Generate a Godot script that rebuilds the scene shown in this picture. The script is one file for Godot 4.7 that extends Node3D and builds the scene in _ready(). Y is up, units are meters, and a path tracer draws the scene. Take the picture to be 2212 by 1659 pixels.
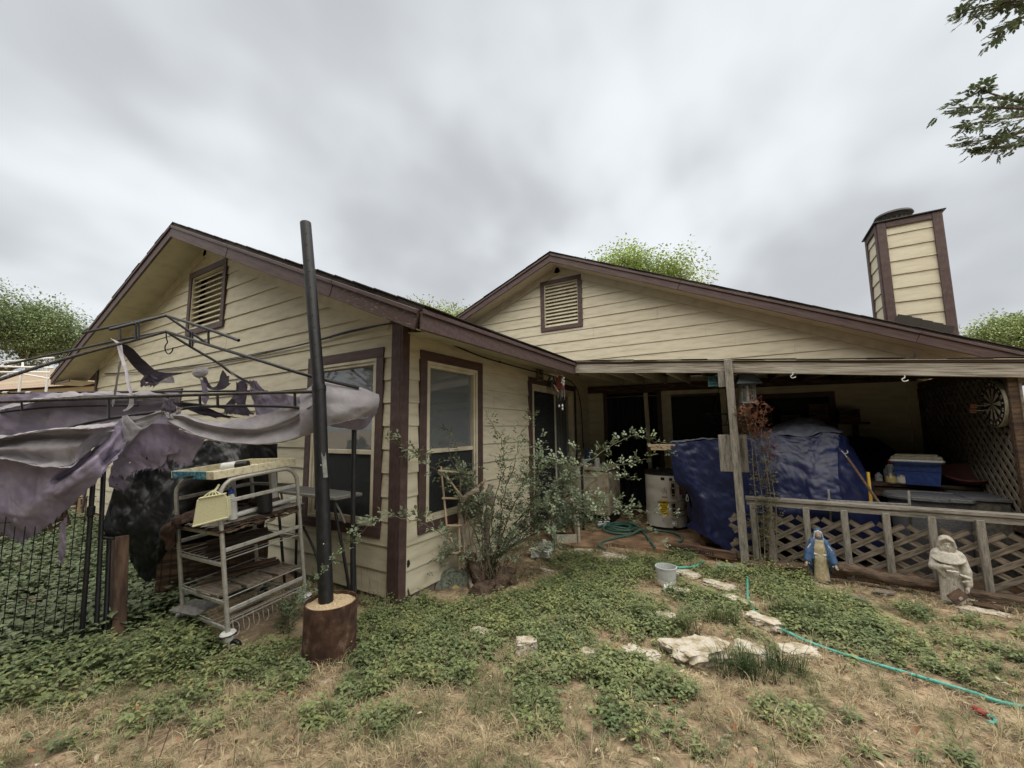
extends Node3D

var M := {}
var used := {}
var noise_a := FastNoiseLite.new()
var cache := {}
var chance := RandomNumberGenerator.new()


func _ready() -> void:
	noise_a.seed = 7
	noise_a.frequency = 1.0
	noise_a.fractal_octaves = 3
	chance.seed = 11
	camera_sky_sun()
	materials()
	setting()
	house()
	patio_cover()
	patio_things()
	gazebo()
	fence_side()
	cart()
	garden_things()
	plants()
	far_things()


func camera_sky_sun() -> void:
	var cam := Camera3D.new()
	cam.name = "camera"
	cam.fov = 2.0 * rad_to_deg(atan(829.5 / 861.0))
	cam.near = 0.05
	cam.far = 400.0
	cam.transform = Transform3D(Basis(Vector3.UP, deg_to_rad(30.6)) * Basis(Vector3.RIGHT, deg_to_rad(6.35)) * Basis(Vector3.BACK, deg_to_rad(-0.65)), Vector3(0, 1.6, 0))
	add_child(cam)
	cam.current = true
	var sun := DirectionalLight3D.new()
	sun.name = "sun"
	sun.light_energy = 0.5
	sun.light_color = Color(1.0, 0.97, 0.92)
	sun.light_angular_distance = 100.0
	sun.shadow_enabled = true
	add_child(sun)
	sun.look_at_from_position(Vector3(0.7, 4.8, 1.3), Vector3.ZERO, Vector3.UP)
	var e := Environment.new()
	e.background_mode = Environment.BG_SKY
	e.tonemap_mode = Environment.TONE_MAPPER_LINEAR
	e.tonemap_exposure = 3.5
	e.sdfgi_enabled = true
	e.ssao_enabled = true
	e.ssil_enabled = true
	var sky := Sky.new()
	var pano := PanoramaSkyMaterial.new()
	pano.panorama = overcast()
	sky.sky_material = pano
	e.sky = sky
	var we := WorldEnvironment.new()
	we.name = "overcast_sky"
	we.environment = e
	add_child(we)


# A grey overcast: one layer of cloud high above, seen in perspective, drawn out by the wind.
func overcast() -> ImageTexture:
	var w := 1024
	var h := 512
	var im := Image.create(w, h, false, Image.FORMAT_RGBF)
	var big := FastNoiseLite.new()
	big.seed = 31
	big.noise_type = FastNoiseLite.TYPE_SIMPLEX_SMOOTH
	big.frequency = 1.15
	big.fractal_octaves = 5
	big.fractal_gain = 0.47
	var fine := FastNoiseLite.new()
	fine.seed = 5
	fine.noise_type = FastNoiseLite.TYPE_SIMPLEX_SMOOTH
	fine.frequency = 1.3
	fine.fractal_octaves = 3
	var wind := Vector2(-0.28, -0.96)
	var across := Vector2(0.96, -0.28)
	for y in h:
		var up := (0.5 - (y + 0.5) / h) * PI
		for x in w:
			var c: Color
			if up > -0.02:
				# column 0 of a panorama looks along +z's far side: angle measured as Godot does
				var a := (x + 0.5) / w * TAU
				var d := Vector3(-sin(a) * cos(up), sin(up), cos(a) * cos(up))
				var p := Vector2(d.x, d.z) / (maxf(d.y, 0.0) + 0.42)
				var u := p.dot(wind)
				var v := p.dot(across)
				var n := big.get_noise_3d(u * 0.95, v * 1.2, 3.0)
				var m := fine.get_noise_3d(u * 1.3, v * 1.9, 9.0)
				var t := clampf(0.5 + n * 0.95 + m * 0.34, 0.0, 1.0)
				t = t * t * (3.0 - 2.0 * t)
				var low := exp(-maxf(d.y, 0.0) * 5.0)
				var g := lerpf(0.165, 0.265, t) * lerpf(1.0, 1.04, low)
				c = Color(g * 0.95, g * 0.995, g * 1.045)
			else:
				c = Color(0.16, 0.15, 0.12)
			im.set_pixel(x, y, c)
	return ImageTexture.create_from_image(im)


# ---------------------------------------------------------------- names
func numbered(called: String, parent: Node) -> String:
	var key := str(parent.get_instance_id()) + called
	var n: int = used.get(key, 0)
	used[key] = n + 1
	return called if n == 0 else "%s_%03d" % [called, n]


func thing(called: String, label: String, category: String, at := Vector3.ZERO, group := "") -> Node3D:
	var o := Node3D.new()
	o.name = numbered(called, self)
	o.position = at
	add_child(o, true)
	tag(o, label, category, group)
	return o


func tag(o: Node, label: String, category: String, group := "", kind := "") -> Node:
	if label:
		o.set_meta("label", label)
	if category:
		o.set_meta("category", category)
	if group:
		o.set_meta("group", group)
	if kind:
		o.set_meta("kind", kind)
	return o


func part(parent: Node, called: String, mesh: Mesh, m: Material, xf := Transform3D()) -> MeshInstance3D:
	var o := MeshInstance3D.new()
	o.name = numbered(called, parent)
	o.mesh = mesh
	o.material_override = m
	o.transform = xf
	parent.add_child(o, true)
	return o


func at(p: Vector3, b := Basis()) -> Transform3D:
	return Transform3D(b, p)


func turned(deg: float) -> Basis:
	return Basis(Vector3.UP, deg_to_rad(deg))


# ---------------------------------------------------------------- shapes
func bx(x: float, y: float, z: float, b := 0.004) -> Mesh:
	var key := "b%.4f,%.4f,%.4f,%.4f" % [x, y, z, b]
	if cache.has(key):
		return cache[key]
	b = minf(b, minf(x, minf(y, z)) * 0.3)
	var st := SurfaceTool.new()
	st.begin(Mesh.PRIMITIVE_TRIANGLES)
	st.set_smooth_group(-1)
	var h := Vector3(x, y, z) / 2.0
	var corner := func(sx: float, sy: float, sz: float, axis: int) -> Vector3:
		var s := Vector3(sx, sy, sz)
		var p := h - Vector3(b, b, b)
		p[axis] = h[axis]
		return p * s
	for axis in 3:
		var u := (axis + 1) % 3
		var v := (axis + 2) % 3
		for s in [-1.0, 1.0]:
			var q := []
			for k in [[-1, -1], [1, -1], [1, 1], [-1, 1]]:
				var t := Vector3.ZERO
				t[axis] = s
				t[u] = k[0]
				t[v] = k[1]
				q.append(corner.call(t.x, t.y, t.z, axis))
			quad_out(st, q[0], q[1], q[2], q[3])
		for su in [-1.0, 1.0]:
			for sv in [-1.0, 1.0]:
				var e := []
				for k in [[-1.0, u], [1.0, u], [1.0, v], [-1.0, v]]:
					var t := Vector3.ZERO
					t[axis] = k[0]
					t[u] = su
					t[v] = sv
					e.append(corner.call(t.x, t.y, t.z, k[1]))
				quad_out(st, e[0], e[1], e[2], e[3])
	for sx in [-1.0, 1.0]:
		for sy in [-1.0, 1.0]:
			for sz in [-1.0, 1.0]:
				tri_out(st, corner.call(sx, sy, sz, 0), corner.call(sx, sy, sz, 1), corner.call(sx, sy, sz, 2))
	st.generate_normals()
	cache[key] = st.commit()
	return cache[key]


func quad_out(st: SurfaceTool, a: Vector3, b: Vector3, c: Vector3, d: Vector3) -> void:
	tri_out(st, a, b, c)
	tri_out(st, a, c, d)


# a triangle of a convex shape round the origin, turned to face outwards (front faces are clockwise)
func tri_out(st: SurfaceTool, a: Vector3, b: Vector3, c: Vector3) -> void:
	var n := (b - a).cross(c - a)
	if n.dot(a + b + c) > 0.0:
		var t := b
		b = c
		c = t
	st.add_vertex(a)
	st.add_vertex(b)
	st.add_vertex(c)


func quad(st: SurfaceTool, a: Vector3, b: Vector3, c: Vector3, d: Vector3) -> void:
	for p in [a, b, c, a, c, d]:
		st.add_vertex(p)


func bar(parent: Node, called: String, a: Vector3, b: Vector3, hgt: float, dep: float, m: Material, up := Vector3.UP, bev := 0.004) -> MeshInstance3D:
	var x := (b - a).normalized()
	var z := x.cross(up).normalized()
	var y := z.cross(x).normalized()
	return part(parent, called, bx(a.distance_to(b), hgt, dep, bev), m, Transform3D(Basis(x, y, z), (a + b) / 2.0))


# smooth curve through points
func curve(pts: Array, n := 6, closed := false) -> PackedVector3Array:
	var out := PackedVector3Array()
	var c := pts.size()
	var last := c if closed else c - 1
	for i in last:
		var p0: Vector3 = pts[(i - 1 + c) % c] if closed else pts[maxi(i - 1, 0)]
		var p1: Vector3 = pts[i]
		var p2: Vector3 = pts[(i + 1) % c]
		var p3: Vector3 = pts[(i + 2) % c] if closed else pts[mini(i + 2, c - 1)]
		for k in n:
			out.append(p1.cubic_interpolate(p2, p0, p3, float(k) / n))
	if not closed:
		out.append(pts[c - 1])
	return out


func add_tube(st: SurfaceTool, pts: PackedVector3Array, r0: float, r1 := -1.0, sides := 8, rough := 0.0) -> void:
	if r1 < 0.0:
		r1 = r0
	var n := pts.size()
	var rings := []
	var ref := Vector3.UP
	if absf((pts[1] - pts[0]).normalized().dot(ref)) > 0.9:
		ref = Vector3.RIGHT
	for i in n:
		var d := (pts[mini(i + 1, n - 1)] - pts[maxi(i - 1, 0)]).normalized()
		var x := ref.cross(d).normalized()
		var y := d.cross(x).normalized()
		ref = y
		var r := lerpf(r0, r1, float(i) / (n - 1))
		var ring := PackedVector3Array()
		for k in sides:
			var a := TAU * k / sides
			var rr := r
			if rough > 0.0:
				rr *= 1.0 + rough * noise_a.get_noise_3d(pts[i].x * 9.0 + cos(a) * 2.0, pts[i].y * 9.0 + sin(a) * 2.0, pts[i].z * 9.0)
			ring.append(pts[i] + x * cos(a) * rr + y * sin(a) * rr)
		rings.append(ring)
	st.set_smooth_group(1)
	for i in n - 1:
		for k in sides:
			var k2 := (k + 1) % sides
			quad(st, rings[i][k], rings[i + 1][k], rings[i + 1][k2], rings[i][k2])
	st.set_smooth_group(-1)
	for k in range(1, sides - 1):
		for p in [rings[0][0], rings[0][k], rings[0][k + 1]]:
			st.add_vertex(p)
		for p in [rings[n - 1][0], rings[n - 1][k + 1], rings[n - 1][k]]:
			st.add_vertex(p)


func new_st() -> SurfaceTool:
	var st := SurfaceTool.new()
	st.begin(Mesh.PRIMITIVE_TRIANGLES)
	return st


func done(st: SurfaceTool) -> Mesh:
	st.generate_normals()
	return st.commit()


func tube(pts: PackedVector3Array, r0: float, r1 := -1.0, sides := 8, rough := 0.0) -> Mesh:
	var st := new_st()
	add_tube(st, pts, r0, r1, sides, rough)
	return done(st)


func pipe(parent: Node, called: String, a: Vector3, b: Vector3, r: float, m: Material, sides := 10) -> MeshInstance3D:
	return part(parent, called, tube(PackedVector3Array([a, a.lerp(b, 0.5), b]), r, r, sides), m)


func add_lathe(st: SurfaceTool, prof: Array, sides: int, origin := Vector3.ZERO, b := Basis()) -> void:
	# prof: Vector2(radius, height), from the bottom outside up; smooth groups change at sharp profile corners
	for i in prof.size() - 1:
		var sg := i + 2
		st.set_smooth_group(sg)
		for k in sides:
			var a0 := TAU * k / sides
			var a1 := TAU * (k + 1) / sides
			var p := []
			for t in [[prof[i], a0], [prof[i + 1], a0], [prof[i + 1], a1], [prof[i], a1]]:
				p.append(origin + b * Vector3(t[0].x * cos(t[1]), t[0].y, t[0].x * sin(t[1])))
			quad(st, p[0], p[3], p[2], p[1])


func lathe(prof: Array, sides := 20) -> Mesh:
	var st := new_st()
	add_lathe(st, prof, sides)
	return done(st)


# a flat polygon (x, y) pushed out along z from z0 to z1
func add_prism(st: SurfaceTool, poly: PackedVector2Array, z0: float, z1: float) -> void:
	st.set_smooth_group(-1)
	if Geometry2D.is_polygon_clockwise(poly):
		poly.reverse()
	var tri := Geometry2D.triangulate_polygon(poly)
	for i in range(0, tri.size(), 3):
		var a := poly[tri[i]]
		var b := poly[tri[i + 1]]
		var c := poly[tri[i + 2]]
		if (b - a).cross(c - a) < 0.0:
			var t := b
			b = c
			c = t
		for p in [a, c, b]:
			st.add_vertex(Vector3(p.x, p.y, z1))
		for p in [a, b, c]:
			st.add_vertex(Vector3(p.x, p.y, z0))
	for i in poly.size():
		var a := poly[i]
		var b := poly[(i + 1) % poly.size()]
		quad(st, Vector3(a.x, a.y, z1), Vector3(b.x, b.y, z1), Vector3(b.x, b.y, z0), Vector3(a.x, a.y, z0))


func prism(poly: PackedVector2Array, z0: float, z1: float) -> Mesh:
	var st := new_st()
	add_prism(st, poly, z0, z1)
	return done(st)


# a sheet of cloth through rows of points; tear frays the last row, holes leave gaps
func cloth(rows: Array, nu: int, nv: int, amp: float, freq: float, tear := 0.0, seed_at := 0.0, tear_first := 0.0, holes := 0.0) -> Mesh:
	var cols := []
	for r in rows:
		cols.append(curve(r, maxi(1, int(ceil(float(nu) / maxi(1, r.size() - 1))))))
	var grid := []
	var nr := cols.size()
	for j in nv + 1:
		var t := float(j) / nv * (nr - 1)
		var k := mini(int(t), nr - 2)
		var f := t - k
		var line := PackedVector3Array()
		for i in nu + 1:
			var s := float(i) / nu
			var q := []
			for kk in [maxi(k - 1, 0), k, k + 1, mini(k + 2, nr - 1)]:
				var c: PackedVector3Array = cols[kk]
				var x := s * (c.size() - 1)
				var a := mini(int(x), c.size() - 2)
				q.append(c[a].lerp(c[a + 1], x - a))
			line.append((q[1] as Vector3).cubic_interpolate(q[2], q[0], q[3], f))
		grid.append(line)
	var flat := []
	for j in nv + 1:
		var line := PackedVector3Array()
		for i in nu + 1:
			var du: Vector3 = grid[j][mini(i + 1, nu)] - grid[j][maxi(i - 1, 0)]
			var dv: Vector3 = grid[mini(j + 1, nv)][i] - grid[maxi(j - 1, 0)][i]
			var n := du.cross(dv).normalized()
			var p: Vector3 = grid[j][i]
			var w := noise_a.get_noise_3d(p.x * freq + seed_at, p.y * freq * 0.7, p.z * freq)
			var crease := 1.0 - absf(noise_a.get_noise_3d(p.x * freq * 0.6 + 20.0 + seed_at, p.y * freq * 0.6, p.z * freq * 0.6)) * 3.0
			var fine := 1.0 - absf(noise_a.get_noise_3d(p.x * freq * 2.6 + seed_at, p.y * freq * 1.3 + 9.0, p.z * freq * 2.6)) * 5.0
			p += n * amp * (w + 0.6 * maxf(crease, 0.0) + 0.28 * maxf(fine, 0.0))
			if j == nv and tear > 0.0:
				p += dv.normalized() * tear * (noise_a.get_noise_2d(i * 0.9 + seed_at * 7.0, 3.0) * 1.2 + chance.randf_range(-0.5, 0.5))
			if j == 0 and tear_first > 0.0:
				p -= dv.normalized() * tear_first * (noise_a.get_noise_2d(i * 0.9 + seed_at * 5.0, 8.0) * 1.2 + chance.randf_range(-0.5, 0.5))
			line.append(p)
		flat.append(line)
	var st := new_st()
	if tear > 0.015:
		# loose threads along the torn edge
		st.set_smooth_group(-1)
		for i in nu:
			for s in 2:
				var a: Vector3 = flat[nv][i].lerp(flat[nv][i + 1], chance.randf())
				var d: Vector3 = (flat[nv][i] - flat[nv - 1][i]).normalized() + Vector3(chance.randf_range(-0.6, 0.6), chance.randf_range(-0.7, 0.1), chance.randf_range(-0.4, 0.4))
				var b := a + d * tear * chance.randf_range(0.15, 0.7)
				var q: Vector3 = (flat[nv][i + 1] - flat[nv][i]).normalized() * 0.0022
				for p in [a - q, b, a + q]:
					st.add_vertex(p)
	st.set_smooth_group(1)
	for j in nv:
		for i in nu:
			if holes > 0.0 and j > nv * 0.5:
				var hn := noise_a.get_noise_2d(i * 0.23 + seed_at * 3.0, j * 0.23 + 40.0)
				if hn > 0.62 - holes and j > 1:
					continue
			quad(st, flat[j][i], flat[j][i + 1], flat[j + 1][i + 1], flat[j + 1][i])
	return done(st)


func rock(size: Vector3, sd: float, flat_top := 0.0, detail := 3) -> Mesh:
	var st := new_st()
	var n := 4 + detail * 3
	st.set_smooth_group(-1)
	var p := func(face: int, u: float, v: float) -> Vector3:
		var q := Vector3.ZERO
		var s := 1.0 if face % 2 == 0 else -1.0
		q[face / 2] = s
		q[(face / 2 + 1) % 3] = u * s
		q[(face / 2 + 2) % 3] = v
		var d := q.normalized().lerp(q * 0.72, 0.45)
		var w := noise_a.get_noise_3d(d.x * 1.1 + sd * 13.7, d.y * 1.1 + sd, d.z * 1.1) * 0.55
		var w2 := noise_a.get_noise_3d(d.x * 4.0 + sd * 3.1, d.y * 7.0, d.z * 4.0 + 5.0) * 0.16
		d *= 1.0 + w + w2
		if flat_top > 0.0 and d.y > flat_top:
			d.y = flat_top + (d.y - flat_top) * 0.15
		return Vector3(d.x * size.x, d.y * size.y, d.z * size.z)
	for f in 6:
		for i in n:
			for j in n:
				var a: Vector3 = p.call(f, -1.0 + 2.0 * i / n, -1.0 + 2.0 * j / n)
				var b: Vector3 = p.call(f, -1.0 + 2.0 * (i + 1) / n, -1.0 + 2.0 * j / n)
				var c: Vector3 = p.call(f, -1.0 + 2.0 * (i + 1) / n, -1.0 + 2.0 * (j + 1) / n)
				var d: Vector3 = p.call(f, -1.0 + 2.0 * i / n, -1.0 + 2.0 * (j + 1) / n)
				quad(st, a, d, c, b)
	return done(st)


func many(parent: Node, called: String, mesh: Mesh, m: Material, xfs: Array, tints: Array) -> MultiMeshInstance3D:
	var mm := MultiMesh.new()
	mm.transform_format = MultiMesh.TRANSFORM_3D
	mm.use_colors = true
	mm.mesh = mesh
	mm.instance_count = xfs.size()
	for i in xfs.size():
		mm.set_instance_transform(i, xfs[i])
		mm.set_instance_color(i, tints[i])
	var o := MultiMeshInstance3D.new()
	o.name = numbered(called, parent)
	o.multimesh = mm
	o.material_override = m
	parent.add_child(o, true)
	o.set_meta("kind", "stuff")
	return o


func words(parent: Node, called: String, text: String, height: float, m: Material, xf: Transform3D, depth := 0.002, font := "Droid Sans") -> MeshInstance3D:
	var t := TextMesh.new()
	var f := SystemFont.new()
	f.font_names = PackedStringArray([font])
	f.font_weight = 700
	t.font = f
	t.text = text
	t.font_size = 32
	t.pixel_size = height / 24.0
	t.depth = depth
	t.curve_step = 3.0
	return part(parent, called, t, m, xf)


# ---------------------------------------------------------------- materials
func noise_tex(ramp: Array, freq: float, oct := 4, kind := 1, sd := 1, warp := 0.0, size := 512) -> NoiseTexture2D:
	# ramp: [position, colour, position, colour, ...]
	var n := FastNoiseLite.new()
	n.seed = sd
	n.noise_type = [FastNoiseLite.TYPE_SIMPLEX, FastNoiseLite.TYPE_SIMPLEX_SMOOTH, FastNoiseLite.TYPE_CELLULAR, FastNoiseLite.TYPE_VALUE][kind]
	n.frequency = freq
	n.fractal_octaves = oct
	if warp > 0.0:
		n.domain_warp_enabled = true
		n.domain_warp_amplitude = warp
		n.domain_warp_frequency = freq * 1.5
	var g := Gradient.new()
	var offs := PackedFloat32Array()
	var cols := PackedColorArray()
	for i in range(0, ramp.size(), 2):
		offs.append(ramp[i])
		cols.append(Color(ramp[i + 1]) if ramp[i + 1] is String else ramp[i + 1])
	g.offsets = offs
	g.colors = cols
	var t := NoiseTexture2D.new()
	t.width = size
	t.height = size
	t.seamless = true
	t.noise = n
	t.color_ramp = g
	return t


func plain(c: String, rough := 0.7, metal := 0.0) -> StandardMaterial3D:
	var m := StandardMaterial3D.new()
	m.albedo_color = Color(c)
	m.roughness = rough
	m.metallic = metal
	return m


func textured(t: Texture2D, scale: Vector3, rough := 0.8, bump: Texture2D = null, bump_cm := 0.0, world := false) -> StandardMaterial3D:
	var m := StandardMaterial3D.new()
	m.albedo_texture = t
	m.roughness = rough
	m.uv1_triplanar = true
	m.uv1_world_triplanar = world
	m.uv1_scale = scale
	if bump:
		m.heightmap_enabled = true
		m.heightmap_texture = bump
		m.heightmap_scale = bump_cm
	return m


func leafy(rough := 0.55) -> StandardMaterial3D:
	var m := StandardMaterial3D.new()
	m.albedo_color = Color.WHITE
	m.vertex_color_use_as_albedo = true
	m.roughness = rough
	m.backlight_enabled = true
	m.backlight = Color(0.6, 0.6, 0.6)
	return m


func materials() -> void:
	var grey := [0.0, Color(0, 0, 0), 1.0, Color(1, 1, 1)]
	var grain := noise_tex([0.0, Color(0.0, 0.0, 0.0), 0.35, Color(0.5, 0.5, 0.5), 0.42, Color(0.15, 0.15, 0.15), 0.5, Color(0.62, 0.62, 0.62), 1.0, Color(1, 1, 1)], 0.012, 4, 1, 4, 18.0)
	var pores := noise_tex(grey, 0.05, 4, 1, 8)
	var lumps := noise_tex(grey, 0.02, 5, 1, 12)
	M.siding = textured(noise_tex([0.0, "#aba38c", 0.28, "#bfb79f", 0.5, "#c6bea6", 0.78, "#cbc4ad", 1.0, "#bbb198"], 0.009, 5, 1, 21), Vector3(0.35, 0.8, 0.35), 0.62, grain, 0.12, true)
	M.siding.uv1_scale = Vector3(0.4, 2.2, 0.4)
	M.cream = textured(noise_tex([0.0, "#b0a890", 0.5, "#c2baa2", 1.0, "#c8c0a9"], 0.01, 4, 1, 22), Vector3(0.7, 0.7, 0.7), 0.65, pores, 0.04, true)
	M.vinyl = textured(noise_tex([0.0, "#b5ab92", 0.5, "#c9c1a9", 1.0, "#d0c8b2"], 0.012, 4, 1, 23), Vector3(0.8, 0.8, 0.8), 0.45)
	M.brown = textured(noise_tex([0.0, "#3d2d2b", 0.4, "#4b3835", 0.75, "#52403c", 1.0, "#61504a"], 0.011, 5, 1, 24), Vector3(0.5, 3.0, 3.0), 0.6, grain, 0.14)
	M.brown_upright = textured(M.brown.albedo_texture, Vector3(3.0, 1.6, 3.0), 0.6, grain, 0.12)
	M.brown_peeling = textured(noise_tex([0.0, "#463532", 0.5, "#503d39", 0.8, "#5a4642", 0.82, "#8d8276", 1.0, "#a89f90"], 0.02, 6, 1, 31), Vector3(1.2, 5.0, 5.0), 0.7, grain, 0.18)
	M.beam = textured(noise_tex([0.0, "#5c5047", 0.25, "#857d71", 0.45, "#a29b8e", 0.6, "#b0aa9e", 0.75, "#938b7f", 0.86, "#75695e", 1.0, "#574942"], 0.012, 6, 1, 33, 8.0), Vector3(0.22, 5.0, 5.0), 0.85, grain, 0.35)
	M.grey_wood = textured(noise_tex([0.0, "#4b473f", 0.35, "#6d695f", 0.5, "#89837a", 0.62, "#746f66", 0.7, "#979187", 1.0, "#595550"], 0.009, 4, 1, 35, 26.0), Vector3(0.5, 4.0, 4.0), 0.88, grain, 0.3)
	M.lattice = textured(noise_tex([0.0, "#4a4138", 0.4, "#665c4f", 0.6, "#786e61", 1.0, "#8b8172"], 0.012, 4, 1, 36, 14.0), Vector3(0.9, 5.0, 5.0), 0.88, grain, 0.15)
	M.dark_wood = textured(noise_tex([0.0, "#2b211b", 0.45, "#463528", 0.7, "#5b4735", 1.0, "#6f5844"], 0.011, 4, 1, 37, 18.0), Vector3(0.6, 4.0, 4.0), 0.88, grain, 0.3)
	M.red_wood = textured(noise_tex([0.0, "#32241c", 0.4, "#4d392c", 0.6, "#5f4a39", 1.0, "#71594a"], 0.009, 4, 1, 38, 30.0), Vector3(0.6, 3.0, 3.0), 0.8, grain, 0.2)
	M.new_wood = textured(noise_tex([0.0, "#84705a", 0.4, "#a18b72", 0.6, "#b39d84", 1.0, "#c0ad96"], 0.01, 4, 1, 39, 16.0), Vector3(0.6, 5.0, 5.0), 0.8, grain, 0.15)
	M.old_log = textured(noise_tex([0.0, "#2e241d", 0.4, "#544538", 0.55, "#6c5b4b", 0.7, "#4b3d31", 1.0, "#8a7a67"], 0.012, 5, 1, 40, 24.0), Vector3(0.7, 4.0, 4.0), 0.95, grain, 1.2)
	M.bark = textured(noise_tex([0.0, "#3a322a", 0.5, "#6a5d50", 1.0, "#8c7f70"], 0.02, 5, 1, 41), Vector3(3, 1, 3), 0.95, lumps, 0.8)
	M.driftwood = textured(noise_tex([0.0, "#6b6256", 0.5, "#958a7c", 1.0, "#b3a898"], 0.012, 4, 1, 42, 20.0), Vector3(1, 6, 1), 0.9, grain, 0.4)
	M.shingle = textured(noise_tex([0.0, "#231f1c", 0.5, "#3b3531", 1.0, "#57504a"], 0.09, 3, 1, 43), Vector3(1.6, 1.6, 1.6), 0.95, pores, 0.2)
	M.tan_shingle = textured(noise_tex([0.0, "#6f5f50", 0.5, "#8f7e6c", 1.0, "#a89784"], 0.06, 3, 1, 44), Vector3(0.8, 0.8, 0.8), 0.95, pores, 0.2)
	M.dirt = textured(noise_tex([0.0, "#4d3f33", 0.3, "#7d6b57", 0.42, "#9e8a70", 0.5, "#8c7860", 0.58, "#ae9b81", 0.7, "#9b876d", 1.0, "#c7b69e"], 0.016, 7, 1, 45, 12.0), Vector3(0.37, 0.37, 0.37), 0.97, noise_tex(grey, 0.05, 6, 1, 46), 2.2, true)
	M.concrete = textured(noise_tex([0.0, "#4c3b2c", 0.35, "#6e5641", 0.55, "#80674e", 0.8, "#937a60", 1.0, "#a28b71"], 0.01, 6, 1, 47), Vector3(0.6, 0.6, 0.6), 0.9, pores, 0.2, true)
	M.footing = textured(noise_tex([0.0, "#6f675b", 0.5, "#8d8576", 1.0, "#a39b8c"], 0.015, 5, 1, 48), Vector3(0.8, 0.8, 0.8), 0.92, pores, 0.2, true)
	M.limestone = textured(noise_tex([0.0, "#7d6f58", 0.3, "#9c9079", 0.5, "#b3aa98", 0.75, "#c0bab0", 1.0, "#a5926f"], 0.014, 6, 1, 49), Vector3(1.4, 1.4, 1.4), 0.92, lumps, 1.2)
	M.grey_stone = textured(noise_tex([0.0, "#4b443c", 0.5, "#6f665b", 1.0, "#958b7d"], 0.02, 6, 1, 50), Vector3(1.6, 1.6, 1.6), 0.93, lumps, 1.0)
	M.rust = textured(noise_tex([0.0, "#241813", 0.3, "#38251c", 0.5, "#4a3124", 0.72, "#5a4233", 0.86, "#7c6857", 1.0, "#3c281e"], 0.016, 6, 1, 51), Vector3(1.3, 1.0, 1.3), 0.85, pores, 0.15)
	M.black_steel = textured(noise_tex([0.0, "#0e0f10", 0.5, "#17181a", 0.8, "#222325", 1.0, "#38352f"], 0.02, 5, 1, 52), Vector3(2, 1, 2), 0.5, pores, 0.03)
	M.rusty_steel = textured(noise_tex([0.0, "#131415", 0.45, "#1f1f1e", 0.6, "#41372d", 0.8, "#5f4d3c", 1.0, "#2f2b27"], 0.02, 5, 1, 53), Vector3(3, 3, 3), 0.65, pores, 0.04)
	M.cart_metal = textured(noise_tex([0.0, "#8a8880", 0.4, "#a3a199", 0.75, "#b0aea6", 0.92, "#968d7f", 1.0, "#6f5f4f"], 0.02, 5, 1, 54), Vector3(2.2, 2.2, 2.2), 0.5)
	M.cart_metal.metallic = 0.25
	M.steel = plain("#8d8d8a", 0.4, 0.8)
	M.mill_plate = textured(noise_tex([0.0, "#5b5a56", 0.5, "#7b7a76", 1.0, "#94928c"], 0.02, 4, 1, 55), Vector3(2, 2, 2), 0.55)
	M.black_film = textured(noise_tex([0.0, "#0d0e10", 0.5, "#17181b", 1.0, "#26272a"], 0.015, 4, 1, 56), Vector3(2, 2, 2), 0.48, noise_tex(grey, 0.03, 3, 1, 57, 30.0), 0.06)
	M.purple = textured(noise_tex([0.0, "#6e6578", 0.4, "#867d91", 0.6, "#938a9d", 0.8, "#a49dac", 1.0, "#7f768a"], 0.008, 5, 1, 58), Vector3(0.8, 0.8, 0.8), 0.9, noise_tex(grey, 0.3, 2, 1, 59), 0.06)
	M.faded = textured(noise_tex([0.0, "#7f7a80", 0.4, "#98949a", 0.65, "#aba8ab", 1.0, "#8c8590"], 0.008, 5, 1, 60), Vector3(0.8, 0.8, 0.8), 0.9, M.purple.heightmap_texture, 0.06)
	for m in [M.purple, M.faded]:
		m.backlight_enabled = true
		m.backlight = Color(0.6, 0.6, 0.6)
	M.dark_cloth = textured(noise_tex([0.0, "#37323b", 0.5, "#4d4652", 1.0, "#5e5663"], 0.01, 5, 1, 61), Vector3(1, 1, 1), 0.95)
	M.brown_cloth = textured(noise_tex([0.0, "#2c201b", 0.5, "#413029", 1.0, "#564139"], 0.012, 4, 1, 62), Vector3(2, 2, 2), 0.95)
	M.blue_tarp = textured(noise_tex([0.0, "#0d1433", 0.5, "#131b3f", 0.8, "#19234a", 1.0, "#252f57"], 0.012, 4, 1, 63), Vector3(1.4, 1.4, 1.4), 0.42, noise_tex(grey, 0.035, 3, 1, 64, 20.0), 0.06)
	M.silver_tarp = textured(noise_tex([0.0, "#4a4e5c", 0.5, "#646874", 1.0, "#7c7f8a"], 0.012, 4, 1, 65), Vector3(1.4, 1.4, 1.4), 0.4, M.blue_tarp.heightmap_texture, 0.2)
	M.white_enamel = textured(noise_tex([0.0, "#a39d92", 0.3, "#c2beb6", 0.55, "#cfccc6", 1.0, "#d6d3cd"], 0.007, 6, 1, 66), Vector3(0.8, 0.8, 0.8), 0.3)
	M.dirty_enamel = textured(noise_tex([0.0, "#6d5d4b", 0.3, "#948876", 0.55, "#b0a695", 1.0, "#beb5a5"], 0.012, 6, 1, 67), Vector3(0.9, 0.9, 0.9), 0.5)
	M.black = plain("#121212", 0.5)
	M.gap_shade = plain("#15120f", 0.95)  # near-black that puts the shade inside gaps and holes into the colour
	M.interior = plain("#6f675c", 0.95)
	M.glass = plain("#c4cccf", 0.04)
	M.glass.transparency = BaseMaterial3D.TRANSPARENCY_ALPHA
	M.glass.albedo_color.a = 0.12
	M.screen = plain("#2a2d2f", 0.8)
	M.screen.transparency = BaseMaterial3D.TRANSPARENCY_ALPHA
	M.screen.albedo_color.a = 0.72
	M.blind = plain("#a29c90", 0.7)
	M.curtain = plain("#24252c", 0.95)
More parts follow.
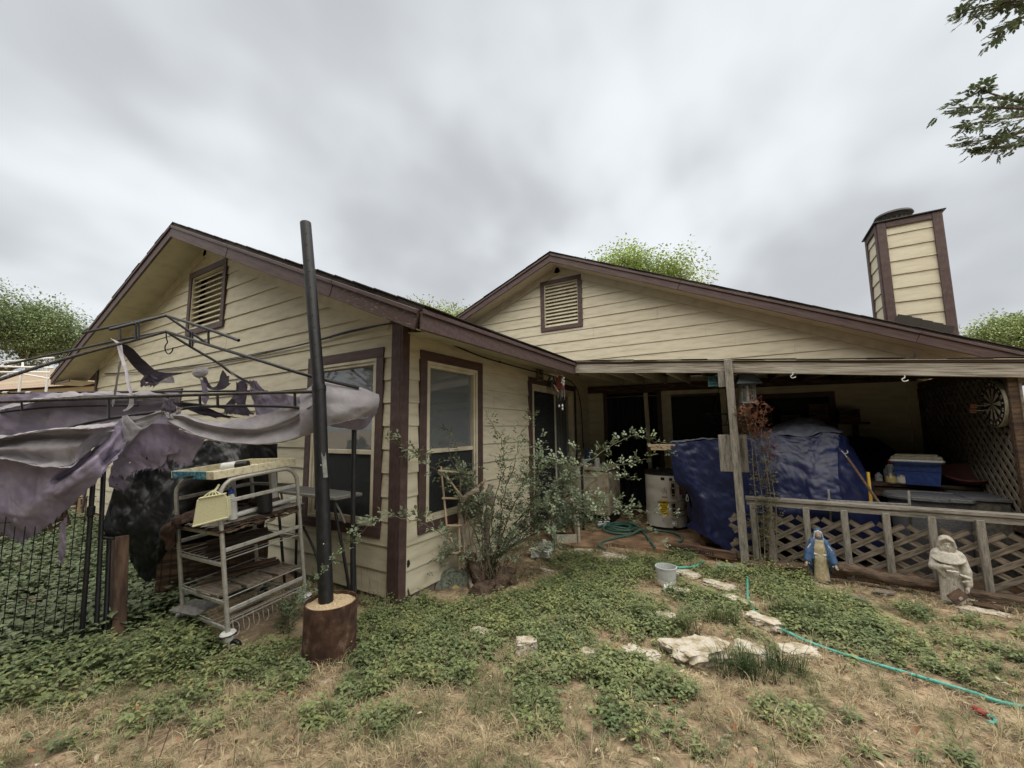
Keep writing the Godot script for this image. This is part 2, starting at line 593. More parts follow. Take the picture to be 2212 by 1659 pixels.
	M.hose = textured(noise_tex([0.0, "#36776c", 0.5, "#4d9f90", 1.0, "#66b3a5"], 0.03, 4, 1, 68), Vector3(3, 3, 3), 0.45)
	M.hose_dark = textured(noise_tex([0.0, "#284a41", 0.5, "#3a655a", 1.0, "#527b70"], 0.03, 4, 1, 69), Vector3(3, 3, 3), 0.5)
	M.beige_plastic = textured(noise_tex([0.0, "#7d7766", 0.5, "#9a9483", 1.0, "#aca695"], 0.02, 4, 1, 70), Vector3(2, 2, 2), 0.6)
	M.white_plastic = plain("#c9cac6", 0.5)
	M.clear_plastic = plain("#c4c8c8", 0.45)
	M.clear_plastic.transparency = BaseMaterial3D.TRANSPARENCY_ALPHA
	M.clear_plastic.albedo_color.a = 0.72
	M.yellow_plastic = textured(noise_tex([0.0, "#b9b68e", 0.5, "#cdcaa4", 1.0, "#d6d3b0"], 0.05, 4, 1, 71), Vector3(3, 3, 3), 0.6)
	M.tray_yellow = textured(noise_tex([0.0, "#a69d82", 0.5, "#cbc3a6", 1.0, "#d3ccb2"], 0.02, 4, 1, 72), Vector3(2, 2, 2), 0.6)
	M.tray_blue = textured(noise_tex([0.0, "#1e241f", 0.3, "#1f5c76", 0.6, "#2f7b97", 0.8, "#86a39a", 1.0, "#b5b08a"], 0.018, 5, 1, 73), Vector3(2, 2, 2), 0.6)
	M.red_brown = plain("#5a2d22", 0.8)
	M.leaf = leafy()
	M.straw = leafy(0.8)
	M.paint = leafy(0.6)
	M.paint.backlight_enabled = false
	M.paper = plain("#c6c3b8", 0.8)
	M.yellow_label = plain("#d2ab14", 0.6)
	M.ink = plain("#17171a", 0.8)
	M.red_ink = plain("#8a2b26", 0.8)
	M.stem = textured(noise_tex([0.0, "#3c3a28", 0.5, "#5b5b3d", 1.0, "#75704f"], 0.03, 3, 1, 74), Vector3(4, 4, 4), 0.85)
	M.dry_stem = textured(noise_tex([0.0, "#4b4036", 0.5, "#75685a", 1.0, "#93877a"], 0.03, 3, 1, 75), Vector3(4, 4, 4), 0.9)
	M.dark_lattice = textured(noise_tex([0.0, "#3a3731", 0.5, "#55514a", 1.0, "#67625a"], 0.02, 4, 1, 76), Vector3(2, 2, 2), 0.9)


# ---------------------------------------------------------------- the setting
func gy(x: float, z: float) -> float:
	return 0.022 * noise_a.get_noise_2d(x * 1.3, z * 1.3) + 0.008 * noise_a.get_noise_2d(x * 6.0 + 9.0, z * 6.0)


func on_ground(x: float, z: float, lift := 0.0) -> Vector3:
	return Vector3(x, gy(x, z) + lift, z)


func spread(s: float) -> float:
	return signf(s) * (absf(s) * 7.5 + pow(absf(s), 7.0) * 230.0)


func setting() -> void:
	var st := new_st()
	st.set_smooth_group(1)
	var n := 190
	for i in n:
		for j in n:
			var q := []
			for k in [[0, 0], [1, 0], [1, 1], [0, 1]]:
				var x := -1.2 + spread(-1.0 + 2.0 * (i + k[0]) / n)
				var z := -3.2 + spread(-1.0 + 2.0 * (j + k[1]) / n)
				q.append(Vector3(x, gy(x, z), z))
			quad(st, q[0], q[1], q[2], q[3])
	var g := part(self, "ground", done(st), M.dirt)
	g.set_meta("kind", "structure")
	# the patio's concrete floor, its front edge worn and uneven
	var poly := PackedVector2Array([Vector2(2.1, -7.95), Vector2(2.1, -5.6)])
	for i in 21:
		var x := 1.9 - i * 0.2
		poly.append(Vector2(x, -5.5 + 0.13 * noise_a.get_noise_2d(x * 2.0, 4.0) + (0.35 if x < -1.9 else 0.0)))
	poly.append(Vector2(-2.83, -5.2))
	poly.append(Vector2(-2.83, -7.95))
	var p := part(self, "patio_floor", prism(poly, -0.05, 0.05), M.concrete, Transform3D(Basis(Vector3.RIGHT, Vector3(0, 0, 1), Vector3.UP), Vector3.ZERO))
	p.set_meta("kind", "structure")


# ---------------------------------------------------------------- the house
const EXPO := 0.224

# lap boards over a wall outline given in the wall's own (along, up) axes; each board is one piece
func siding(wall: Node3D, xf: Transform3D, outline: PackedVector2Array, openings: Array, y0: float, y1: float, sd: int) -> void:
	var r := RandomNumberGenerator.new()
	r.seed = sd
	var lo := 1e9
	var hi := -1e9
	for p in outline:
		lo = minf(lo, p.x)
		hi = maxf(hi, p.x)
	var y := y0
	while y < y1:
		var cuts := [lo - 0.1]
		var c := lo + r.randf_range(0.8, 3.6)
		while c < hi:
			cuts.append(c)
			c += 3.66
		cuts.append(hi + 0.1)
		for k in cuts.size() - 1:
			var a: float = cuts[k] + 0.001
			var b: float = cuts[k + 1] - 0.001
			var pieces := Geometry2D.intersect_polygons(PackedVector2Array([Vector2(a, y), Vector2(b, y), Vector2(b, y + EXPO + 0.012), Vector2(a, y + EXPO + 0.012)]), outline)
			for o in openings:
				var next: Array[PackedVector2Array] = []
				for q in pieces:
					for c2 in Geometry2D.clip_polygons(q, o):
						next.append(c2)
				pieces = next
			for q in pieces:
				board(wall, xf, q, y, r.randf_range(-0.0015, 0.0015))
		y += EXPO


func board(wall: Node3D, xf: Transform3D, q: PackedVector2Array, y: float, jog: float) -> void:
	if q.size() < 3:
		return
	if Geometry2D.is_polygon_clockwise(q):
		q.reverse()
	var area := 0.0
	for i in q.size():
		area += q[i].cross(q[(i + 1) % q.size()])
	if absf(area) < 0.002:
		return
	var tri := Geometry2D.triangulate_polygon(q)
	var st := new_st()
	st.set_smooth_group(-1)
	var face := func(p: Vector2) -> Vector3:
		return Vector3(p.x, p.y, 0.021 + jog - (p.y - y) / EXPO * 0.016)
	for i in range(0, tri.size(), 3):
		var a := q[tri[i]]
		var b := q[tri[i + 1]]
		var c := q[tri[i + 2]]
		if (b - a).cross(c - a) < 0.0:
			var t := b
			b = c
			c = t
		st.add_vertex(face.call(a))
		st.add_vertex(face.call(c))
		st.add_vertex(face.call(b))
	for i in q.size():
		var a := q[i]
		var b := q[(i + 1) % q.size()]
		var fa: Vector3 = face.call(a)
		var fb: Vector3 = face.call(b)
		quad(st, fa, fb, Vector3(b.x, b.y, -0.01), Vector3(a.x, a.y, -0.01))
	part(wall, "siding_board", done(st), M.siding, xf)


func rect(x0: float, y0: float, x1: float, y1: float) -> PackedVector2Array:
	return PackedVector2Array([Vector2(x0, y0), Vector2(x1, y0), Vector2(x1, y1), Vector2(x0, y1)])


func frame4(parent: Node3D, called: String, xf: Transform3D, x0: float, y0: float, x1: float, y1: float, w: float, z0: float, z1: float, m: Material, m_side: Material) -> void:
	var d := z1 - z0
	var z := (z0 + z1) / 2.0
	part(parent, called, bx(x1 - x0, w, d, 0.003), m, xf * at(Vector3((x0 + x1) / 2, y1 - w / 2, z)))
	part(parent, called, bx(x1 - x0, w, d, 0.003), m, xf * at(Vector3((x0 + x1) / 2, y0 + w / 2, z)))
	for x in [x0 + w / 2, x1 - w / 2]:
		part(parent, called, bx(w, y1 - y0 - 2 * w - 0.002, d - 0.001, 0.003), m_side, xf * at(Vector3(x, (y0 + y1) / 2, z)))


# a double-hung window: brown casing, pale vinyl frame, two sashes, insect screen, blinds behind the glass
func window(houses: Node3D, xf: Transform3D, x0: float, y0: float, x1: float, y1: float) -> void:
	var w := part(houses, "window", bx(x1 - x0 - 0.16, y1 - y0 - 0.16, 0.01), M.interior, xf * at(Vector3((x0 + x1) / 2, (y0 + y1) / 2, -0.115)))
	var l := at(-Vector3((x0 + x1) / 2, (y0 + y1) / 2, -0.115))
	frame4(w, "casing", l, x0, y0, x1, y1, 0.1, 0.004, 0.034, M.brown, M.brown_upright)
	var a0 := x0 + 0.1
	var a1 := x1 - 0.1
	var b0 := y0 + 0.1
	var b1 := y1 - 0.1
	frame4(w, "frame", l, a0, b0, a1, b1, 0.034, -0.07, 0.028, M.vinyl, M.vinyl)
	frame4(w, "frame", l, a0 + 0.034, b0 + 0.034, a1 - 0.034, b1 - 0.034, 0.03, -0.07, 0.014, M.vinyl, M.vinyl)
	var c0 := a0 + 0.064
	var c1 := a1 - 0.064
	var d0 := b0 + 0.064
	var d1 := b1 - 0.064
	var mid := d0 + (d1 - d0) * 0.42
	part(w, "meeting_rail", bx(c1 - c0 - 0.002, 0.045, 0.04), M.vinyl, l * at(Vector3((c0 + c1) / 2, mid, -0.012)))
	for k in 2:
		var lo := d0 if k == 0 else mid + 0.0225
		var hi := mid - 0.0225 if k == 0 else d1
		part(w, "pane", bx(c1 - c0 - 0.004, hi - lo - 0.004, 0.004, 0.0005), M.glass, l * at(Vector3((c0 + c1) / 2, (lo + hi) / 2, -0.03)))
	part(w, "insect_or_dimming_screen", bx(c1 - c0 - 0.004, mid - d0 - 0.026, 0.002, 0.0003), M.screen, l * at(Vector3((c0 + c1) / 2, (d0 + mid) / 2 - 0.011, -0.012)))
	part(w, "insect_or_dimming_screen", bx(c1 - c0 - 0.004, d1 - mid - 0.026, 0.002, 0.0003), M.screen, l * at(Vector3((c0 + c1) / 2, (d1 + mid) / 2 + 0.011, -0.04)))
	var n := int((d1 - d0) / 0.026)
	var slat := bx(c1 - c0 - 0.01, 0.0255, 0.0016, 0.0004)
	for k in n:
		part(w, "blind_slat", slat, M.blind, l * at(Vector3((c0 + c1) / 2, d0 + 0.014 + k * 0.026, -0.07), Basis(Vector3.RIGHT, 0.32)))


func vent(parent: Node3D, xf: Transform3D, x0: float, y0: float, x1: float, y1: float, n: int) -> void:
	var v := part(parent, "gable_vent", bx(x1 - x0 - 0.1, y1 - y0 - 0.1, 0.01), M.cream, xf * at(Vector3((x0 + x1) / 2, (y0 + y1) / 2, -0.17)))
	var l := at(-Vector3((x0 + x1) / 2, (y0 + y1) / 2, -0.17))
	frame4(v, "casing", l, x0, y0, x1, y1, 0.09, 0.004, 0.045, M.brown, M.brown_upright)
	frame4(v, "frame", l, x0 + 0.09, y0 + 0.09, x1 - 0.09, y1 - 0.09, 0.016, -0.08, 0.026, M.cream, M.cream)
	var h := (y1 - y0 - 0.2) / n
	var slat := bx(x1 - x0 - 0.216, 0.012, h * 1.12, 0.002)
	for k in n:
		part(v, "slat", slat, M.cream, l * at(Vector3((x0 + x1) / 2, y0 + 0.1 + (k + 0.5) * h, -0.02), Basis(Vector3.RIGHT, deg_to_rad(48))))


# one slope of a roof: deck, shingles along the rake, rake board, soffit.  a = ridge end, b = eave end (both in the rake's plane, at the top of the roof)
func slope(houses: Node3D, a: Vector3, b: Vector3, back: float, over: float, wall_end: Vector3, sd: int) -> void:
	var d := (b - a).normalized()
	var out := Vector3(-d.y, d.x, 0) if d.x > 0 else Vector3(d.y, -d.x, 0)
	var z0 := a.z
	var roof := part(houses, "roof", null, M.shingle)
	var st := new_st()
	st.set_smooth_group(-1)
	var t := out * -0.035
	var e := [a, b, b + t, a + t]
	for k in 4:
		var p: Vector3 = e[k]
		var q: Vector3 = e[(k + 1) % 4]
		var back_v := Vector3(0, 0, back - z0)
		if d.x > 0:
			quad(st, p, q, q + back_v, p + back_v)
		else:
			quad(st, q, p, p + back_v, q + back_v)
	if d.x > 0:
		quad(st, e[0], e[3], e[2], e[1])
	else:
		quad(st, e[0], e[1], e[2], e[3])
	roof.mesh = done(st)
	# shingles at the rake edge
	var r := RandomNumberGenerator.new()
	r.seed = sd
	var n := int(a.distance_to(b) / 0.29)
	var basis := Basis(d, out, d.cross(out))
	for k in n:
		var p := a + d * (k + 0.5) * a.distance_to(b) / n
		var tab := bx(a.distance_to(b) / n + 0.012, 0.011, 0.5, 0.002)
		part(roof, "shingle", tab, M.shingle, Transform3D(basis * Basis(Vector3(0, 0, 1), -0.02 * signf(d.x) + r.randf_range(-0.006, 0.006)), p + out * (0.008 + r.randf_range(0.0, 0.003)) + Vector3(0, 0, -0.235 + r.randf_range(-0.005, 0.012))))
	# courses of shingles over the rest of the slope
	var m2 := int(a.distance_to(b) / 0.145)
	var rest := new_st()
	rest.set_smooth_group(-1)
	for k in m2:
		var p := a + d * (k + 0.5) * a.distance_to(b) / m2
		var w := -z0 + back
		var c0 := p - d * 0.085 + out * 0.002
		var c1 := p + d * 0.085 + out * 0.011
		var c2 := p + d * 0.085
		var f := Vector3(0, 0, -0.48)
		var g := Vector3(0, 0, w)
		if d.x > 0:
			quad(rest, c0 + f, c1 + f, c1 + g, c0 + g)
			quad(rest, c1 + f, c2 + f, c2 + g, c1 + g)
		else:
			quad(rest, c1 + f, c0 + f, c0 + g, c1 + g)
			quad(rest, c2 + f, c1 + f, c1 + g, c2 + g)
	var courses := part(roof, "shingle_courses", done(rest), M.shingle)
	courses.set_meta("kind", "stuff")
	# rake boards: a drip board over the main board, in lengths
	var len := a.distance_to(b)
	var cuts: Array[float] = [0.0, len * 0.36, len * 0.78, len]
	for k in 3:
		var p := a + d * (cuts[k] + 0.002) + t
		var q := a + d * (cuts[k + 1] - 0.002) + t
		var m: Material = M.brown_peeling if (k == 2 and sd == 2) else M.brown
		var jig := Vector3(0, 0, r.randf_range(-0.004, 0.004))
		bar(roof, "rake_board", p - out * 0.092 + jig, q - out * 0.092 + jig, 0.145, 0.03, m, out)
		bar(roof, "drip_board", p - out * 0.021 + Vector3(0, 0, 0.024), q - out * 0.021 + Vector3(0, 0, 0.024), 0.038, 0.022, M.brown, out)
	# soffit boards under the overhang
	var s0 := a + t - out * 0.155 + Vector3(0, 0, -0.02 - over / 2)
	var s1 := b + t - out * 0.155 + Vector3(0, 0, -0.02 - over / 2)
	var c := 0.0
	while c < len - 0.05:
		var c2 := minf(c + 2.44, len)
		bar(roof, "soffit_board", s0 + d * (c + 0.001), s0 + d * (c2 - 0.001), 0.012, over + 0.02, M.cream, out)
		c = c2
	# frieze board against the wall
	var f0 := a + t - out * 0.225 + Vector3(0, 0, -over + 0.012 - 0.006)
	bar(roof, "frieze_board", f0 + d * 0.05, f0 + d * (len - 0.02) if wall_end == Vector3.ZERO else f0 + d * a.distance_to(wall_end), 0.14, 0.026, M.cream, out)


func house() -> void:
	var h := thing("house", "cream lap-sided house with brown trim and two low gables", "house", Vector3.ZERO)
	# left wing: gable wall faces the yard at z = -2.73, side wall at x = -2.84
	var ga := Transform3D(Basis(), Vector3(0, 0, -2.73))
	var w1 := part(h, "gable_wall", prism(PackedVector2Array([Vector2(-11.75, 0.0), Vector2(-2.9, 0.0), Vector2(-2.9, 2.72), Vector2(-7.15, 4.5), Vector2(-11.75, 2.95)]), -0.26, -0.18), M.interior, ga)
	var o1 := rect(-4.24, 0.65, -3.14, 2.34)
	var o2 := rect(-8.78, 0.65, -7.67, 2.2)
	var o3 := rect(-7.5, 3.22, -6.5, 4.03)
	siding(w1, at(Vector3.ZERO), PackedVector2Array([Vector2(-11.7, 0.06), Vector2(-2.9, 0.06), Vector2(-2.9, 2.62), Vector2(-7.15, 4.44), Vector2(-11.7, 2.9)]), [o1, o2, o3], 0.07, 4.5, 3)
	window(h, ga, -4.31, 0.58, -3.07, 2.42)
	window(h, ga, -8.85, 0.58, -7.6, 2.28)
	vent(w1, at(Vector3.ZERO), -7.6, 3.1, -6.4, 4.13, 10)
	var si := Transform3D(Basis(Vector3(0, 0, -1), Vector3.UP, Vector3(1, 0, 0)), Vector3(-2.84, 0, 0))
	var w2 := part(h, "side_wall", prism(rect(2.8, 0.0, 7.9, 2.7), -0.26, -0.18), M.interior, si)
	siding(w2, at(Vector3.ZERO), rect(2.79, 0.06, 7.9, 2.66), [rect(3.02, 0.65, 3.97, 2.33), rect(5.33, 0.05, 7.05, 2.3)], 0.07, 2.6, 4)
	window(h, si, 2.95, 0.585, 4.04, 2.405)
	# corner boards
	part(h, "corner_board", bx(0.125, 2.62, 0.03), M.brown_upright, at(Vector3(-2.883, 1.33, -2.7)))
	part(h, "corner_board", bx(0.03, 2.62, 0.095), M.brown_upright, at(Vector3(-2.806, 1.335, -2.733)))
	part(h, "corner_board", bx(0.1, 2.9, 0.03), M.brown_upright, at(Vector3(-11.72, 1.45, -2.7)))
	part(h, "foundation", bx(8.86, 0.5, 0.12), M.footing, at(Vector3(-7.3, -0.19, -2.82)))
	part(h, "foundation", bx(0.12, 0.5, 5.1), M.footing, at(Vector3(-2.925, -0.191, -5.31)))
	part(h, "end_wall", bx(0.1, 3.0, 9.0), M.cream, at(Vector3(-11.8, 1.4, -7.3)))
	# roof of the left wing
	var r0 := Vector3(-7.15, 4.68, -2.28)
	slope(h, r0, Vector3(-2.16, 2.57, -2.28), -14.0, 0.44, Vector3(-2.9, 2.88, -2.28), 2)
	slope(h, r0, Vector3(-12.9, 2.83, -2.28), -14.0, 0.44, Vector3(-11.7, 3.2, -2.28), 5)
	# eave along the side wall
	var e := part(h, "eave", bx(0.026, 0.15, 3.36), M.brown, at(Vector3(-2.17, 2.45, -3.95)))
	var le := at(-e.position)
	part(e, "drip_board", bx(0.022, 0.04, 3.36), M.brown, le * at(Vector3(-2.146, 2.52, -3.95)))
	part(e, "soffit_board", bx(0.66, 0.012, 2.1), M.cream, le * at(Vector3(-2.515, 2.5, -3.8), Basis(Vector3.BACK, -0.12)))
	part(e, "soffit_board", bx(0.66, 0.012, 3.03), M.cream, le * at(Vector3(-2.515, 2.5, -6.37), Basis(Vector3.BACK, -0.12)))
	part(e, "frieze_board", bx(0.024, 0.13, 5.1), M.cream, le * at(Vector3(-2.812, 2.6, -5.3)))
	for k in 11:
		part(e, "shingle", bx(0.3, 0.01, 0.3, 0.002), M.shingle, le * at(Vector3(-2.265 + chance.randf_range(-0.01, 0.015), 2.62, -2.45 - k * 0.305), Basis(Vector3.BACK, -0.4)))
	part(e, "end_board", bx(1.1, 0.04, 0.02), M.brown, le * at(Vector3(-12.25, 2.655, -2.31)))
	part(e, "soffit_board", bx(1.15, 0.012, 0.42), M.cream, le * at(Vector3(-12.27, 2.66, -2.53)))
	# main gable at z = -7.9
	var ma := Transform3D(Basis(), Vector3(0, 0, -7.9))
	var w3 := part(h, "main_gable_wall", prism(PackedVector2Array([Vector2(-2.84, 0.0), Vector2(2.25, 0.0), Vector2(2.25, 2.75), Vector2(-3.45, 5.2), Vector2(-6.1, 4.15), Vector2(-2.84, 2.7)]), -0.26, -0.18), M.interior, ma)
	siding(w3, at(Vector3.ZERO), PackedVector2Array([Vector2(-2.84, 2.35), Vector2(2.22, 2.35), Vector2(2.22, 2.7), Vector2(-3.45, 5.12), Vector2(-6.1, 4.05), Vector2(-5.6, 3.8), Vector2(-2.84, 2.75)]), [rect(-3.79, 3.82, -2.99, 4.79)], 2.33, 5.2, 8)
	siding(w3, at(Vector3.ZERO), rect(-2.84, 0.06, 2.1, 2.34), [rect(-2.5, 0.0, -1.42, 2.32), rect(-1.32, 0.0, -0.32, 2.3), rect(0.1, 1.3, 1.1, 2.05)], 0.07, 2.3, 9)
	vent(w3, at(Vector3.ZERO), -3.88, 3.73, -2.9, 4.88, 12)
	part(h, "corner_board", bx(0.11, 0.6, 0.03), M.cream, at(Vector3(2.18, 2.45, -7.87)))
	part(h, "end_wall", bx(0.12, 3.0, 8.0), M.cream, at(Vector3(2.2, 1.3, -11.98)))
	var r1 := Vector3(-3.45, 5.36, -7.5)
	slope(h, r1, Vector3(3.7, 2.2, -7.5), -17.0, 0.38, Vector3(2.25, 2.9, -7.5), 6)
	slope(h, r1, Vector3(-6.6, 4.08, -7.5), -17.0, 0.38, Vector3.ZERO, 7)
	# back door and sliding door under the patio roof
	var d1 := part(h, "back_door", bx(1.04, 2.2, 0.02), M.curtain, ma * at(Vector3(-1.96, 1.15, -0.09)))
	frame4(d1, "door_frame", at(Vector3(1.96, -1.15, 0.09)), -2.52, 0.05, -1.4, 2.34, 0.08, -0.04, 0.03, M.brown, M.brown_upright)
	for k in 7:
		part(d1, "curtain_fold", tube(PackedVector3Array([Vector3(-0.44 + k * 0.145, 1.03, 0.03), Vector3(-0.45 + k * 0.147, 0.0, 0.035), Vector3(-0.46 + k * 0.15, -1.05, 0.03)]), 0.05, 0.06, 8, 0.3), M.curtain)
	part(d1, "door_jamb", bx(0.075, 2.2, 0.05), M.vinyl, at(Vector3(0.3, 0.0, 0.1), Basis(Vector3.BACK, 0.02)))
	part(d1, "curtain_rail", tube(PackedVector3Array([Vector3(-0.5, 1.04, 0.1), Vector3(0, 1.05, 0.1), Vector3(0.5, 1.04, 0.1)]), 0.012), M.steel)
	var d2 := part(h, "screen_door", bx(0.98, 2.2, 0.02), M.interior, ma * at(Vector3(-0.82, 1.15, -0.1)))
	frame4(d2, "door_frame", at(Vector3(0.82, -1.15, 0.1)), -1.32, 0.05, -0.32, 2.28, 0.09, -0.06, 0.04, M.vinyl, M.vinyl)
	part(d2, "pane", bx(0.82, 1.98, 0.005, 0.001), M.glass, at(Vector3(0, 0.0, 0.06)))
	part(d2, "insect_or_dimming_screen", bx(0.82, 1.98, 0.002, 0.0005), M.screen, at(Vector3(0, 0.0, 0.09)))
	part(d2, "casing", bx(0.13, 2.3, 0.04), M.brown_upright, at(Vector3(0.575, 0.04, 0.12)))
	var d3 := part(h, "back_window", bx(1.0, 0.75, 0.02), M.interior, ma * at(Vector3(0.6, 1.68, -0.1)))
	frame4(d3, "casing", at(Vector3(-0.6, -1.68, 0.1)), 0.03, 1.23, 1.17, 2.12, 0.08, 0.004, 0.03, M.brown, M.brown_upright)
	part(d3, "pane", bx(0.98, 0.73, 0.005, 0.001), M.glass, at(Vector3(0, 0.0, 0.06)))
	part(d3, "insect_or_dimming_screen", bx(0.98, 0.73, 0.002, 0.0005), M.screen, at(Vector3(0, 0.0, 0.09)))  # dark sheet added over the pane to dim the bright glass
	part(h, "corner_board", bx(0.13, 2.3, 0.04), M.cream, at(Vector3(2.065, 1.2, -7.87)))
	# sliding patio door in the side wall
	var d4 := part(h, "patio_door", bx(1.72, 2.24, 0.02), M.interior, si * at(Vector3(6.19, 1.18, -0.12)))
	var l4 := at(Vector3(-6.19, -1.18, 0.12))
	frame4(d4, "casing", l4, 5.25, 0.0, 7.13, 2.375, 0.1, 0.004, 0.034, M.brown, M.brown_upright)
	frame4(d4, "door_frame", l4, 5.35, 0.06, 7.03, 2.275, 0.05, -0.06, 0.03, M.vinyl, M.vinyl)
	frame4(d4, "door_sash", l4, 5.4, 0.11, 6.25, 2.225, 0.05, -0.03, 0.01, M.vinyl, M.vinyl)
	frame4(d4, "door_sash", l4, 6.2, 0.11, 6.98, 2.225, 0.05, -0.055, -0.032, M.vinyl, M.vinyl)
	part(d4, "insect_or_dimming_screen", bx(0.75, 2.0, 0.003, 0.001), M.screen, l4 * at(Vector3(5.825, 1.165, 0.0)))
	part(d4, "pane", bx(0.68, 2.0, 0.005, 0.001), M.glass, l4 * at(Vector3(6.59, 1.165, -0.044)))
	for k in 12:
		part(d4, "blind_slat", bx(0.11, 1.98, 0.003, 0.001), M.curtain, l4 * at(Vector3(5.46 + k * 0.13, 1.165, -0.09), Basis(Vector3.UP, 0.35)))
	chimney(h)
	cables(h)


func chimney(h: Node3D) -> void:
	var x0 := 2.0
	var x1 := 2.76
	var z0 := -8.4
	var z1 := -9.1
	var y0 := 2.3
	var y1 := 4.86
	var c := part(h, "chimney", bx(x1 - x0 - 0.06, y1 - y0, z0 - z1 - 0.06), M.siding, at(Vector3((x0 + x1) / 2, (y0 + y1) / 2, (z0 + z1) / 2)))
	var l := at(-c.position)
	siding(c, l * Transform3D(Basis(), Vector3(0, 0, z0 - 0.025)), rect(x0 + 0.03, y0, x1 - 0.03, y1), [], y0 + 0.1, y1, 41)
	siding(c, l * Transform3D(Basis(Vector3(0, 0, 1), Vector3.UP, Vector3(-1, 0, 0)), Vector3(x0 + 0.025, 0, z1)), rect(0.03, y0, z0 - z1 - 0.03, y1), [], y0 + 0.1, y1, 42)
	for p in [[x0 + 0.055, z0 + 0.005, 0.11, 0.03], [x1 - 0.055, z0 + 0.005, 0.11, 0.03], [x0 + 0.0, z0 - 0.06, 0.03, 0.1], [x0 + 0.0, z1 + 0.05, 0.03, 0.1], [x1, z0 - 0.06, 0.03, 0.1], [x1, z1 + 0.05, 0.03, 0.1]]:
		part(c, "corner_board", bx(p[2], y1 - y0, p[3]), M.brown_upright, l * at(Vector3(p[0], (y0 + y1) / 2, p[1])))
	part(c, "frieze_board", bx(x1 - x0 - 0.225, 0.1, 0.026), M.brown, l * at(Vector3((x0 + x1) / 2, y1 - 0.05, z0 + 0.004)))
	part(c, "frieze_board", bx(0.026, 0.1, z0 - z1 - 0.22), M.brown, l * at(Vector3(x0 - 0.001, y1 - 0.05, (z0 + z1) / 2)))
	part(c, "side_panel", bx(0.02, y1 - y0, z0 - z1 - 0.06), M.siding, l * at(Vector3(x1 - 0.02, (y0 + y1) / 2, (z0 + z1) / 2)))
	part(c, "metal_cap", bx(x1 - x0 + 0.09, 0.02, z0 - z1 + 0.09, 0.003), M.black_steel, l * at(Vector3((x0 + x1) / 2, y1 + 0.012, (z0 + z1) / 2)))
	var fx := 2.3
	var fz := -8.72
	part(c, "flue_collar", lathe([Vector2(0.17, 0.0), Vector2(0.17, 0.05), Vector2(0.14, 0.07), Vector2(0.0, 0.07)], 24), M.steel, l * at(Vector3(fx, y1 + 0.02, fz)))
	for k in 16:
		var a := TAU * k / 16
		part(c, "spark_screen_wire", tube(PackedVector3Array([Vector3(cos(a) * 0.165, 0.05, sin(a) * 0.165), Vector3(cos(a) * 0.17, 0.13, sin(a) * 0.17), Vector3(cos(a) * 0.17, 0.17, sin(a) * 0.17)]), 0.003, 0.003, 5), M.steel, l * at(Vector3(fx, y1 + 0.02, fz)))
	part(c, "flue_cap", lathe([Vector2(0.0, 0.165), Vector2(0.235, 0.15), Vector2(0.25, 0.165), Vector2(0.235, 0.2), Vector2(0.0, 0.25)], 28), M.black_steel, l * at(Vector3(fx, y1 + 0.02, fz)))
	# tabs of step flashing and shingle along the foot of the stack
	for k in 5:
		part(c, "flashing", bx(0.17, 0.19, 0.018, 0.003), M.shingle, l * at(Vector3(x0 + 0.17 + k * 0.11, 3.2 - k * 0.055, z0 + 0.03 + 0.004 * (k % 2)), Basis(Vector3.BACK, -0.36)))


func cables(h: Node3D) -> void:
	for k in 2:
		var pts := [Vector3(-11.2, 2.79 + k * 0.015, -2.69), Vector3(-9.5, 2.69, -2.69), Vector3(-7.6, 2.62 - k * 0.02, -2.69), Vector3(-5.9, 2.58 + k * 0.02, -2.69), Vector3(-4.4, 2.6, -2.685), Vector3(-3.6, 2.64 - k * 0.015, -2.68), Vector3(-2.95, 2.63, -2.67), Vector3(-2.79, 2.625, -2.7), Vector3(-2.785, 2.57, -3.1), Vector3(-2.79, 2.49, -3.9), Vector3(-2.795, 2.47, -4.8), Vector3(-2.79, 2.46, -5.9), Vector3(-2.79, 2.44, -6.9), Vector3(-2.79, 2.1, -7.3), Vector3(-2.79, 1.2, -7.4)]
		part(h, "cable", tube(curve(pts, 6), 0.009 - k * 0.003, -1.0, 6), M.black)
	for p in [Vector3(-9.0, 2.66, -2.685), Vector3(-5.2, 2.585, -2.685), Vector3(-3.9, 2.62, -2.685), Vector3(-2.79, 2.53, -3.5), Vector3(-2.79, 2.475, -4.4)]:
		part(h, "cable_clip", bx(0.03, 0.025, 0.02), M.black, at(p))


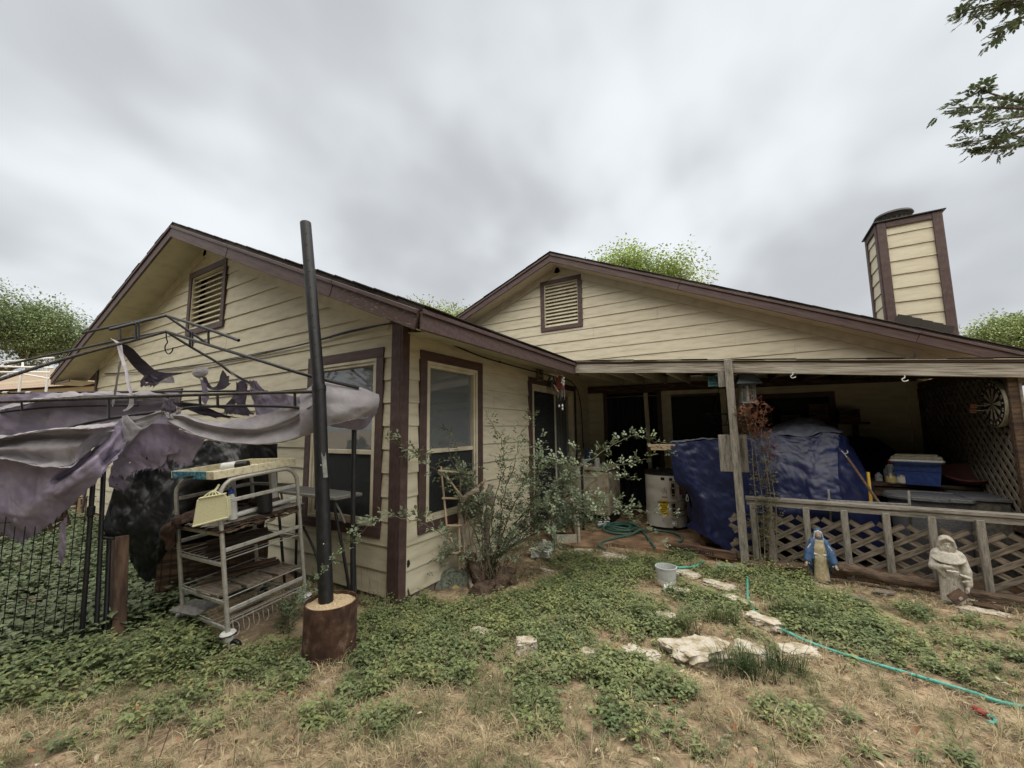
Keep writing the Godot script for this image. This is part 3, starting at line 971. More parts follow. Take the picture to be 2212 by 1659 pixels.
# ---------------------------------------------------------------- patio cover, post, railing
func patio_cover() -> void:
	var c := thing("patio_cover", "weathered patio roof frame with peeling front beam and grey post", "patio cover")
	var a := Vector3(-2.2, 2.47, -5.5)
	var b := Vector3(-0.17, 2.31, -5.5)
	var e := Vector3(2.6, 2.035, -5.5)
	bar(c, "beam", a, b, 0.135, 0.04, M.beam)
	bar(c, "beam", b + Vector3(0.002, 0, 0), e, 0.135, 0.04, M.beam)
	var up := Vector3(0, 0.085, 0.012)
	bar(c, "fascia_board", a + up, b + up, 0.03, 0.05, M.brown)
	bar(c, "fascia_board", b + up, e + up, 0.03, 0.05, M.brown)
	bar(c, "drip_edge", a + up + Vector3(0, 0.018, 0.006), e + up + Vector3(0, 0.018, 0.006), 0.008, 0.06, M.vinyl)
	for k in 16:
		var t := (k + 0.5) / 16.0
		var p := a.lerp(e, t) + up + Vector3(0, 0.028 + 0.004 * (k % 3), -0.06)
		bar(c, "shingle", p - Vector3(0.152, -0.013, 0), p + Vector3(0.152, -0.013, 0), 0.008, 0.2 + 0.02 * (k % 2), M.shingle)
	# deck of the patio roof, laid from the wall to the beam
	var st := new_st()
	st.set_smooth_group(-1)
	var t0 := [Vector3(-2.2, 2.57, -5.53), Vector3(2.6, 2.135, -5.53), Vector3(2.6, 2.38, -7.88), Vector3(-2.2, 2.6, -7.88)]
	var t1 := []
	for p in t0:
		t1.append(p - Vector3(0, 0.02, 0))
	quad(st, t0[0], t0[3], t0[2], t0[1])
	quad(st, t1[0], t1[1], t1[2], t1[3])
	for k in 4:
		quad(st, t0[k], t0[(k + 1) % 4], t1[(k + 1) % 4], t1[k])
	part(c, "roof_deck", done(st), M.dark_wood)
	for k in 12:
		var x := -2.1 + k * 0.405
		var s := (x + 2.2) / 4.8
		bar(c, "rafter", Vector3(x, lerpf(2.47, 2.04, s), -5.53), Vector3(x, lerpf(2.5, 2.28, s), -7.86), 0.13, 0.038, M.dark_wood if k > 3 else M.cream)
	bar(c, "ledger", Vector3(-2.82, 2.36, -7.84), Vector3(2.1, 2.28, -7.84), 0.14, 0.04, M.dark_wood)
	# the post leans a little and stands in front of the beam
	var post := part(c, "post", bx(2.42, 0.085, 0.085, 0.006), M.grey_wood, Transform3D(Basis(Vector3(-0.012, 1, 0).normalized(), Vector3(-1, -0.012, 0).normalized(), Vector3(0, 0, 1)), Vector3(-0.16, 1.19, -5.435)))
	post.set_meta("label", "grey grained wooden post standing in front of the beam")
	part(c, "post_block", bx(0.2, 0.1, 0.04), M.grey_wood, Transform3D(Basis(Vector3.UP, Vector3.LEFT, Vector3.BACK), Vector3(-0.245, 2.17, -5.47)))
	part(c, "end_post", bx(2.0, 0.085, 0.085, 0.006), M.grey_wood, Transform3D(Basis(Vector3.UP, Vector3.LEFT, Vector3.BACK), Vector3(2.55, 1.0, -5.52)))
	part(c, "notice_board", bx(0.44, 0.3, 0.02), M.grey_wood, Transform3D(Basis(Vector3.UP, Vector3.LEFT, Vector3.BACK), Vector3(-0.19, 1.275, -5.495)))
	for k in 3:
		var hp: Vector3 = [Vector3(0.457, 2.152, -5.45), Vector3(0.464, 2.144, -5.45), Vector3(1.376, 2.049, -5.45)][k]
		if k == 1:
			continue
		part(c, "hook", tube(curve([hp + Vector3(0, 0.04, 0), hp + Vector3(0, 0.015, 0), hp + Vector3(-0.022, 0.0, 0), hp + Vector3(-0.012, -0.022, 0), hp + Vector3(0.012, -0.02, 0), hp + Vector3(0.026, -0.012, 0)], 4), 0.005), M.white_plastic)
	# railing with lattice
	var r := thing("patio_railing", "low grey railing with diagonal lattice along the patio front", "railing")
	bar(r, "top_rail", Vector3(-0.1, 0.765, -5.5), Vector3(3.2, 0.765, -5.5), 0.035, 0.11, M.grey_wood)
	bar(r, "rail_face", Vector3(-0.09, 0.72, -5.475), Vector3(3.2, 0.715, -5.475), 0.06, 0.03, M.grey_wood)
	var k := 0
	for x in [-0.03, 0.13, 0.46, 0.79, 1.115, 1.44, 1.77, 2.1, 2.43, 2.76]:
		bar(r, "baluster", Vector3(x, -0.06, -5.455), Vector3(x + 0.004 * (k % 3 - 1), 0.71, -5.455), 0.058, 0.032, M.grey_wood, Vector3.RIGHT)
		k += 1
	bar(r, "bottom_rail", Vector3(-0.1, 0.05, -5.5), Vector3(3.2, 0.02, -5.5), 0.09, 0.04, M.dark_wood)
	var lo := 0.05
	var hi := 0.59
	var run := (hi - lo) / 0.62
	var x := -0.33 - run
	while x < 3.2:
		for s in 2:
			# slats at 45 degrees between lo and hi, cut where the panel ends
			var pa := Vector2(x, lo) if s == 0 else Vector2(x, hi)
			var pb := Vector2(x + run, hi) if s == 0 else Vector2(x + run, lo)
			var x_cut := -0.33 + 0.1 * absf(sin(x * 7.0))
			if pb.x <= x_cut + 0.06:
				continue
			if pa.x < x_cut:
				pa = pa.lerp(pb, (x_cut - pa.x) / (pb.x - pa.x))
			var z := -5.513 - 0.009 * s
			bar(r, "lattice_slat", Vector3(pa.x, pa.y, z), Vector3(pb.x, pb.y, z), 0.05, 0.008, M.lattice, Vector3.UP, 0.001)
		x += 0.226
	# sleepers along the foot of the railing
	var l1 := thing("log", "weathered split log lying along the railing between the two statues", "log", Vector3.ZERO, "")
	part(l1, "bark", tube(curve([Vector3(0.62, 0.152, -5.33), Vector3(0.806, 0.15, -5.33), Vector3(1.033, 0.113, -5.34), Vector3(1.297, 0.11, -5.35), Vector3(1.401, 0.103, -5.36)], 6), 0.06, 0.045, 10, 0.6), M.old_log)
	var l2 := thing("log", "short flattened log at the foot of the railing left of the blue cloaked statue", "log")
	part(l2, "bark", tube(curve([Vector3(-0.117, 0.045, -5.36), Vector3(0.169, 0.075, -5.35), Vector3(0.422, 0.109, -5.34)], 6), 0.045, 0.05, 10, 0.5), M.old_log)
	var l3 := thing("sleeper", "dark squared timber lying under the lattice at the right edge", "timber")
	bar(l3, "timber", Vector3(1.551, 0.043, -5.4), Vector3(3.2, -0.02, -5.42), 0.1, 0.12, M.old_log)
	var l4 := thing("plank", "thin dark plank in the dirt in front of the squared timber at the right", "plank")
	bar(l4, "board", Vector3(1.591, 0.02, -5.261), Vector3(1.942, 0.02, -5.19), 0.02, 0.07, M.dark_wood)
	# side wall of the patio: lattice over a dark screen
	var w := thing("lattice_wall", "dark diagonal lattice screen closing the right side of the patio", "lattice wall")
	part(w, "backing", bx(0.02, 2.2, 2.36), M.lattice, at(Vector3(2.17, 1.1, -6.71)))
	part(w, "frame", bx(0.05, 0.1, 2.36), M.dark_wood, at(Vector3(2.13, 2.12, -6.71)))
	part(w, "frame", bx(0.05, 0.09, 2.36), M.dark_wood, at(Vector3(2.13, 0.62, -6.71)))
	part(w, "frame", bx(0.07, 2.1, 0.08), M.dark_wood, at(Vector3(2.13, 1.05, -5.58)))
	part(w, "frame", bx(0.06, 2.1, 0.07), M.dark_wood, at(Vector3(2.125, 1.05, -7.83)))
	var z := -7.9 - 1.4
	while z < -5.6:
		for s in 2:
			var pa := Vector2(z, 0.66 if s == 0 else 2.08)
			var pb := Vector2(z + 1.42, 2.08 if s == 0 else 0.66)
			var c0 := -7.86
			var c1 := -5.62
			var qa := pa
			var qb := pb
			if pb.x < c0 + 0.05 or pa.x > c1 - 0.05:
				continue
			if pa.x < c0:
				qa = pa.lerp(pb, (c0 - pa.x) / 1.42)
			if pb.x > c1:
				qb = pa.lerp(pb, (c1 - pa.x) / 1.42)
			bar(w, "lattice_slat", Vector3(2.145 - 0.009 * s, qa.y, qa.x), Vector3(2.145 - 0.009 * s, qb.y, qb.x), 0.038, 0.008, M.lattice, Vector3.UP, 0.001)
		z += 0.13


# ---------------------------------------------------------------- things on the patio
func patio_things() -> void:
	heater()
	freezer()
	reel_and_hoses()
	tarp_pile()
	tables()
	hangings()
	statues()


func arc_patch(r: float, a0: float, a1: float, y0: float, y1: float, n := 8) -> Mesh:
	var st := new_st()
	st.set_smooth_group(1)
	for k in n:
		var p := a0 + (a1 - a0) * k / n
		var q := a0 + (a1 - a0) * (k + 1) / n
		quad(st, Vector3(sin(p) * r, y1, cos(p) * r), Vector3(sin(q) * r, y1, cos(q) * r), Vector3(sin(q) * r, y0, cos(q) * r), Vector3(sin(p) * r, y0, cos(p) * r))
	return done(st)


func heater() -> void:
	var t := thing("water_heater", "white cylindrical water heater with yellow label standing on the patio", "water heater", Vector3(-1.22, 0.05, -6.82))
	# its local +z is turned to face the yard
	t.rotation.y = deg_to_rad(10)
	var r := 0.3
	part(t, "tank", lathe([Vector2(0.0, 0.03), Vector2(r, 0.03), Vector2(r, 0.81), Vector2(r * 0.99, 0.815)], 40), M.white_enamel)
	part(t, "top_cap", lathe([Vector2(r + 0.004, 0.805), Vector2(r + 0.006, 0.845), Vector2(r - 0.02, 0.862), Vector2(0.0, 0.868)], 40), M.black)
	part(t, "base_ring", lathe([Vector2(r - 0.01, 0.0), Vector2(r + 0.003, 0.0), Vector2(r + 0.003, 0.035), Vector2(r - 0.01, 0.035)], 40), M.black)
	part(t, "seam", bx(0.004, 0.75, 0.004, 0.001), M.dirty_enamel, at(Vector3(sin(0.5) * r, 0.42, cos(0.5) * r)))
	part(t, "pipe_stub", lathe([Vector2(0.02, 0.86), Vector2(0.02, 0.9), Vector2(0.0, 0.9)], 12), M.steel, at(Vector3(-0.1, 0, -0.05)))
	var f := r + 0.003
	var lab := part(t, "energy_label", arc_patch(f, -0.3, 0.09, 0.21, 0.43), M.yellow_label)
	var turn := func(a: float, y: float, rr := f + 0.001) -> Transform3D:
		return Transform3D(Basis(Vector3.UP, a), Vector3(sin(a) * rr, y, cos(a) * rr))
	words(lab, "lettering", "ENERGY", 0.024, M.ink, turn.call(-0.2, 0.405), 0.001)
	words(lab, "lettering", "GUIDE", 0.024, M.ink, turn.call(0.01, 0.405), 0.001)
	for k in 5:
		part(lab, "text_line", arc_patch(f + 0.001, -0.27 + 0.02 * (k % 2), 0.05 - 0.03 * (k % 3), 0.24 + k * 0.028, 0.247 + k * 0.028), M.ink)
	var pp := part(t, "paper_label", arc_patch(f, -0.24, 0.08, 0.44, 0.5), M.paper)
	part(pp, "red_band", arc_patch(f + 0.001, -0.18, 0.07, 0.478, 0.492), M.red_ink)
	for k in 2:
		part(t, "badge", arc_patch(f, -0.2 + k * 0.4, -0.02 + k * 0.37, 0.735 - k * 0.01, 0.78 - k * 0.01), M.black)
	var wl := part(t, "warning_label", arc_patch(f, 0.62, 1.0, 0.2, 0.43), M.ink)
	part(wl, "sheet", arc_patch(f + 0.001, 0.635, 0.985, 0.29, 0.42), M.paper)
	part(wl, "sheet", arc_patch(f + 0.001, 0.635, 0.985, 0.208, 0.272), M.white_plastic)
	part(wl, "red_band", arc_patch(f + 0.001, 0.635, 0.985, 0.272, 0.286), M.red_ink)
	for k in 5:
		part(wl, "text_line", arc_patch(f + 0.002, 0.67, 0.95, 0.305 + k * 0.022, 0.309 + k * 0.022), M.ink)
	for k in 2:
		var y := 0.3 + k * 0.3
		var pan := part(t, "access_panel", arc_patch(f + 0.006, 0.2, 0.52, y - 0.13, y + 0.13), M.dirty_enamel)
		part(pan, "opening_shade", arc_patch(f + 0.008, 0.28, 0.43, y - 0.1, y + 0.09), M.gap_shade)  # dark patch painted for the shade inside the panel
		for j in 4:
			part(pan, "wiring", bx(0.03, 0.018, 0.012), M.black_steel if j % 2 else M.dirty_enamel, turn.call(0.345, y - 0.07 + j * 0.045, f + 0.012))
	part(t, "red_sticker", arc_patch(f, 0.7, 0.92, 0.52, 0.64), M.red_ink)
	part(t, "yellow_tag", bx(0.02, 0.12, 0.003, 0.001), M.yellow_label, turn.call(0.93, 0.6, f + 0.01))
	var dv := part(t, "drain_valve", lathe([Vector2(0.0, 0.0), Vector2(0.04, 0.0), Vector2(0.04, 0.012), Vector2(0.022, 0.02), Vector2(0.022, 0.05), Vector2(0.012, 0.05), Vector2(0.012, 0.042), Vector2(0.0, 0.042)], 16), M.white_plastic, Transform3D(Basis(Vector3.UP, 0.34) * Basis(Vector3.RIGHT, PI / 2), Vector3(sin(0.34) * r, 0.09, cos(0.34) * r)))
	part(dv, "stain", bx(0.04, 0.002, 0.06, 0.001), M.rust, at(Vector3(0, 0.004, 0.045)))
	for k in 4:
		part(t, "torn_sticker", arc_patch(f, -0.2 + k * 0.07, -0.16 + k * 0.075, 0.55 - 0.02 * (k % 2), 0.6 + 0.015 * (k % 3)), M.dirty_enamel)


func freezer() -> void:
	var f := thing("chest_freezer", "dirty old white chest freezer beside the patio door", "freezer", Vector3(-2.4, 0.05, -6.7))
	part(f, "cabinet", bx(0.8, 0.68, 0.66, 0.015), M.dirty_enamel, at(Vector3(0, 0.49, 0)))
	part(f, "lid", bx(0.82, 0.07, 0.68, 0.02), M.dirty_enamel, at(Vector3(0, 0.875, 0)))
	part(f, "gasket", bx(0.79, 0.014, 0.65, 0.003), M.black, at(Vector3(0, 0.836, 0)))
	part(f, "gap_shade_block", bx(0.76, 0.14, 0.6), M.gap_shade, at(Vector3(0, 0.075, -0.01)))  # dark block painted as the shaded gap under the cabinet
	part(f, "handle", bx(0.14, 0.02, 0.03, 0.006), M.red_brown, at(Vector3(0.12, 0.838, 0.345)))
	var y := 0.912
	var j := thing("glass_jar", "clear glass jar with a pale lid on the freezer", "jar", Vector3(-2.22, 0.05 + y - 0.002, -6.5))
	part(j, "glass", lathe([Vector2(0.0, 0.0), Vector2(0.042, 0.0), Vector2(0.045, 0.02), Vector2(0.045, 0.1), Vector2(0.036, 0.12)], 16), M.clear_plastic)
	part(j, "lid", lathe([Vector2(0.0385, 0.118), Vector2(0.0385, 0.137), Vector2(0.0, 0.139)], 16), M.white_plastic)
	var b := thing("spray_bottle", "blue spray bottle standing at the back of the freezer", "bottle", Vector3(-2.46, 0.05 + y - 0.002, -6.72))
	var blue := plain("#27406e", 0.4)
	part(b, "bottle", lathe([Vector2(0.0, 0.0), Vector2(0.05, 0.0), Vector2(0.052, 0.14), Vector2(0.02, 0.19), Vector2(0.018, 0.22), Vector2(0.0, 0.22)], 16), blue)
	part(b, "nozzle", bx(0.11, 0.035, 0.03, 0.008), blue, at(Vector3(0.02, 0.237, 0)))
	part(b, "trigger", bx(0.012, 0.06, 0.02, 0.003), M.white_plastic, at(Vector3(0.045, 0.195, 0), Basis(Vector3.BACK, 0.3)))
	for k in 3:
		var t := thing("flower_pot", ["small terracotta pot on the freezer's left end", "brown pot with dark soil in the middle of the freezer", "white mug by the freezer's front edge"][k], ["pot", "pot", "mug"][k], Vector3(-2.72 + k * 0.12, 0.05 + y - 0.002, -6.6 + 0.08 * (k % 2)))
		var pm: Material = [M.red_brown, M.brown_cloth, M.white_plastic][k]
		part(t, "pot", lathe([Vector2(0.0, 0.0), Vector2(0.035, 0.0), Vector2(0.05, 0.08), Vector2(0.055, 0.08), Vector2(0.055, 0.1), Vector2(0.045, 0.1), Vector2(0.04, 0.085), Vector2(0.0, 0.085)], 16), pm)
	var p := thing("steel_post", "thin black steel post in front of the freezer", "post", Vector3(-2.28, 0.0, -5.95))
	part(p, "tube", tube(PackedVector3Array([Vector3(0, -0.05, 0), Vector3(0, 0.5, 0), Vector3(0.002, 0.98, 0)]), 0.02), M.black_steel)
	part(p, "cap", lathe([Vector2(0.023, 0.97), Vector2(0.023, 1.0), Vector2(0.0, 1.005)], 12), M.black)


func coil(center: Vector3, r: float, turns: float, sq: float, rise: float) -> Array:
	var out := []
	var n := int(turns * 10)
	for i in n + 1:
		var a := TAU * i / 10.0
		var rr := r * (1.0 + 0.13 * sin(a * 0.37) + 0.05 * sin(a * 1.9))
		out.append(center + Vector3(cos(a) * rr, rise * i / n + 0.01 * sin(a * 2.3), sin(a) * rr * sq))
	return out


func reel_and_hoses() -> void:
	var t := thing("hose_reel", "beige plastic hose reel behind the rose bush", "hose reel", Vector3(-2.36, 0.02, -5.42))
	t.rotation.y = 0.5
	for s in [-1, 1]:
		part(t, "side_frame", tube(curve([Vector3(s * 0.17, 0.0, 0.24), Vector3(s * 0.17, 0.3, 0.16), Vector3(s * 0.17, 0.52, 0.0), Vector3(s * 0.17, 0.3, -0.16), Vector3(s * 0.17, 0.0, -0.22)], 6), 0.022, 0.022, 8), M.beige_plastic)
		part(t, "drum_flange", lathe([Vector2(0.05, 0.0), Vector2(0.23, 0.0), Vector2(0.235, 0.012), Vector2(0.21, 0.025), Vector2(0.05, 0.02)], 28), M.beige_plastic, at(Vector3(s * 0.13, 0.32, 0), Basis(Vector3.BACK, PI / 2)))
	part(t, "drum", lathe([Vector2(0.1, -0.13), Vector2(0.1, 0.13)], 20), M.beige_plastic, at(Vector3(0, 0.32, 0), Basis(Vector3.BACK, PI / 2)))
	for k in 5:
		part(t, "wound_hose", tube(curve(coil(Vector3.ZERO, 0.13 + 0.018 * (k % 2), 1.0, 1.0, 0.02), 3), 0.011, 0.011, 6), M.hose_dark, at(Vector3(-0.1 + k * 0.045, 0.32, 0), Basis(Vector3.BACK, PI / 2)))
	part(t, "handle", tube(curve([Vector3(-0.1, 0.5, -0.03), Vector3(-0.1, 0.74, -0.06), Vector3(-0.07, 0.83, -0.07), Vector3(0.07, 0.83, -0.07), Vector3(0.1, 0.74, -0.06), Vector3(0.1, 0.5, -0.03)], 6), 0.02, 0.02, 8), M.beige_plastic)
	part(t, "front_panel", bx(0.28, 0.12, 0.02, 0.01), M.beige_plastic, at(Vector3(0, 0.07, 0.23), Basis(Vector3.RIGHT, -0.25)))
	var h := thing("coiled_hose", "dark green garden hose lying in loose coils on the patio", "hose")
	part(h, "coils", tube(curve([Vector3(-2.118, 0.07, -6.083), Vector3(-2.035, 0.08, -6.355), Vector3(-1.77, 0.09, -6.447), Vector3(-1.515, 0.1, -6.262), Vector3(-1.559, 0.07, -5.978), Vector3(-1.847, 0.075, -5.898), Vector3(-1.996, 0.1, -6.006), Vector3(-1.886, 0.12, -6.352), Vector3(-1.621, 0.13, -6.33), Vector3(-1.454, 0.07, -6.179), Vector3(-1.215, 0.07, -5.64), Vector3(-1.139, 0.07, -5.45)], 7), 0.0145, 0.0145, 8), M.hose_dark)
	part(h, "coils", tube(curve([Vector3(-1.706, 0.03, -5.226), Vector3(-1.795, 0.05, -5.251), Vector3(-1.808, 0.065, -5.423), Vector3(-1.668, 0.07, -5.736), Vector3(-1.538, 0.09, -5.9), Vector3(-1.451, 0.12, -6.08), Vector3(-1.315, 0.07, -6.354), Vector3(-1.076, 0.07, -6.332), Vector3(-0.93, 0.07, -6.176), Vector3(-0.893, 0.07, -5.978), Vector3(-0.918, 0.07, -5.881)], 7), 0.0145, 0.0145, 8), M.hose_dark)
	part(h, "coils", tube(curve(coil(Vector3(-1.802, 0.066, -6.216), 0.2, 2.6, 0.7, 0.05), 3), 0.0145, 0.0145, 8), M.hose_dark)
	var f := thing("sprinkler", "white plastic sprinkler base at the edge of the coiled hose", "sprinkler", Vector3(-2.108, 0.05, -6.348))
	part(f, "base", lathe([Vector2(0.0, 0.0), Vector2(0.1, 0.0), Vector2(0.11, 0.02), Vector2(0.06, 0.04), Vector2(0.0, 0.045)], 20), M.white_plastic)
	part(f, "arm", bx(0.22, 0.02, 0.03, 0.006), M.white_plastic, at(Vector3(0, 0.06, 0), turned(30)))
	part(f, "spindle", lathe([Vector2(0.02, 0.04), Vector2(0.015, 0.08), Vector2(0.0, 0.08)], 12), M.black)
	var s := thing("hose", "light turquoise hose crossing the dirt to the right edge of the yard", "hose")
	part(s, "run", tube(curve([on_ground(1.9, -3.72, 0.015), Vector3(1.215, 0.02, -3.528), Vector3(1.026, 0.018, -3.565), Vector3(0.801, 0.02, -3.616), Vector3(0.566, 0.018, -3.673), Vector3(0.301, 0.02, -3.757), Vector3(0.113, 0.03, -3.873), Vector3(-0.036, 0.03, -4.053), Vector3(-0.113, 0.03, -4.315), Vector3(-0.122, 0.03, -4.734), Vector3(-0.136, 0.03, -5.116), Vector3(-0.235, 0.03, -5.274), Vector3(-0.417, 0.03, -5.226)], 7), 0.012, 0.012, 8), M.hose)
	var s2 := thing("hose", "short arched piece of light turquoise hose behind the white tub", "hose")
	part(s2, "run", tube(curve([Vector3(-1.012, 0.03, -5.063), Vector3(-0.882, 0.05, -4.902), Vector3(-0.739, 0.05, -4.912), Vector3(-0.617, 0.04, -5.082), Vector3(-0.572, 0.02, -5.358)], 7), 0.013, 0.013, 8), M.hose)
	var s3 := thing("hose", "green hose hanging down from the hose reel to the stones", "hose")
	part(s3, "run", tube(curve([Vector3(-2.268, 0.615, -5.15), Vector3(-2.331, 0.375, -5.1), Vector3(-2.336, 0.157, -5), Vector3(-2.236, 0.05, -4.823), Vector3(-2.308, 0.05, -4.748), Vector3(-2.416, 0.06, -4.836)], 7), 0.012, 0.012, 8), M.hose_dark)


# a blue tarpaulin over a heap, stretched left over a length of lumber
func tarp_pile() -> void:
	var l := thing("lumber", "pale new length of lumber sticking out of the blue tarp", "lumber")
	for k in 2:
		bar(l, "board", Vector3(-1.242, 1.316, -5.85) + Vector3(0.03 * k, 0.02 - 0.042 * k, 0), Vector3(0.2, 1.36 - 0.042 * k, -6.05), 0.038, 0.09, M.new_wood)
	var t := thing("blue_tarp", "creased dark blue tarp draped over a heap on the patio", "tarp")
	var front := [
		[Vector3(-0.968, 1.374, -5.85), Vector3(-0.792, 1.386, -5.85), Vector3(-0.604, 1.406, -5.85), Vector3(-0.358, 1.429, -5.85), Vector3(-0.018, 1.447, -5.85), Vector3(0.13, 1.463, -5.9), Vector3(0.303, 1.485, -6), Vector3(0.591, 1.453, -6.02), Vector3(0.756, 1.514, -6), Vector3(0.896, 1.498, -5.98)],
		[Vector3(-0.946, 1.186, -5.82), Vector3(-0.749, 1.155, -5.82), Vector3(-0.549, 1.161, -5.82), Vector3(-0.371, 1.184, -5.82), Vector3(-0.034, 1.21, -5.82), Vector3(0.127, 1.212, -5.86), Vector3(0.285, 1.292, -5.92), Vector3(0.537, 1.296, -5.92), Vector3(0.68, 1.3, -5.9), Vector3(0.845, 1.305, -5.86)],
		[Vector3(-0.907, 0.855, -5.85), Vector3(-0.728, 0.889, -5.8), Vector3(-0.547, 0.899, -5.8), Vector3(-0.357, 0.892, -5.8), Vector3(-0.054, 0.91, -5.8), Vector3(0.121, 0.934, -5.82), Vector3(0.268, 1.115, -5.84), Vector3(0.478, 1.066, -5.82), Vector3(0.617, 1.076, -5.78), Vector3(0.813, 1.125, -5.74)],
		[Vector3(-0.752, 0.678, -5.9), Vector3(-0.623, 0.67, -5.78), Vector3(-0.496, 0.645, -5.78), Vector3(-0.34, 0.641, -5.78), Vector3(-0.069, 0.68, -5.78), Vector3(0.131, 0.696, -5.78), Vector3(0.247, 0.863, -5.78), Vector3(0.424, 0.839, -5.76), Vector3(0.561, 0.857, -5.7), Vector3(0.798, 0.914, -5.66)],
		[Vector3(-0.764, 0.353, -6), Vector3(-0.573, 0.385, -5.76), Vector3(-0.45, 0.348, -5.76), Vector3(-0.313, 0.33, -5.76), Vector3(-0.071, 0.439, -5.76), Vector3(0.141, 0.465, -5.74), Vector3(0.231, 0.677, -5.72), Vector3(0.374, 0.655, -5.7), Vector3(0.524, 0.638, -5.66), Vector3(0.804, 0.706, -5.62)],
		[Vector3(-0.861, 0.241, -6.1), Vector3(-0.597, 0.217, -5.74), Vector3(-0.446, 0.136, -5.74), Vector3(-0.244, 0.008, -5.74), Vector3(-0.049, 0.125, -5.74), Vector3(0.148, 0.194, -5.7), Vector3(0.221, 0.341, -5.68), Vector3(0.341, 0.25, -5.66), Vector3(0.489, 0.203, -5.64), Vector3(0.779, 0.254, -5.6)]]
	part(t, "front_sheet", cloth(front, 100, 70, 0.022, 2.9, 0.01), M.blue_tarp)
	var top := [
		[Vector3(-0.968, 1.374, -5.85), Vector3(-0.792, 1.386, -5.85), Vector3(-0.604, 1.406, -5.85), Vector3(-0.358, 1.429, -5.85), Vector3(-0.018, 1.447, -5.85), Vector3(0.13, 1.463, -5.9), Vector3(0.303, 1.485, -6), Vector3(0.591, 1.453, -6.02), Vector3(0.756, 1.514, -6), Vector3(0.896, 1.498, -5.98)],
		[Vector3(-0.9, 1.4, -5.98), Vector3(-0.6, 1.42, -5.99), Vector3(-0.36, 1.42, -6.0), Vector3(-0.1, 1.44, -6.05), Vector3(0.1, 1.46, -6.08), Vector3(0.25, 1.5, -6.15), Vector3(0.4, 1.57, -6.2), Vector3(0.6, 1.62, -6.25), Vector3(0.8, 1.58, -6.25), Vector3(0.96, 1.5, -6.2)],
		[Vector3(-0.9, 1.3, -6.1), Vector3(-0.6, 1.28, -6.2), Vector3(-0.3, 1.3, -6.4), Vector3(-0.1, 1.4, -6.5), Vector3(0.1, 1.46, -6.5), Vector3(0.25, 1.5, -6.5), Vector3(0.4, 1.55, -6.6), Vector3(0.62, 1.6, -6.6), Vector3(0.85, 1.52, -6.6), Vector3(1.0, 1.45, -6.5)],
		[Vector3(-0.88, 0.6, -6.15), Vector3(-0.6, 0.6, -6.4), Vector3(-0.3, 0.6, -6.9), Vector3(-0.1, 0.6, -7.1), Vector3(0.1, 0.6, -7.1), Vector3(0.3, 0.6, -7.1), Vector3(0.5, 0.6, -7.2), Vector3(0.7, 0.6, -7.2), Vector3(0.9, 0.6, -7.2), Vector3(1.1, 0.6, -7.1)]]
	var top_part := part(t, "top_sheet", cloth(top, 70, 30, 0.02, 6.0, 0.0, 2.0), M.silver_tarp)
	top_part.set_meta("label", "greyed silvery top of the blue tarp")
	var side := [
		[Vector3(0.896, 1.498, -5.98), Vector3(0.98, 1.46, -6.2), Vector3(1.02, 1.42, -6.5), Vector3(1.12, 1.2, -7.0)],
		[Vector3(0.845, 1.196, -5.8), Vector3(1.1, 1.1, -6.1), Vector3(1.14, 1.1, -6.5), Vector3(1.2, 1.0, -7.0)],
		[Vector3(0.806, 0.915, -5.66), Vector3(1.16, 0.8, -6.0), Vector3(1.2, 0.8, -6.5), Vector3(1.22, 0.8, -7.0)],
		[Vector3(0.779, 0.254, -5.6), Vector3(1.2, 0.2, -5.95), Vector3(1.22, 0.2, -6.4), Vector3(1.24, 0.2, -7.0)]]
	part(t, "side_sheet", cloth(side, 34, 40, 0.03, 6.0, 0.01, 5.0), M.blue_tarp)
	var fl := [
		[Vector3(-0.964, 1.087, -5.9), Vector3(-0.931, 1.051, -5.9), Vector3(-0.908, 0.978, -5.9)],
		[Vector3(-0.953, 0.933, -5.95), Vector3(-0.919, 0.907, -5.95), Vector3(-0.887, 0.844, -5.95)],
		[Vector3(-0.923, 0.818, -6), Vector3(-0.862, 0.784, -6), Vector3(-0.797, 0.696, -6)],
		[Vector3(-0.809, 0.744, -6.05), Vector3(-0.778, 0.672, -6.05), Vector3(-0.769, 0.526, -6.05)],
		[Vector3(-0.826, 0.401, -6.1), Vector3(-0.802, 0.348, -6.1), Vector3(-0.77, 0.315, -6.1)]]
	part(t, "flap", cloth(fl, 12, 24, 0.012, 9.0, 0.006, 8.0), M.blue_tarp)
	part(t, "eyelet", lathe([Vector2(0.006, 0.0), Vector2(0.013, 0.0), Vector2(0.013, 0.004), Vector2(0.006, 0.004)], 14), M.steel, at(Vector3(-0.907, 0.89, -5.86), Basis(Vector3.RIGHT, PI / 2)))
	var c := thing("clip_hook", "white metal snap hook hanging at the tarp's left edge", "hook", Vector3(-0.79, 0.649, -5.95))
	part(c, "loop", tube(curve([Vector3(0, 0.04, 0), Vector3(0.012, 0.0, 0), Vector3(0.016, -0.035, 0), Vector3(0, -0.05, 0), Vector3(-0.014, -0.035, 0), Vector3(-0.01, 0.0, 0)], 4, true), 0.004), M.white_plastic)
	# what stands under the tarp's left end: an old table
	var tb := thing("covered_table", "wooden table hidden under the blue tarp with one leg showing", "table")
	part(tb, "tabletop", bx(1.7, 0.04, 0.7), M.dark_wood, at(Vector3(0.1, 0.8, -6.45)))
	for p in [Vector2(-0.55, -6.2), Vector2(-0.62, -5.93), Vector2(0.8, -6.2), Vector2(0.8, -6.7)]:
		part(tb, "leg", bx(0.07, 0.75, 0.07), M.red_wood, at(Vector3(p.x, 0.42, p.y)))
	var b := thing("sign_board", "reddish timber with stencilled dark lettering lying at the patio edge", "timber")
	var pa := Vector3(-1.016, 0.09, -5.558)
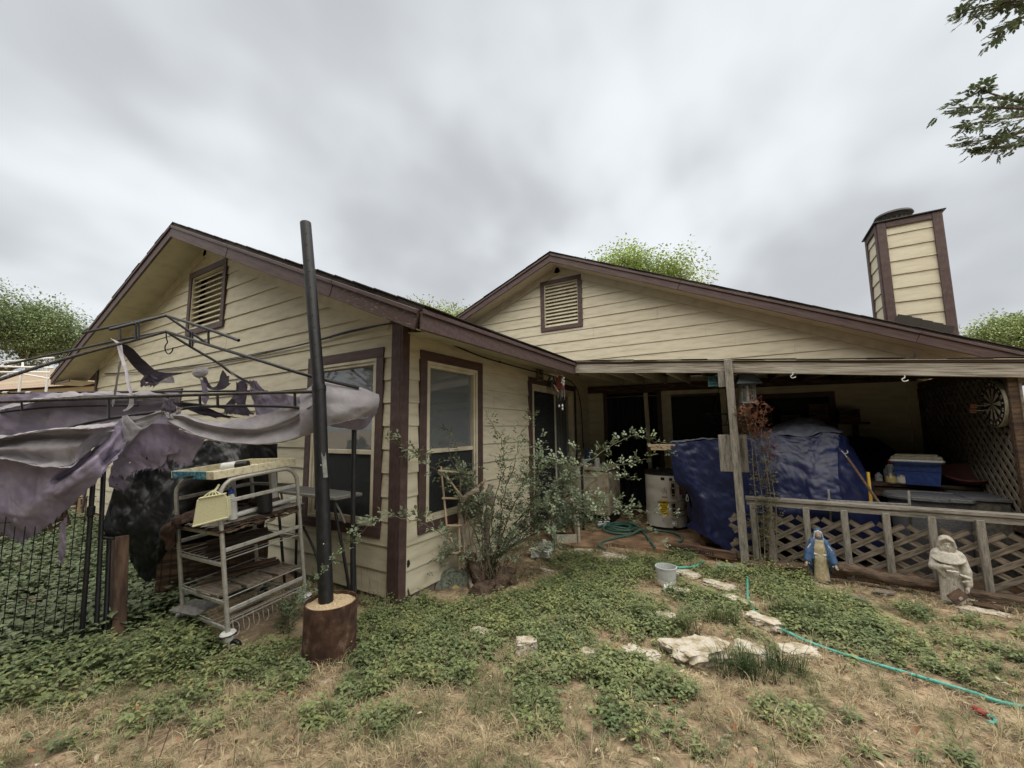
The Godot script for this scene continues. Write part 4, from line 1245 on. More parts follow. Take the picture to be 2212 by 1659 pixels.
	var pb := Vector3(-0.227, 0.09, -5.485)
	var beam := bar(b, "timber", pa, pb, 0.09, 0.06, M.red_wood)
	words(beam, "lettering", "1 HERITAGE BY ROUTE", 0.04, M.ink, at(Vector3(-0.12, -0.005, 0.031)), 0.002)
	var r := thing("rake", "garden rake with a long red wooden handle leaning on the tarp", "rake")
	part(r, "handle", tube(PackedVector3Array([Vector3(1.112, 0.776, -5.62), Vector3(1, 1.009, -5.64), Vector3(0.893, 1.243, -5.68)]), 0.014), M.red_wood)
	part(r, "head", tube(curve([Vector3(0.893, 1.243, -5.68), Vector3(0.876, 1.278, -5.69), Vector3(0.854, 1.314, -5.7)], 4), 0.006), M.steel)
	part(r, "head", tube(curve([Vector3(0.876, 1.278, -5.69), Vector3(0.906, 1.293, -5.69), Vector3(0.902, 1.315, -5.7)], 4), 0.005), M.steel)
	var s := thing("yellow_stick", "yellow painted stick standing beside the rake handle", "stick")
	part(s, "stick", tube(PackedVector3Array([Vector3(1.053, 0.774, -5.66), Vector3(1.06, 0.926, -5.7), Vector3(1.067, 1.085, -5.74)]), 0.015), plain("#b08c22", 0.6))
	var w := thing("steel_stand", "thin grey steel bars standing behind the top rail", "stand")
	bar(w, "bar", Vector3(0.692, 0.9, -5.58), Vector3(0.687, 0.561, -5.58), 0.02, 0.012, M.mill_plate, Vector3.RIGHT)
	bar(w, "bar", Vector3(1.336, 0.926, -5.58), Vector3(1.317, 0.464, -5.58), 0.022, 0.012, M.mill_plate, Vector3.RIGHT)
	bar(w, "bar", Vector3(0.675, 0.782, -5.58), Vector3(1.334, 0.79, -5.58), 0.02, 0.012, M.mill_plate)


func tables() -> void:
	# grey tote with an oval lid
	var t := thing("storage_tub", "large grey plastic tub with an oval rimmed lid behind the railing", "tub", Vector3(1.599, 0.808, -6) * Vector3(1, 0, 1) + Vector3(0, 0.05, 0))
	var oval := Basis().scaled(Vector3(0.78, 0.96, 0.5))
	var grey_p := textured(noise_tex([0.0, "#3e3f40", 0.5, "#55565a", 1.0, "#6b6c6d"], 0.03, 5, 1, 81), Vector3(2, 2, 2), 0.6)
	part(t, "tub", lathe([Vector2(0.0, 0.0), Vector2(0.36, 0.0), Vector2(0.44, 0.8), Vector2(0.46, 0.8)], 36), grey_p, at(Vector3.ZERO, oval))
	part(t, "lid", lathe([Vector2(0.455, 0.79), Vector2(0.49, 0.79), Vector2(0.49, 0.815), Vector2(0.475, 0.82), Vector2(0.47, 0.84), Vector2(0.44, 0.842), Vector2(0.425, 0.83), Vector2(0.0, 0.835)], 40), grey_p, at(Vector3.ZERO, oval))
	for s in [-1, 1]:
		part(t, "latch", bx(0.16, 0.035, 0.02), grey_p, at(Vector3(0.14 * s, 0.785, 0.29)))
	var k := thing("workbench", "long dark workbench against the right end of the patio", "bench", Vector3(1.53, 0.05, -6.78))
	part(k, "worktop", bx(1.15, 0.035, 0.8), M.dark_wood, at(Vector3(0, 0.84, 0)))
	for p in [Vector2(-0.52, 0.35), Vector2(0.52, 0.35), Vector2(-0.52, -0.35), Vector2(0.52, -0.35)]:
		part(k, "leg", bx(0.07, 0.82, 0.07), M.dark_wood, at(Vector3(p.x, 0.41, p.y)))
	part(k, "apron", bx(1.0, 0.12, 0.03), M.dark_wood, at(Vector3(0, 0.76, 0.36)))
	var kc := thing("cabinet", "dark grey low cabinet beside the tub at the patio's right end", "cabinet", Vector3(1.98, 0.05, -6.2))
	part(kc, "carcass", bx(0.28, 0.78, 0.7), M.dark_lattice, at(Vector3(0, 0.39, 0)))
	part(kc, "top", bx(0.31, 0.03, 0.74), grey_p, at(Vector3(0, 0.795, 0)))
	part(kc, "door", bx(0.015, 0.7, 0.62), M.dark_lattice, at(Vector3(-0.148, 0.39, 0)))
	var top := 0.05 + 0.8575
	# cooler
	var c := thing("cooler", "blue picnic cooler with a grubby white lid and handle", "cooler", Vector3(1.642, 0.827, -6.45) * Vector3(1, 0, 1) + Vector3(0, top, 0))
	c.rotation.y = deg_to_rad(-16)
	var blue := textured(noise_tex([0.0, "#1b3160", 0.5, "#243d76", 1.0, "#2e4985"], 0.02, 4, 1, 82), Vector3(1.5, 1.5, 1.5), 0.45)
	var st := new_st()
	add_prism(st, PackedVector2Array([Vector2(-0.17, 0.0), Vector2(0.17, 0.0), Vector2(0.2, 0.26), Vector2(-0.2, 0.26)]), -0.13, 0.13)
	part(c, "body", done(st), blue)
	part(c, "band", bx(0.385, 0.008, 0.272, 0.003), plain("#162c5c", 0.5), at(Vector3(0, 0.155, 0)))
	part(c, "lid", bx(0.43, 0.06, 0.3, 0.015), M.beige_plastic, at(Vector3(0, 0.288, 0)))
	part(c, "lid_panel", bx(0.36, 0.03, 0.22, 0.012), M.beige_plastic, at(Vector3(0, 0.325, 0)))
	part(c, "handle", tube(curve([Vector3(-0.21, 0.25, 0.02), Vector3(-0.215, 0.27, 0.15), Vector3(-0.16, 0.272, 0.19), Vector3(0.16, 0.272, 0.19), Vector3(0.215, 0.27, 0.15), Vector3(0.21, 0.25, 0.02)], 5), 0.013), M.white_plastic)
	var wb := thing("red_basin", "shallow red-brown oval basin tilted on the bench beside the cooler", "basin", Vector3(2.041, 0.866, -6.5) * Vector3(1, 0, 1) + Vector3(0, top + 0.05, 0))
	wb.rotation = Vector3(0.35, -0.3, -0.1)
	wb.scale = Vector3.ONE * 0.78
	part(wb, "bowl", lathe([Vector2(0.0, 0.0), Vector2(0.1, 0.005), Vector2(0.2, 0.06), Vector2(0.26, 0.14), Vector2(0.27, 0.14), Vector2(0.205, 0.05), Vector2(0.1, -0.006), Vector2(0.0, -0.012)], 32), plain("#54302a", 0.7))
	part(wb, "rim", tube(curve(coil(Vector3(0, 0.14, 0), 0.265, 1.0, 1.0, 0.0), 4), 0.008, 0.008, 6), plain("#5a2720", 0.6))
	var can := lathe([Vector2(0.0, 0.0), Vector2(0.05, 0.0), Vector2(0.05, 0.1), Vector2(0.047, 0.104), Vector2(0.045, 0.1), Vector2(0.0, 0.1)], 20)
	for i in 2:
		var q := thing("paint_can", ["small paint can with a yellowish label on the bench", "small paint can with a white label beside the cooler"][i], "can", [Vector3(1.392, 0.827, -6.4), Vector3(1.484, 0.829, -6.4)][i] * Vector3(1, 0, 1) + Vector3(0, top, 0))
		part(q, "can", can, M.steel)
		part(q, "label", lathe([Vector2(0.0512, 0.015), Vector2(0.0512, 0.085)], 20), [plain("#b3a06a", 0.6), M.paper][i])
		part(q, "drip", bx(0.02, 0.04, 0.003, 0.001), M.tray_yellow, at(Vector3(-0.01, 0.08, 0.051)))
	var sp := thing("aerosol_can", "white aerosol can with a red cap on the bench", "can", Vector3(1.447, 0.86, -6.55) * Vector3(1, 0, 1) + Vector3(0, top, 0))
	part(sp, "can", lathe([Vector2(0.0, 0.0), Vector2(0.042, 0.0), Vector2(0.042, 0.2), Vector2(0.03, 0.225), Vector2(0.0, 0.225)], 20), M.white_plastic)
	part(sp, "cap", lathe([Vector2(0.036, 0.21), Vector2(0.036, 0.265), Vector2(0.0, 0.27)], 20), plain("#9c1f22", 0.4))
	words(sp, "lettering", "PAINT", 0.03, M.ink, at(Vector3(0, 0.11, 0.0425), Basis(Vector3.BACK, PI / 2)), 0.001)
	for i in 3:
		var q := thing("glass_bottle", ["clear bottle left of the aerosol can", "tall pale bottle behind the aerosol can", "squat jar on the bench's left end"][i], ["bottle", "bottle", "jar"][i], [Vector3(1.431, 0.85, -6.7), Vector3(1.536, 0.85, -6.75), Vector3(1.325, 0.866, -6.6)][i] * Vector3(1, 0, 1) + Vector3(0, top, 0))
		var hh: float = [0.19, 0.22, 0.11][i]
		part(q, "glass", lathe([Vector2(0.0, 0.0), Vector2(0.036, 0.0), Vector2(0.037, hh * 0.65), Vector2(0.014, hh * 0.85), Vector2(0.014, hh), Vector2(0.0, hh)], 16), [M.clear_plastic, M.white_plastic, M.clear_plastic][i])
		part(q, "cap", lathe([Vector2(0.0165, hh - 0.004), Vector2(0.0165, hh + 0.014), Vector2(0.0, hh + 0.014)], 12), M.black)
	# the dark covered grill behind the tarp
	var g := thing("covered_grill", "black covered barbecue grill behind the blue tarp", "grill", Vector3(1.28, 0.05, -7.35))
	part(g, "cover", lathe([Vector2(0.36, 0.0), Vector2(0.38, 0.5), Vector2(0.4, 0.95), Vector2(0.33, 1.2), Vector2(0.18, 1.36), Vector2(0.0, 1.4)], 26), plain("#101114", 0.9), at(Vector3.ZERO, Basis().scaled(Vector3(1.2, 1.0, 0.8))))
	var sh := thing("wall_shelf", "dark shelf with clutter fixed to the back wall above the tarp", "shelf", Vector3(0.75, 1.62, -7.72))
	part(sh, "board", bx(1.5, 0.03, 0.26), M.dark_wood)
	for i in 3:
		part(sh, "bracket", bx(0.04, 0.18, 0.2), M.dark_wood, at(Vector3(-0.6 + i * 0.6, -0.1, -0.02)))
	for i in 4:
		var q := thing("storage_box", ["dark box on the left of the wall shelf", "low dark box near the shelf's middle", "tall dark box right of the shelf's middle", "dark box on the right end of the wall shelf"][i], "box", Vector3(0.2 + i * 0.36, 1.637, -7.72))
		part(q, "carton", bx(0.24, [0.2, 0.1, 0.26, 0.17][i], 0.2), M.dark_wood, at(Vector3(0, [0.1, 0.05, 0.13, 0.085][i], 0)))
		part(q, "lid", bx(0.25, 0.02, 0.21), M.dark_lattice, at(Vector3(0, [0.21, 0.11, 0.27, 0.18][i], 0)))
	var hb := thing("hanging_basket", "empty wire hanging basket in the dark behind the post", "basket", Vector3(-0.33, 1.78, -6.6))
	for i in 10:
		var a := TAU * i / 10
		part(hb, "wire", tube(curve([Vector3(cos(a) * 0.19, 0.0, sin(a) * 0.19), Vector3(cos(a) * 0.15, -0.12, sin(a) * 0.15), Vector3(0, -0.18, 0)], 4), 0.004, 0.004, 5), M.black)
	part(hb, "rim", tube(curve(coil(Vector3.ZERO, 0.19, 1.0, 1.0, 0.0), 3), 0.006, 0.006, 6), M.black)
	for i in 3:
		var a := TAU * i / 3
		part(hb, "chain", tube(PackedVector3Array([Vector3(cos(a) * 0.19, 0.0, sin(a) * 0.19), Vector3(cos(a) * 0.1, 0.25, sin(a) * 0.1), Vector3(0, 0.5, 0)]), 0.003, 0.003, 5), M.black)


func hangings() -> void:
	# insect lantern
	var z := thing("insect_lantern", "grey hooded electric insect lantern hanging from the beam", "lantern", Vector3(0.0, 1.87, -5.72))
	z.rotation.y = deg_to_rad(14)
	var hood := new_st()
	hood.set_smooth_group(-1)
	var lo := [Vector3(-0.135, 0.245, 0.135), Vector3(0.135, 0.245, 0.135), Vector3(0.135, 0.245, -0.135), Vector3(-0.135, 0.245, -0.135)]
	var hi := [Vector3(-0.075, 0.36, 0.075), Vector3(0.075, 0.36, 0.075), Vector3(0.075, 0.36, -0.075), Vector3(-0.075, 0.36, -0.075)]
	for k in 4:
		quad(hood, hi[k], hi[(k + 1) % 4], lo[(k + 1) % 4], lo[k])
	quad(hood, hi[3], hi[2], hi[1], hi[0])
	quad(hood, lo[0], lo[1], lo[2], lo[3])
	part(z, "hood", done(hood), plain("#59646c", 0.5))
	part(z, "hood_rim", bx(0.278, 0.014, 0.278, 0.004), plain("#4d575e", 0.5), at(Vector3(0, 0.243, 0)))
	for s in 4:
		for k in 7:
			part(z, "grid_wire", tube(PackedVector3Array([Vector3(-0.07 + k * 0.0233, 0.02, 0.075), Vector3(-0.07 + k * 0.0233, 0.13, 0.075), Vector3(-0.07 + k * 0.0233, 0.24, 0.075)]), 0.003, 0.003, 5), M.mill_plate, at(Vector3.ZERO, turned(90 * s)))
	part(z, "lamp_tube", lathe([Vector2(0.0, 0.03), Vector2(0.018, 0.03), Vector2(0.018, 0.22), Vector2(0.0, 0.22)], 12), M.white_plastic)
	part(z, "base", bx(0.17, 0.02, 0.17), M.mill_plate, at(Vector3(0, 0.01, 0)))
	for y in [0.09, 0.16]:
		frame4(z, "grid_band", Transform3D(Basis(Vector3.RIGHT, -PI / 2), Vector3(0, y, 0)), -0.08, -0.08, 0.08, 0.08, 0.006, -0.003, 0.003, M.mill_plate, M.mill_plate)
	part(z, "hanger", tube(curve([Vector3(0, 0.36, 0), Vector3(0.0, 0.42, 0), Vector3(0.0, 0.5, 0.02)], 4), 0.005), M.black)
	# teal sign
	var s := thing("hanging_sign", "small teal wooden sign with dark lettering hanging left of the post", "sign", Vector3(-0.343, 2.163, -5.6))
	part(s, "board", bx(0.155, 0.135, 0.012), textured(noise_tex([0.0, "#2b5258", 0.5, "#3d6d73", 1.0, "#577f84"], 0.03, 4, 1, 83), Vector3(3, 3, 3), 0.7))
	words(s, "lettering", "IN THE", 0.028, M.ink, at(Vector3(0.0, 0.032, 0.0065)), 0.001)
	words(s, "lettering", "SPRING", 0.026, M.ink, at(Vector3(0.0, 0.0, 0.0065)), 0.001)
	words(s, "lettering", "GARDEN", 0.024, M.ink, at(Vector3(0.0, -0.035, 0.0065)), 0.001)
	part(s, "cord", tube(curve([Vector3(-0.06, 0.065, 0), Vector3(0, 0.13, 0), Vector3(0.06, 0.065, 0)], 5), 0.002, 0.002, 5), M.black)
	# plaque beside the door
	var p := thing("wall_plaque", "small dark wall plaque with a large letter above the patio door", "plaque", Vector3(-2.8, 2.456, -5.604))
	p.rotation.y = PI / 2
	part(p, "board", bx(0.2, 0.24, 0.014), M.dark_wood)
	frame4(p, "edge", Transform3D(), -0.1, -0.12, 0.1, 0.12, 0.014, 0.002, 0.016, M.lattice, M.lattice)
	part(p, "field", bx(0.17, 0.2, 0.006), M.lattice, at(Vector3(0, 0, 0.006)))
	words(p, "lettering", "K", 0.1, M.ink, at(Vector3(0, 0.025, 0.01)), 0.003)
	words(p, "lettering", "Paulo", 0.04, M.ink, at(Vector3(0, -0.075, 0.01)), 0.003)
	# wind chime
	var w := thing("wind_chime", "birdhouse-like wind chime with white flowers and metal tubes under the eave", "wind chime", Vector3(-2.284, 2.237, -5.2))
	part(w, "house_panel", bx(0.1, 0.19, 0.06, 0.008), textured(noise_tex([0.0, "#4d221b", 0.5, "#6b3128", 1.0, "#86503f"], 0.03, 4, 1, 84), Vector3(4, 4, 4), 0.8), at(Vector3.ZERO, Basis(Vector3.BACK, 0.1)))
	part(w, "roof_slat", bx(0.13, 0.022, 0.08, 0.004), plain("#a3867a", 0.8), at(Vector3(-0.02, 0.115, 0), Basis(Vector3.BACK, -0.25)))
	part(w, "roof_slat", bx(0.13, 0.016, 0.03, 0.004), plain("#a3867a", 0.8), at(Vector3(-0.045, -0.08, 0.03), Basis(Vector3.BACK, -1.0)))
	part(w, "hook", tube(curve([Vector3(-0.06, 0.125, 0), Vector3(-0.055, 0.15, 0), Vector3(-0.075, 0.165, 0), Vector3(-0.06, 0.185, 0), Vector3(-0.06, 0.215, 0)], 5), 0.004), M.white_plastic)
	for k in 6:
		var x := -0.04 + k * 0.02
		part(w, "chime_tube", tube(PackedVector3Array([Vector3(x, -0.09, 0.02 * sin(k * 2.0)), Vector3(x, -0.15, 0.02 * sin(k * 2.0)), Vector3(x, -0.2 - 0.02 * (k % 3), 0.02 * sin(k * 2.0))]), 0.005), M.steel)
	for k in 2:
		part(w, "cord", tube(PackedVector3Array([Vector3(-0.015 + k * 0.05, -0.1, 0.01), Vector3(-0.015 + k * 0.05, -0.2, 0.01), Vector3(-0.015 + k * 0.05, -0.31, 0.01)]), 0.0015, 0.0015, 4), M.black)
	for q in [Vector3(-0.015, -0.33, 0.01), Vector3(0.035, -0.325, 0.01), Vector3(0.035, -0.37, 0.01)]:
		part(w, "pendant", lathe([Vector2(0.0, -0.025), Vector2(0.014, -0.012), Vector2(0.012, 0.004), Vector2(0.0, 0.025)], 12), M.white_plastic, at(q))
	for k in 12:
		var a := k * 2.4
		var q := Vector3(-0.07 + 0.035 * cos(a), 0.06 + 0.02 * sin(a), 0.04) if k < 5 else Vector3(0.065 + 0.015 * cos(a), 0.06 - 0.016 * (k - 5), 0.04)
		if k < 4:
			q = Vector3(-0.13 + k * 0.035, 0.135 - k * 0.014, 0.03)
		part(w, "flower", rock(Vector3(0.016, 0.014, 0.012), k * 1.7, 0.0, 0), M.white_plastic, at(q))
	for k in 26:
		var a := chance.randf() * TAU
		var b := Vector3(-0.12 + chance.randf_range(-0.05, 0.05), 0.05 + chance.randf_range(-0.05, 0.06), chance.randf_range(-0.04, 0.04))
		part(w, "moss_strand", tube(curve([b, b + Vector3(0.02 * cos(a), -0.07, 0.02), b + Vector3(0.03 * cos(a) + 0.02, -0.14 - 0.06 * chance.randf(), 0.02 * sin(a))], 3), 0.006, 0.001, 4), plain("#1f2a22", 0.95) if k < 20 else M.grey_stone)
	# dartboard on the lattice wall
	var d := thing("dartboard", "round black and white dartboard hung on the lattice wall", "dartboard", Vector3(2.115, 1.785, -5.8))
	d.rotation.y = -PI / 2
	part(d, "rim", lathe([Vector2(0.0, 0.0), Vector2(0.228, 0.0), Vector2(0.228, 0.038), Vector2(0.222, 0.042), Vector2(0.0, 0.042)], 48), M.beige_plastic, at(Vector3.ZERO, Basis(Vector3.RIGHT, PI / 2)))
	var face := func(r0: float, r1: float, a0: float, a1: float, zz: float) -> Mesh:
		var st := new_st()
		var n := maxi(1, int((a1 - a0) / 0.16))
		for k in n:
			var p0 := a0 + (a1 - a0) * k / n
			var p1 := a0 + (a1 - a0) * (k + 1) / n
			quad(st, Vector3(sin(p0) * r1, cos(p0) * r1, zz), Vector3(sin(p1) * r1, cos(p1) * r1, zz), Vector3(sin(p1) * r0, cos(p1) * r0, zz), Vector3(sin(p0) * r0, cos(p0) * r0, zz))
		return done(st)
	part(d, "number_ring", face.call(0.166, 0.22, 0.0, TAU, 0.044), M.black)
	var nums := [20, 1, 18, 4, 13, 6, 10, 15, 2, 17, 3, 19, 7, 16, 8, 11, 14, 9, 12, 5]
	var pale := plain("#a8a18a", 0.9)
	for k in 20:
		var a0 := TAU * (k - 0.5) / 20
		var a1 := TAU * (k + 0.5) / 20
		part(d, "segment", face.call(0.016, 0.155, a0 + 0.004, a1 - 0.004, 0.0445), M.black if k % 2 == 0 else pale)
		part(d, "double_band", face.call(0.157, 0.165, a0 + 0.004, a1 - 0.004, 0.0445), M.red_ink if k % 2 == 0 else M.hose_dark)
		part(d, "treble_band", face.call(0.094, 0.101, a0 + 0.004, a1 - 0.004, 0.0455), M.red_ink if k % 2 == 0 else M.hose_dark)
		var a := TAU * k / 20
		words(d, "number", str(nums[k]), 0.03, pale, Transform3D(Basis(Vector3.BACK, -a), Vector3(sin(a) * 0.193, cos(a) * 0.193, 0.0445)), 0.002)
	part(d, "bull", face.call(0.0, 0.014, 0.0, TAU, 0.046), M.red_ink)
	for k in 2:
		var q: Vector3 = [Vector3(-0.005, -0.005, 0.045), Vector3(-0.02, -0.055, 0.045)][k]
		var dir := Vector3(-0.15 - 0.1 * k, -0.08 + 0.02 * k, 1).normalized()
		var dd := thing("dart", ["orange flighted dart in the bullseye of the dartboard", "lower orange flighted dart sticking out of the dartboard"][k], "dart", d.position + d.basis * q)
		dd.basis = d.basis * Basis.looking_at(-dir, Vector3.UP)
		part(dd, "barrel", tube(PackedVector3Array([Vector3(0, 0, -0.005), Vector3(0, 0, 0.05), Vector3(0, 0, 0.1)]), 0.004), M.steel)
		for j in 4:
			part(dd, "flight", bx(0.018, 0.002, 0.045, 0.0005), plain("#8a5a42", 0.8), at(Vector3(0, 0, 0.12), Basis(Vector3.BACK, PI / 2 * j)) * at(Vector3(0.01, 0, 0)))


# ---------------------------------------------------------------- statues
var fld: PackedFloat32Array
var own: PackedInt32Array
var gn: Vector3i
var g0: Vector3
var gc := 0.005

func sdf_start(lo: Vector3, hi: Vector3, cell: float) -> void:
	g0 = lo
	gc = cell
	gn = Vector3i(((hi - lo) / cell).ceil())
	fld = PackedFloat32Array()
	fld.resize(gn.x * gn.y * gn.z)
	fld.fill(1.0)
	own = PackedInt32Array()
	own.resize(fld.size())


# tapered capsule squashed by s across its axes; joined with a smooth minimum k
func cap(a: Vector3, b: Vector3, ra: float, rb: float, who: int, k := 0.012, s := Vector3.ONE) -> void:
	var m := maxf(ra, rb) * maxf(s.x, maxf(s.y, s.z)) + k + gc * 2.0
	var lo := Vector3(minf(a.x, b.x), minf(a.y, b.y), minf(a.z, b.z)) - Vector3(m, m, m) - g0
	var hi := Vector3(maxf(a.x, b.x), maxf(a.y, b.y), maxf(a.z, b.z)) + Vector3(m, m, m) - g0
	var i0 := Vector3i((lo / gc).floor()).clamp(Vector3i.ZERO, gn - Vector3i.ONE)
	var i1 := Vector3i((hi / gc).ceil()).clamp(Vector3i.ZERO, gn - Vector3i.ONE)
	var inv := Vector3.ONE / s
	var sm := minf(s.x, minf(s.y, s.z))
	var aa := a * inv
	var ab := b * inv - aa
	var l2 := maxf(ab.length_squared(), 1e-9)
	for z in range(i0.z, i1.z + 1):
		for y in range(i0.y, i1.y + 1):
			var idx := (z * gn.y + y) * gn.x
			for x in range(i0.x, i1.x + 1):
				var p := (g0 + Vector3(x, y, z) * gc) * inv - aa
				var t := clampf(p.dot(ab) / l2, 0.0, 1.0)
				var d := (p.distance_to(ab * t) - lerpf(ra, rb, t)) * sm
				var o := fld[idx + x]
				if d < o:
					own[idx + x] = who
				var h := maxf(k - absf(d - o), 0.0)
				fld[idx + x] = minf(d, o) - h * h * 0.25 / k


func carve(c: Vector3, r: float, k := 0.006) -> void:
	var m := r + k + gc * 2.0
	var i0 := Vector3i(((c - Vector3(m, m, m) - g0) / gc).floor()).clamp(Vector3i.ZERO, gn - Vector3i.ONE)
	var i1 := Vector3i(((c + Vector3(m, m, m) - g0) / gc).ceil()).clamp(Vector3i.ZERO, gn - Vector3i.ONE)
	for z in range(i0.z, i1.z + 1):
		for y in range(i0.y, i1.y + 1):
			for x in range(i0.x, i1.x + 1):
				var idx := (z * gn.y + y) * gn.x + x
				var d := r - c.distance_to(g0 + Vector3(x, y, z) * gc)
				var h := maxf(k - absf(d - fld[idx]), 0.0)
				fld[idx] = maxf(d, fld[idx]) + h * h * 0.25 / k


func nets(paint: Array, grit: float) -> Mesh:
	var vid := {}
	var pos := PackedVector3Array()
	var col := PackedColorArray()
	var tri := PackedInt32Array()
	var sx := 1
	var sy := gn.x
	var sz := gn.x * gn.y
	var offs := [0, sx, sy, sx + sy, sz, sz + sx, sz + sy, sz + sx + sy]
	var edges := [[0, 1], [2, 3], [4, 5], [6, 7], [0, 2], [1, 3], [4, 6], [5, 7], [0, 4], [1, 5], [2, 6], [3, 7]]
	for z in gn.z - 1:
		for y in gn.y - 1:
			var row := (z * gn.y + y) * gn.x
			for x in gn.x - 1:
				var c := row + x
				var inside := 0
				for o in offs:
					if fld[c + o] < 0.0:
						inside += 1
				if inside == 0 or inside == 8:
					continue
				var sum := Vector3.ZERO
				var cnt := 0
				for e in edges:
					var fa := fld[c + offs[e[0]]]
					var fb := fld[c + offs[e[1]]]
					if (fa < 0.0) != (fb < 0.0):
						var t := fa / (fa - fb)
						var pa := Vector3(e[0] & 1, (e[0] >> 1) & 1, e[0] >> 2)
						var pb := Vector3(e[1] & 1, (e[1] >> 1) & 1, e[1] >> 2)
						sum += pa.lerp(pb, t)
						cnt += 1
				var p := g0 + (Vector3(x, y, z) + sum / cnt) * gc
				vid[c] = pos.size()
				pos.append(p)
				var pc: Color = paint[own[c]]
				var n := noise_a.get_noise_3d(p.x * 38.0, p.y * 26.0, p.z * 38.0)
				var n2 := noise_a.get_noise_3d(p.x * 110.0 + 5.0, p.y * 60.0, p.z * 110.0)
				pc = pc * (1.0 + grit * n * 1.2 + grit * 0.8 * n2)
				pc.a = 1.0
				col.append(pc)
	for c in vid:
		var z: int = c / sz
		var y: int = (c - z * sz) / sy
		var x: int = c - z * sz - y * sy
		for axis in 3:
			var s: int = [sx, sy, sz][axis]
			var u: int = [sy, sz, sx][axis]
			var v: int = [sz, sx, sy][axis]
			var lim: Array = [[y, z], [z, x], [x, y]][axis]
			if lim[0] == 0 or lim[1] == 0:
				continue
			var fa := fld[c]
			var fb := fld[c + s]
			if (fa < 0.0) == (fb < 0.0):
				continue
			if not (vid.has(c - u) and vid.has(c - v) and vid.has(c - u - v)):
				continue
			var q := [vid[c], vid[c - u], vid[c - u - v], vid[c - v]]
			if fa < 0.0:
				tri.append_array(PackedInt32Array([q[0], q[1], q[2], q[0], q[2], q[3]]))
			else:
				tri.append_array(PackedInt32Array([q[0], q[2], q[1], q[0], q[3], q[2]]))
	var st := new_st()
	st.set_smooth_group(0)
	for i in pos.size():
		st.set_color(col[i])
		st.add_vertex(pos[i])
	for i in tri:
		st.add_index(i)
	st.generate_normals()
	return st.commit()


func hand(p: Vector3, dir: Vector3, side: Vector3, who: int, sc := 1.0) -> void:
	var d := dir.normalized()
	var s := side.normalized()
	cap(p, p + d * 0.02 * sc, 0.009 * sc, 0.01 * sc, who, 0.006)
	for k in 4:
		var b := p + d * 0.022 * sc + s * (k - 1.5) * 0.0062 * sc
		var l: float = [0.02, 0.024, 0.023, 0.017][k] * sc
		cap(b, b + d * l + s * (k - 1.5) * 0.0018 + Vector3(0, -0.003, 0), 0.0036 * sc, 0.0027 * sc, who, 0.002)
	cap(p + d * 0.006 * sc - s * 0.008 * sc, p + d * 0.022 * sc - s * 0.019 * sc, 0.0042 * sc, 0.003 * sc, who, 0.003)


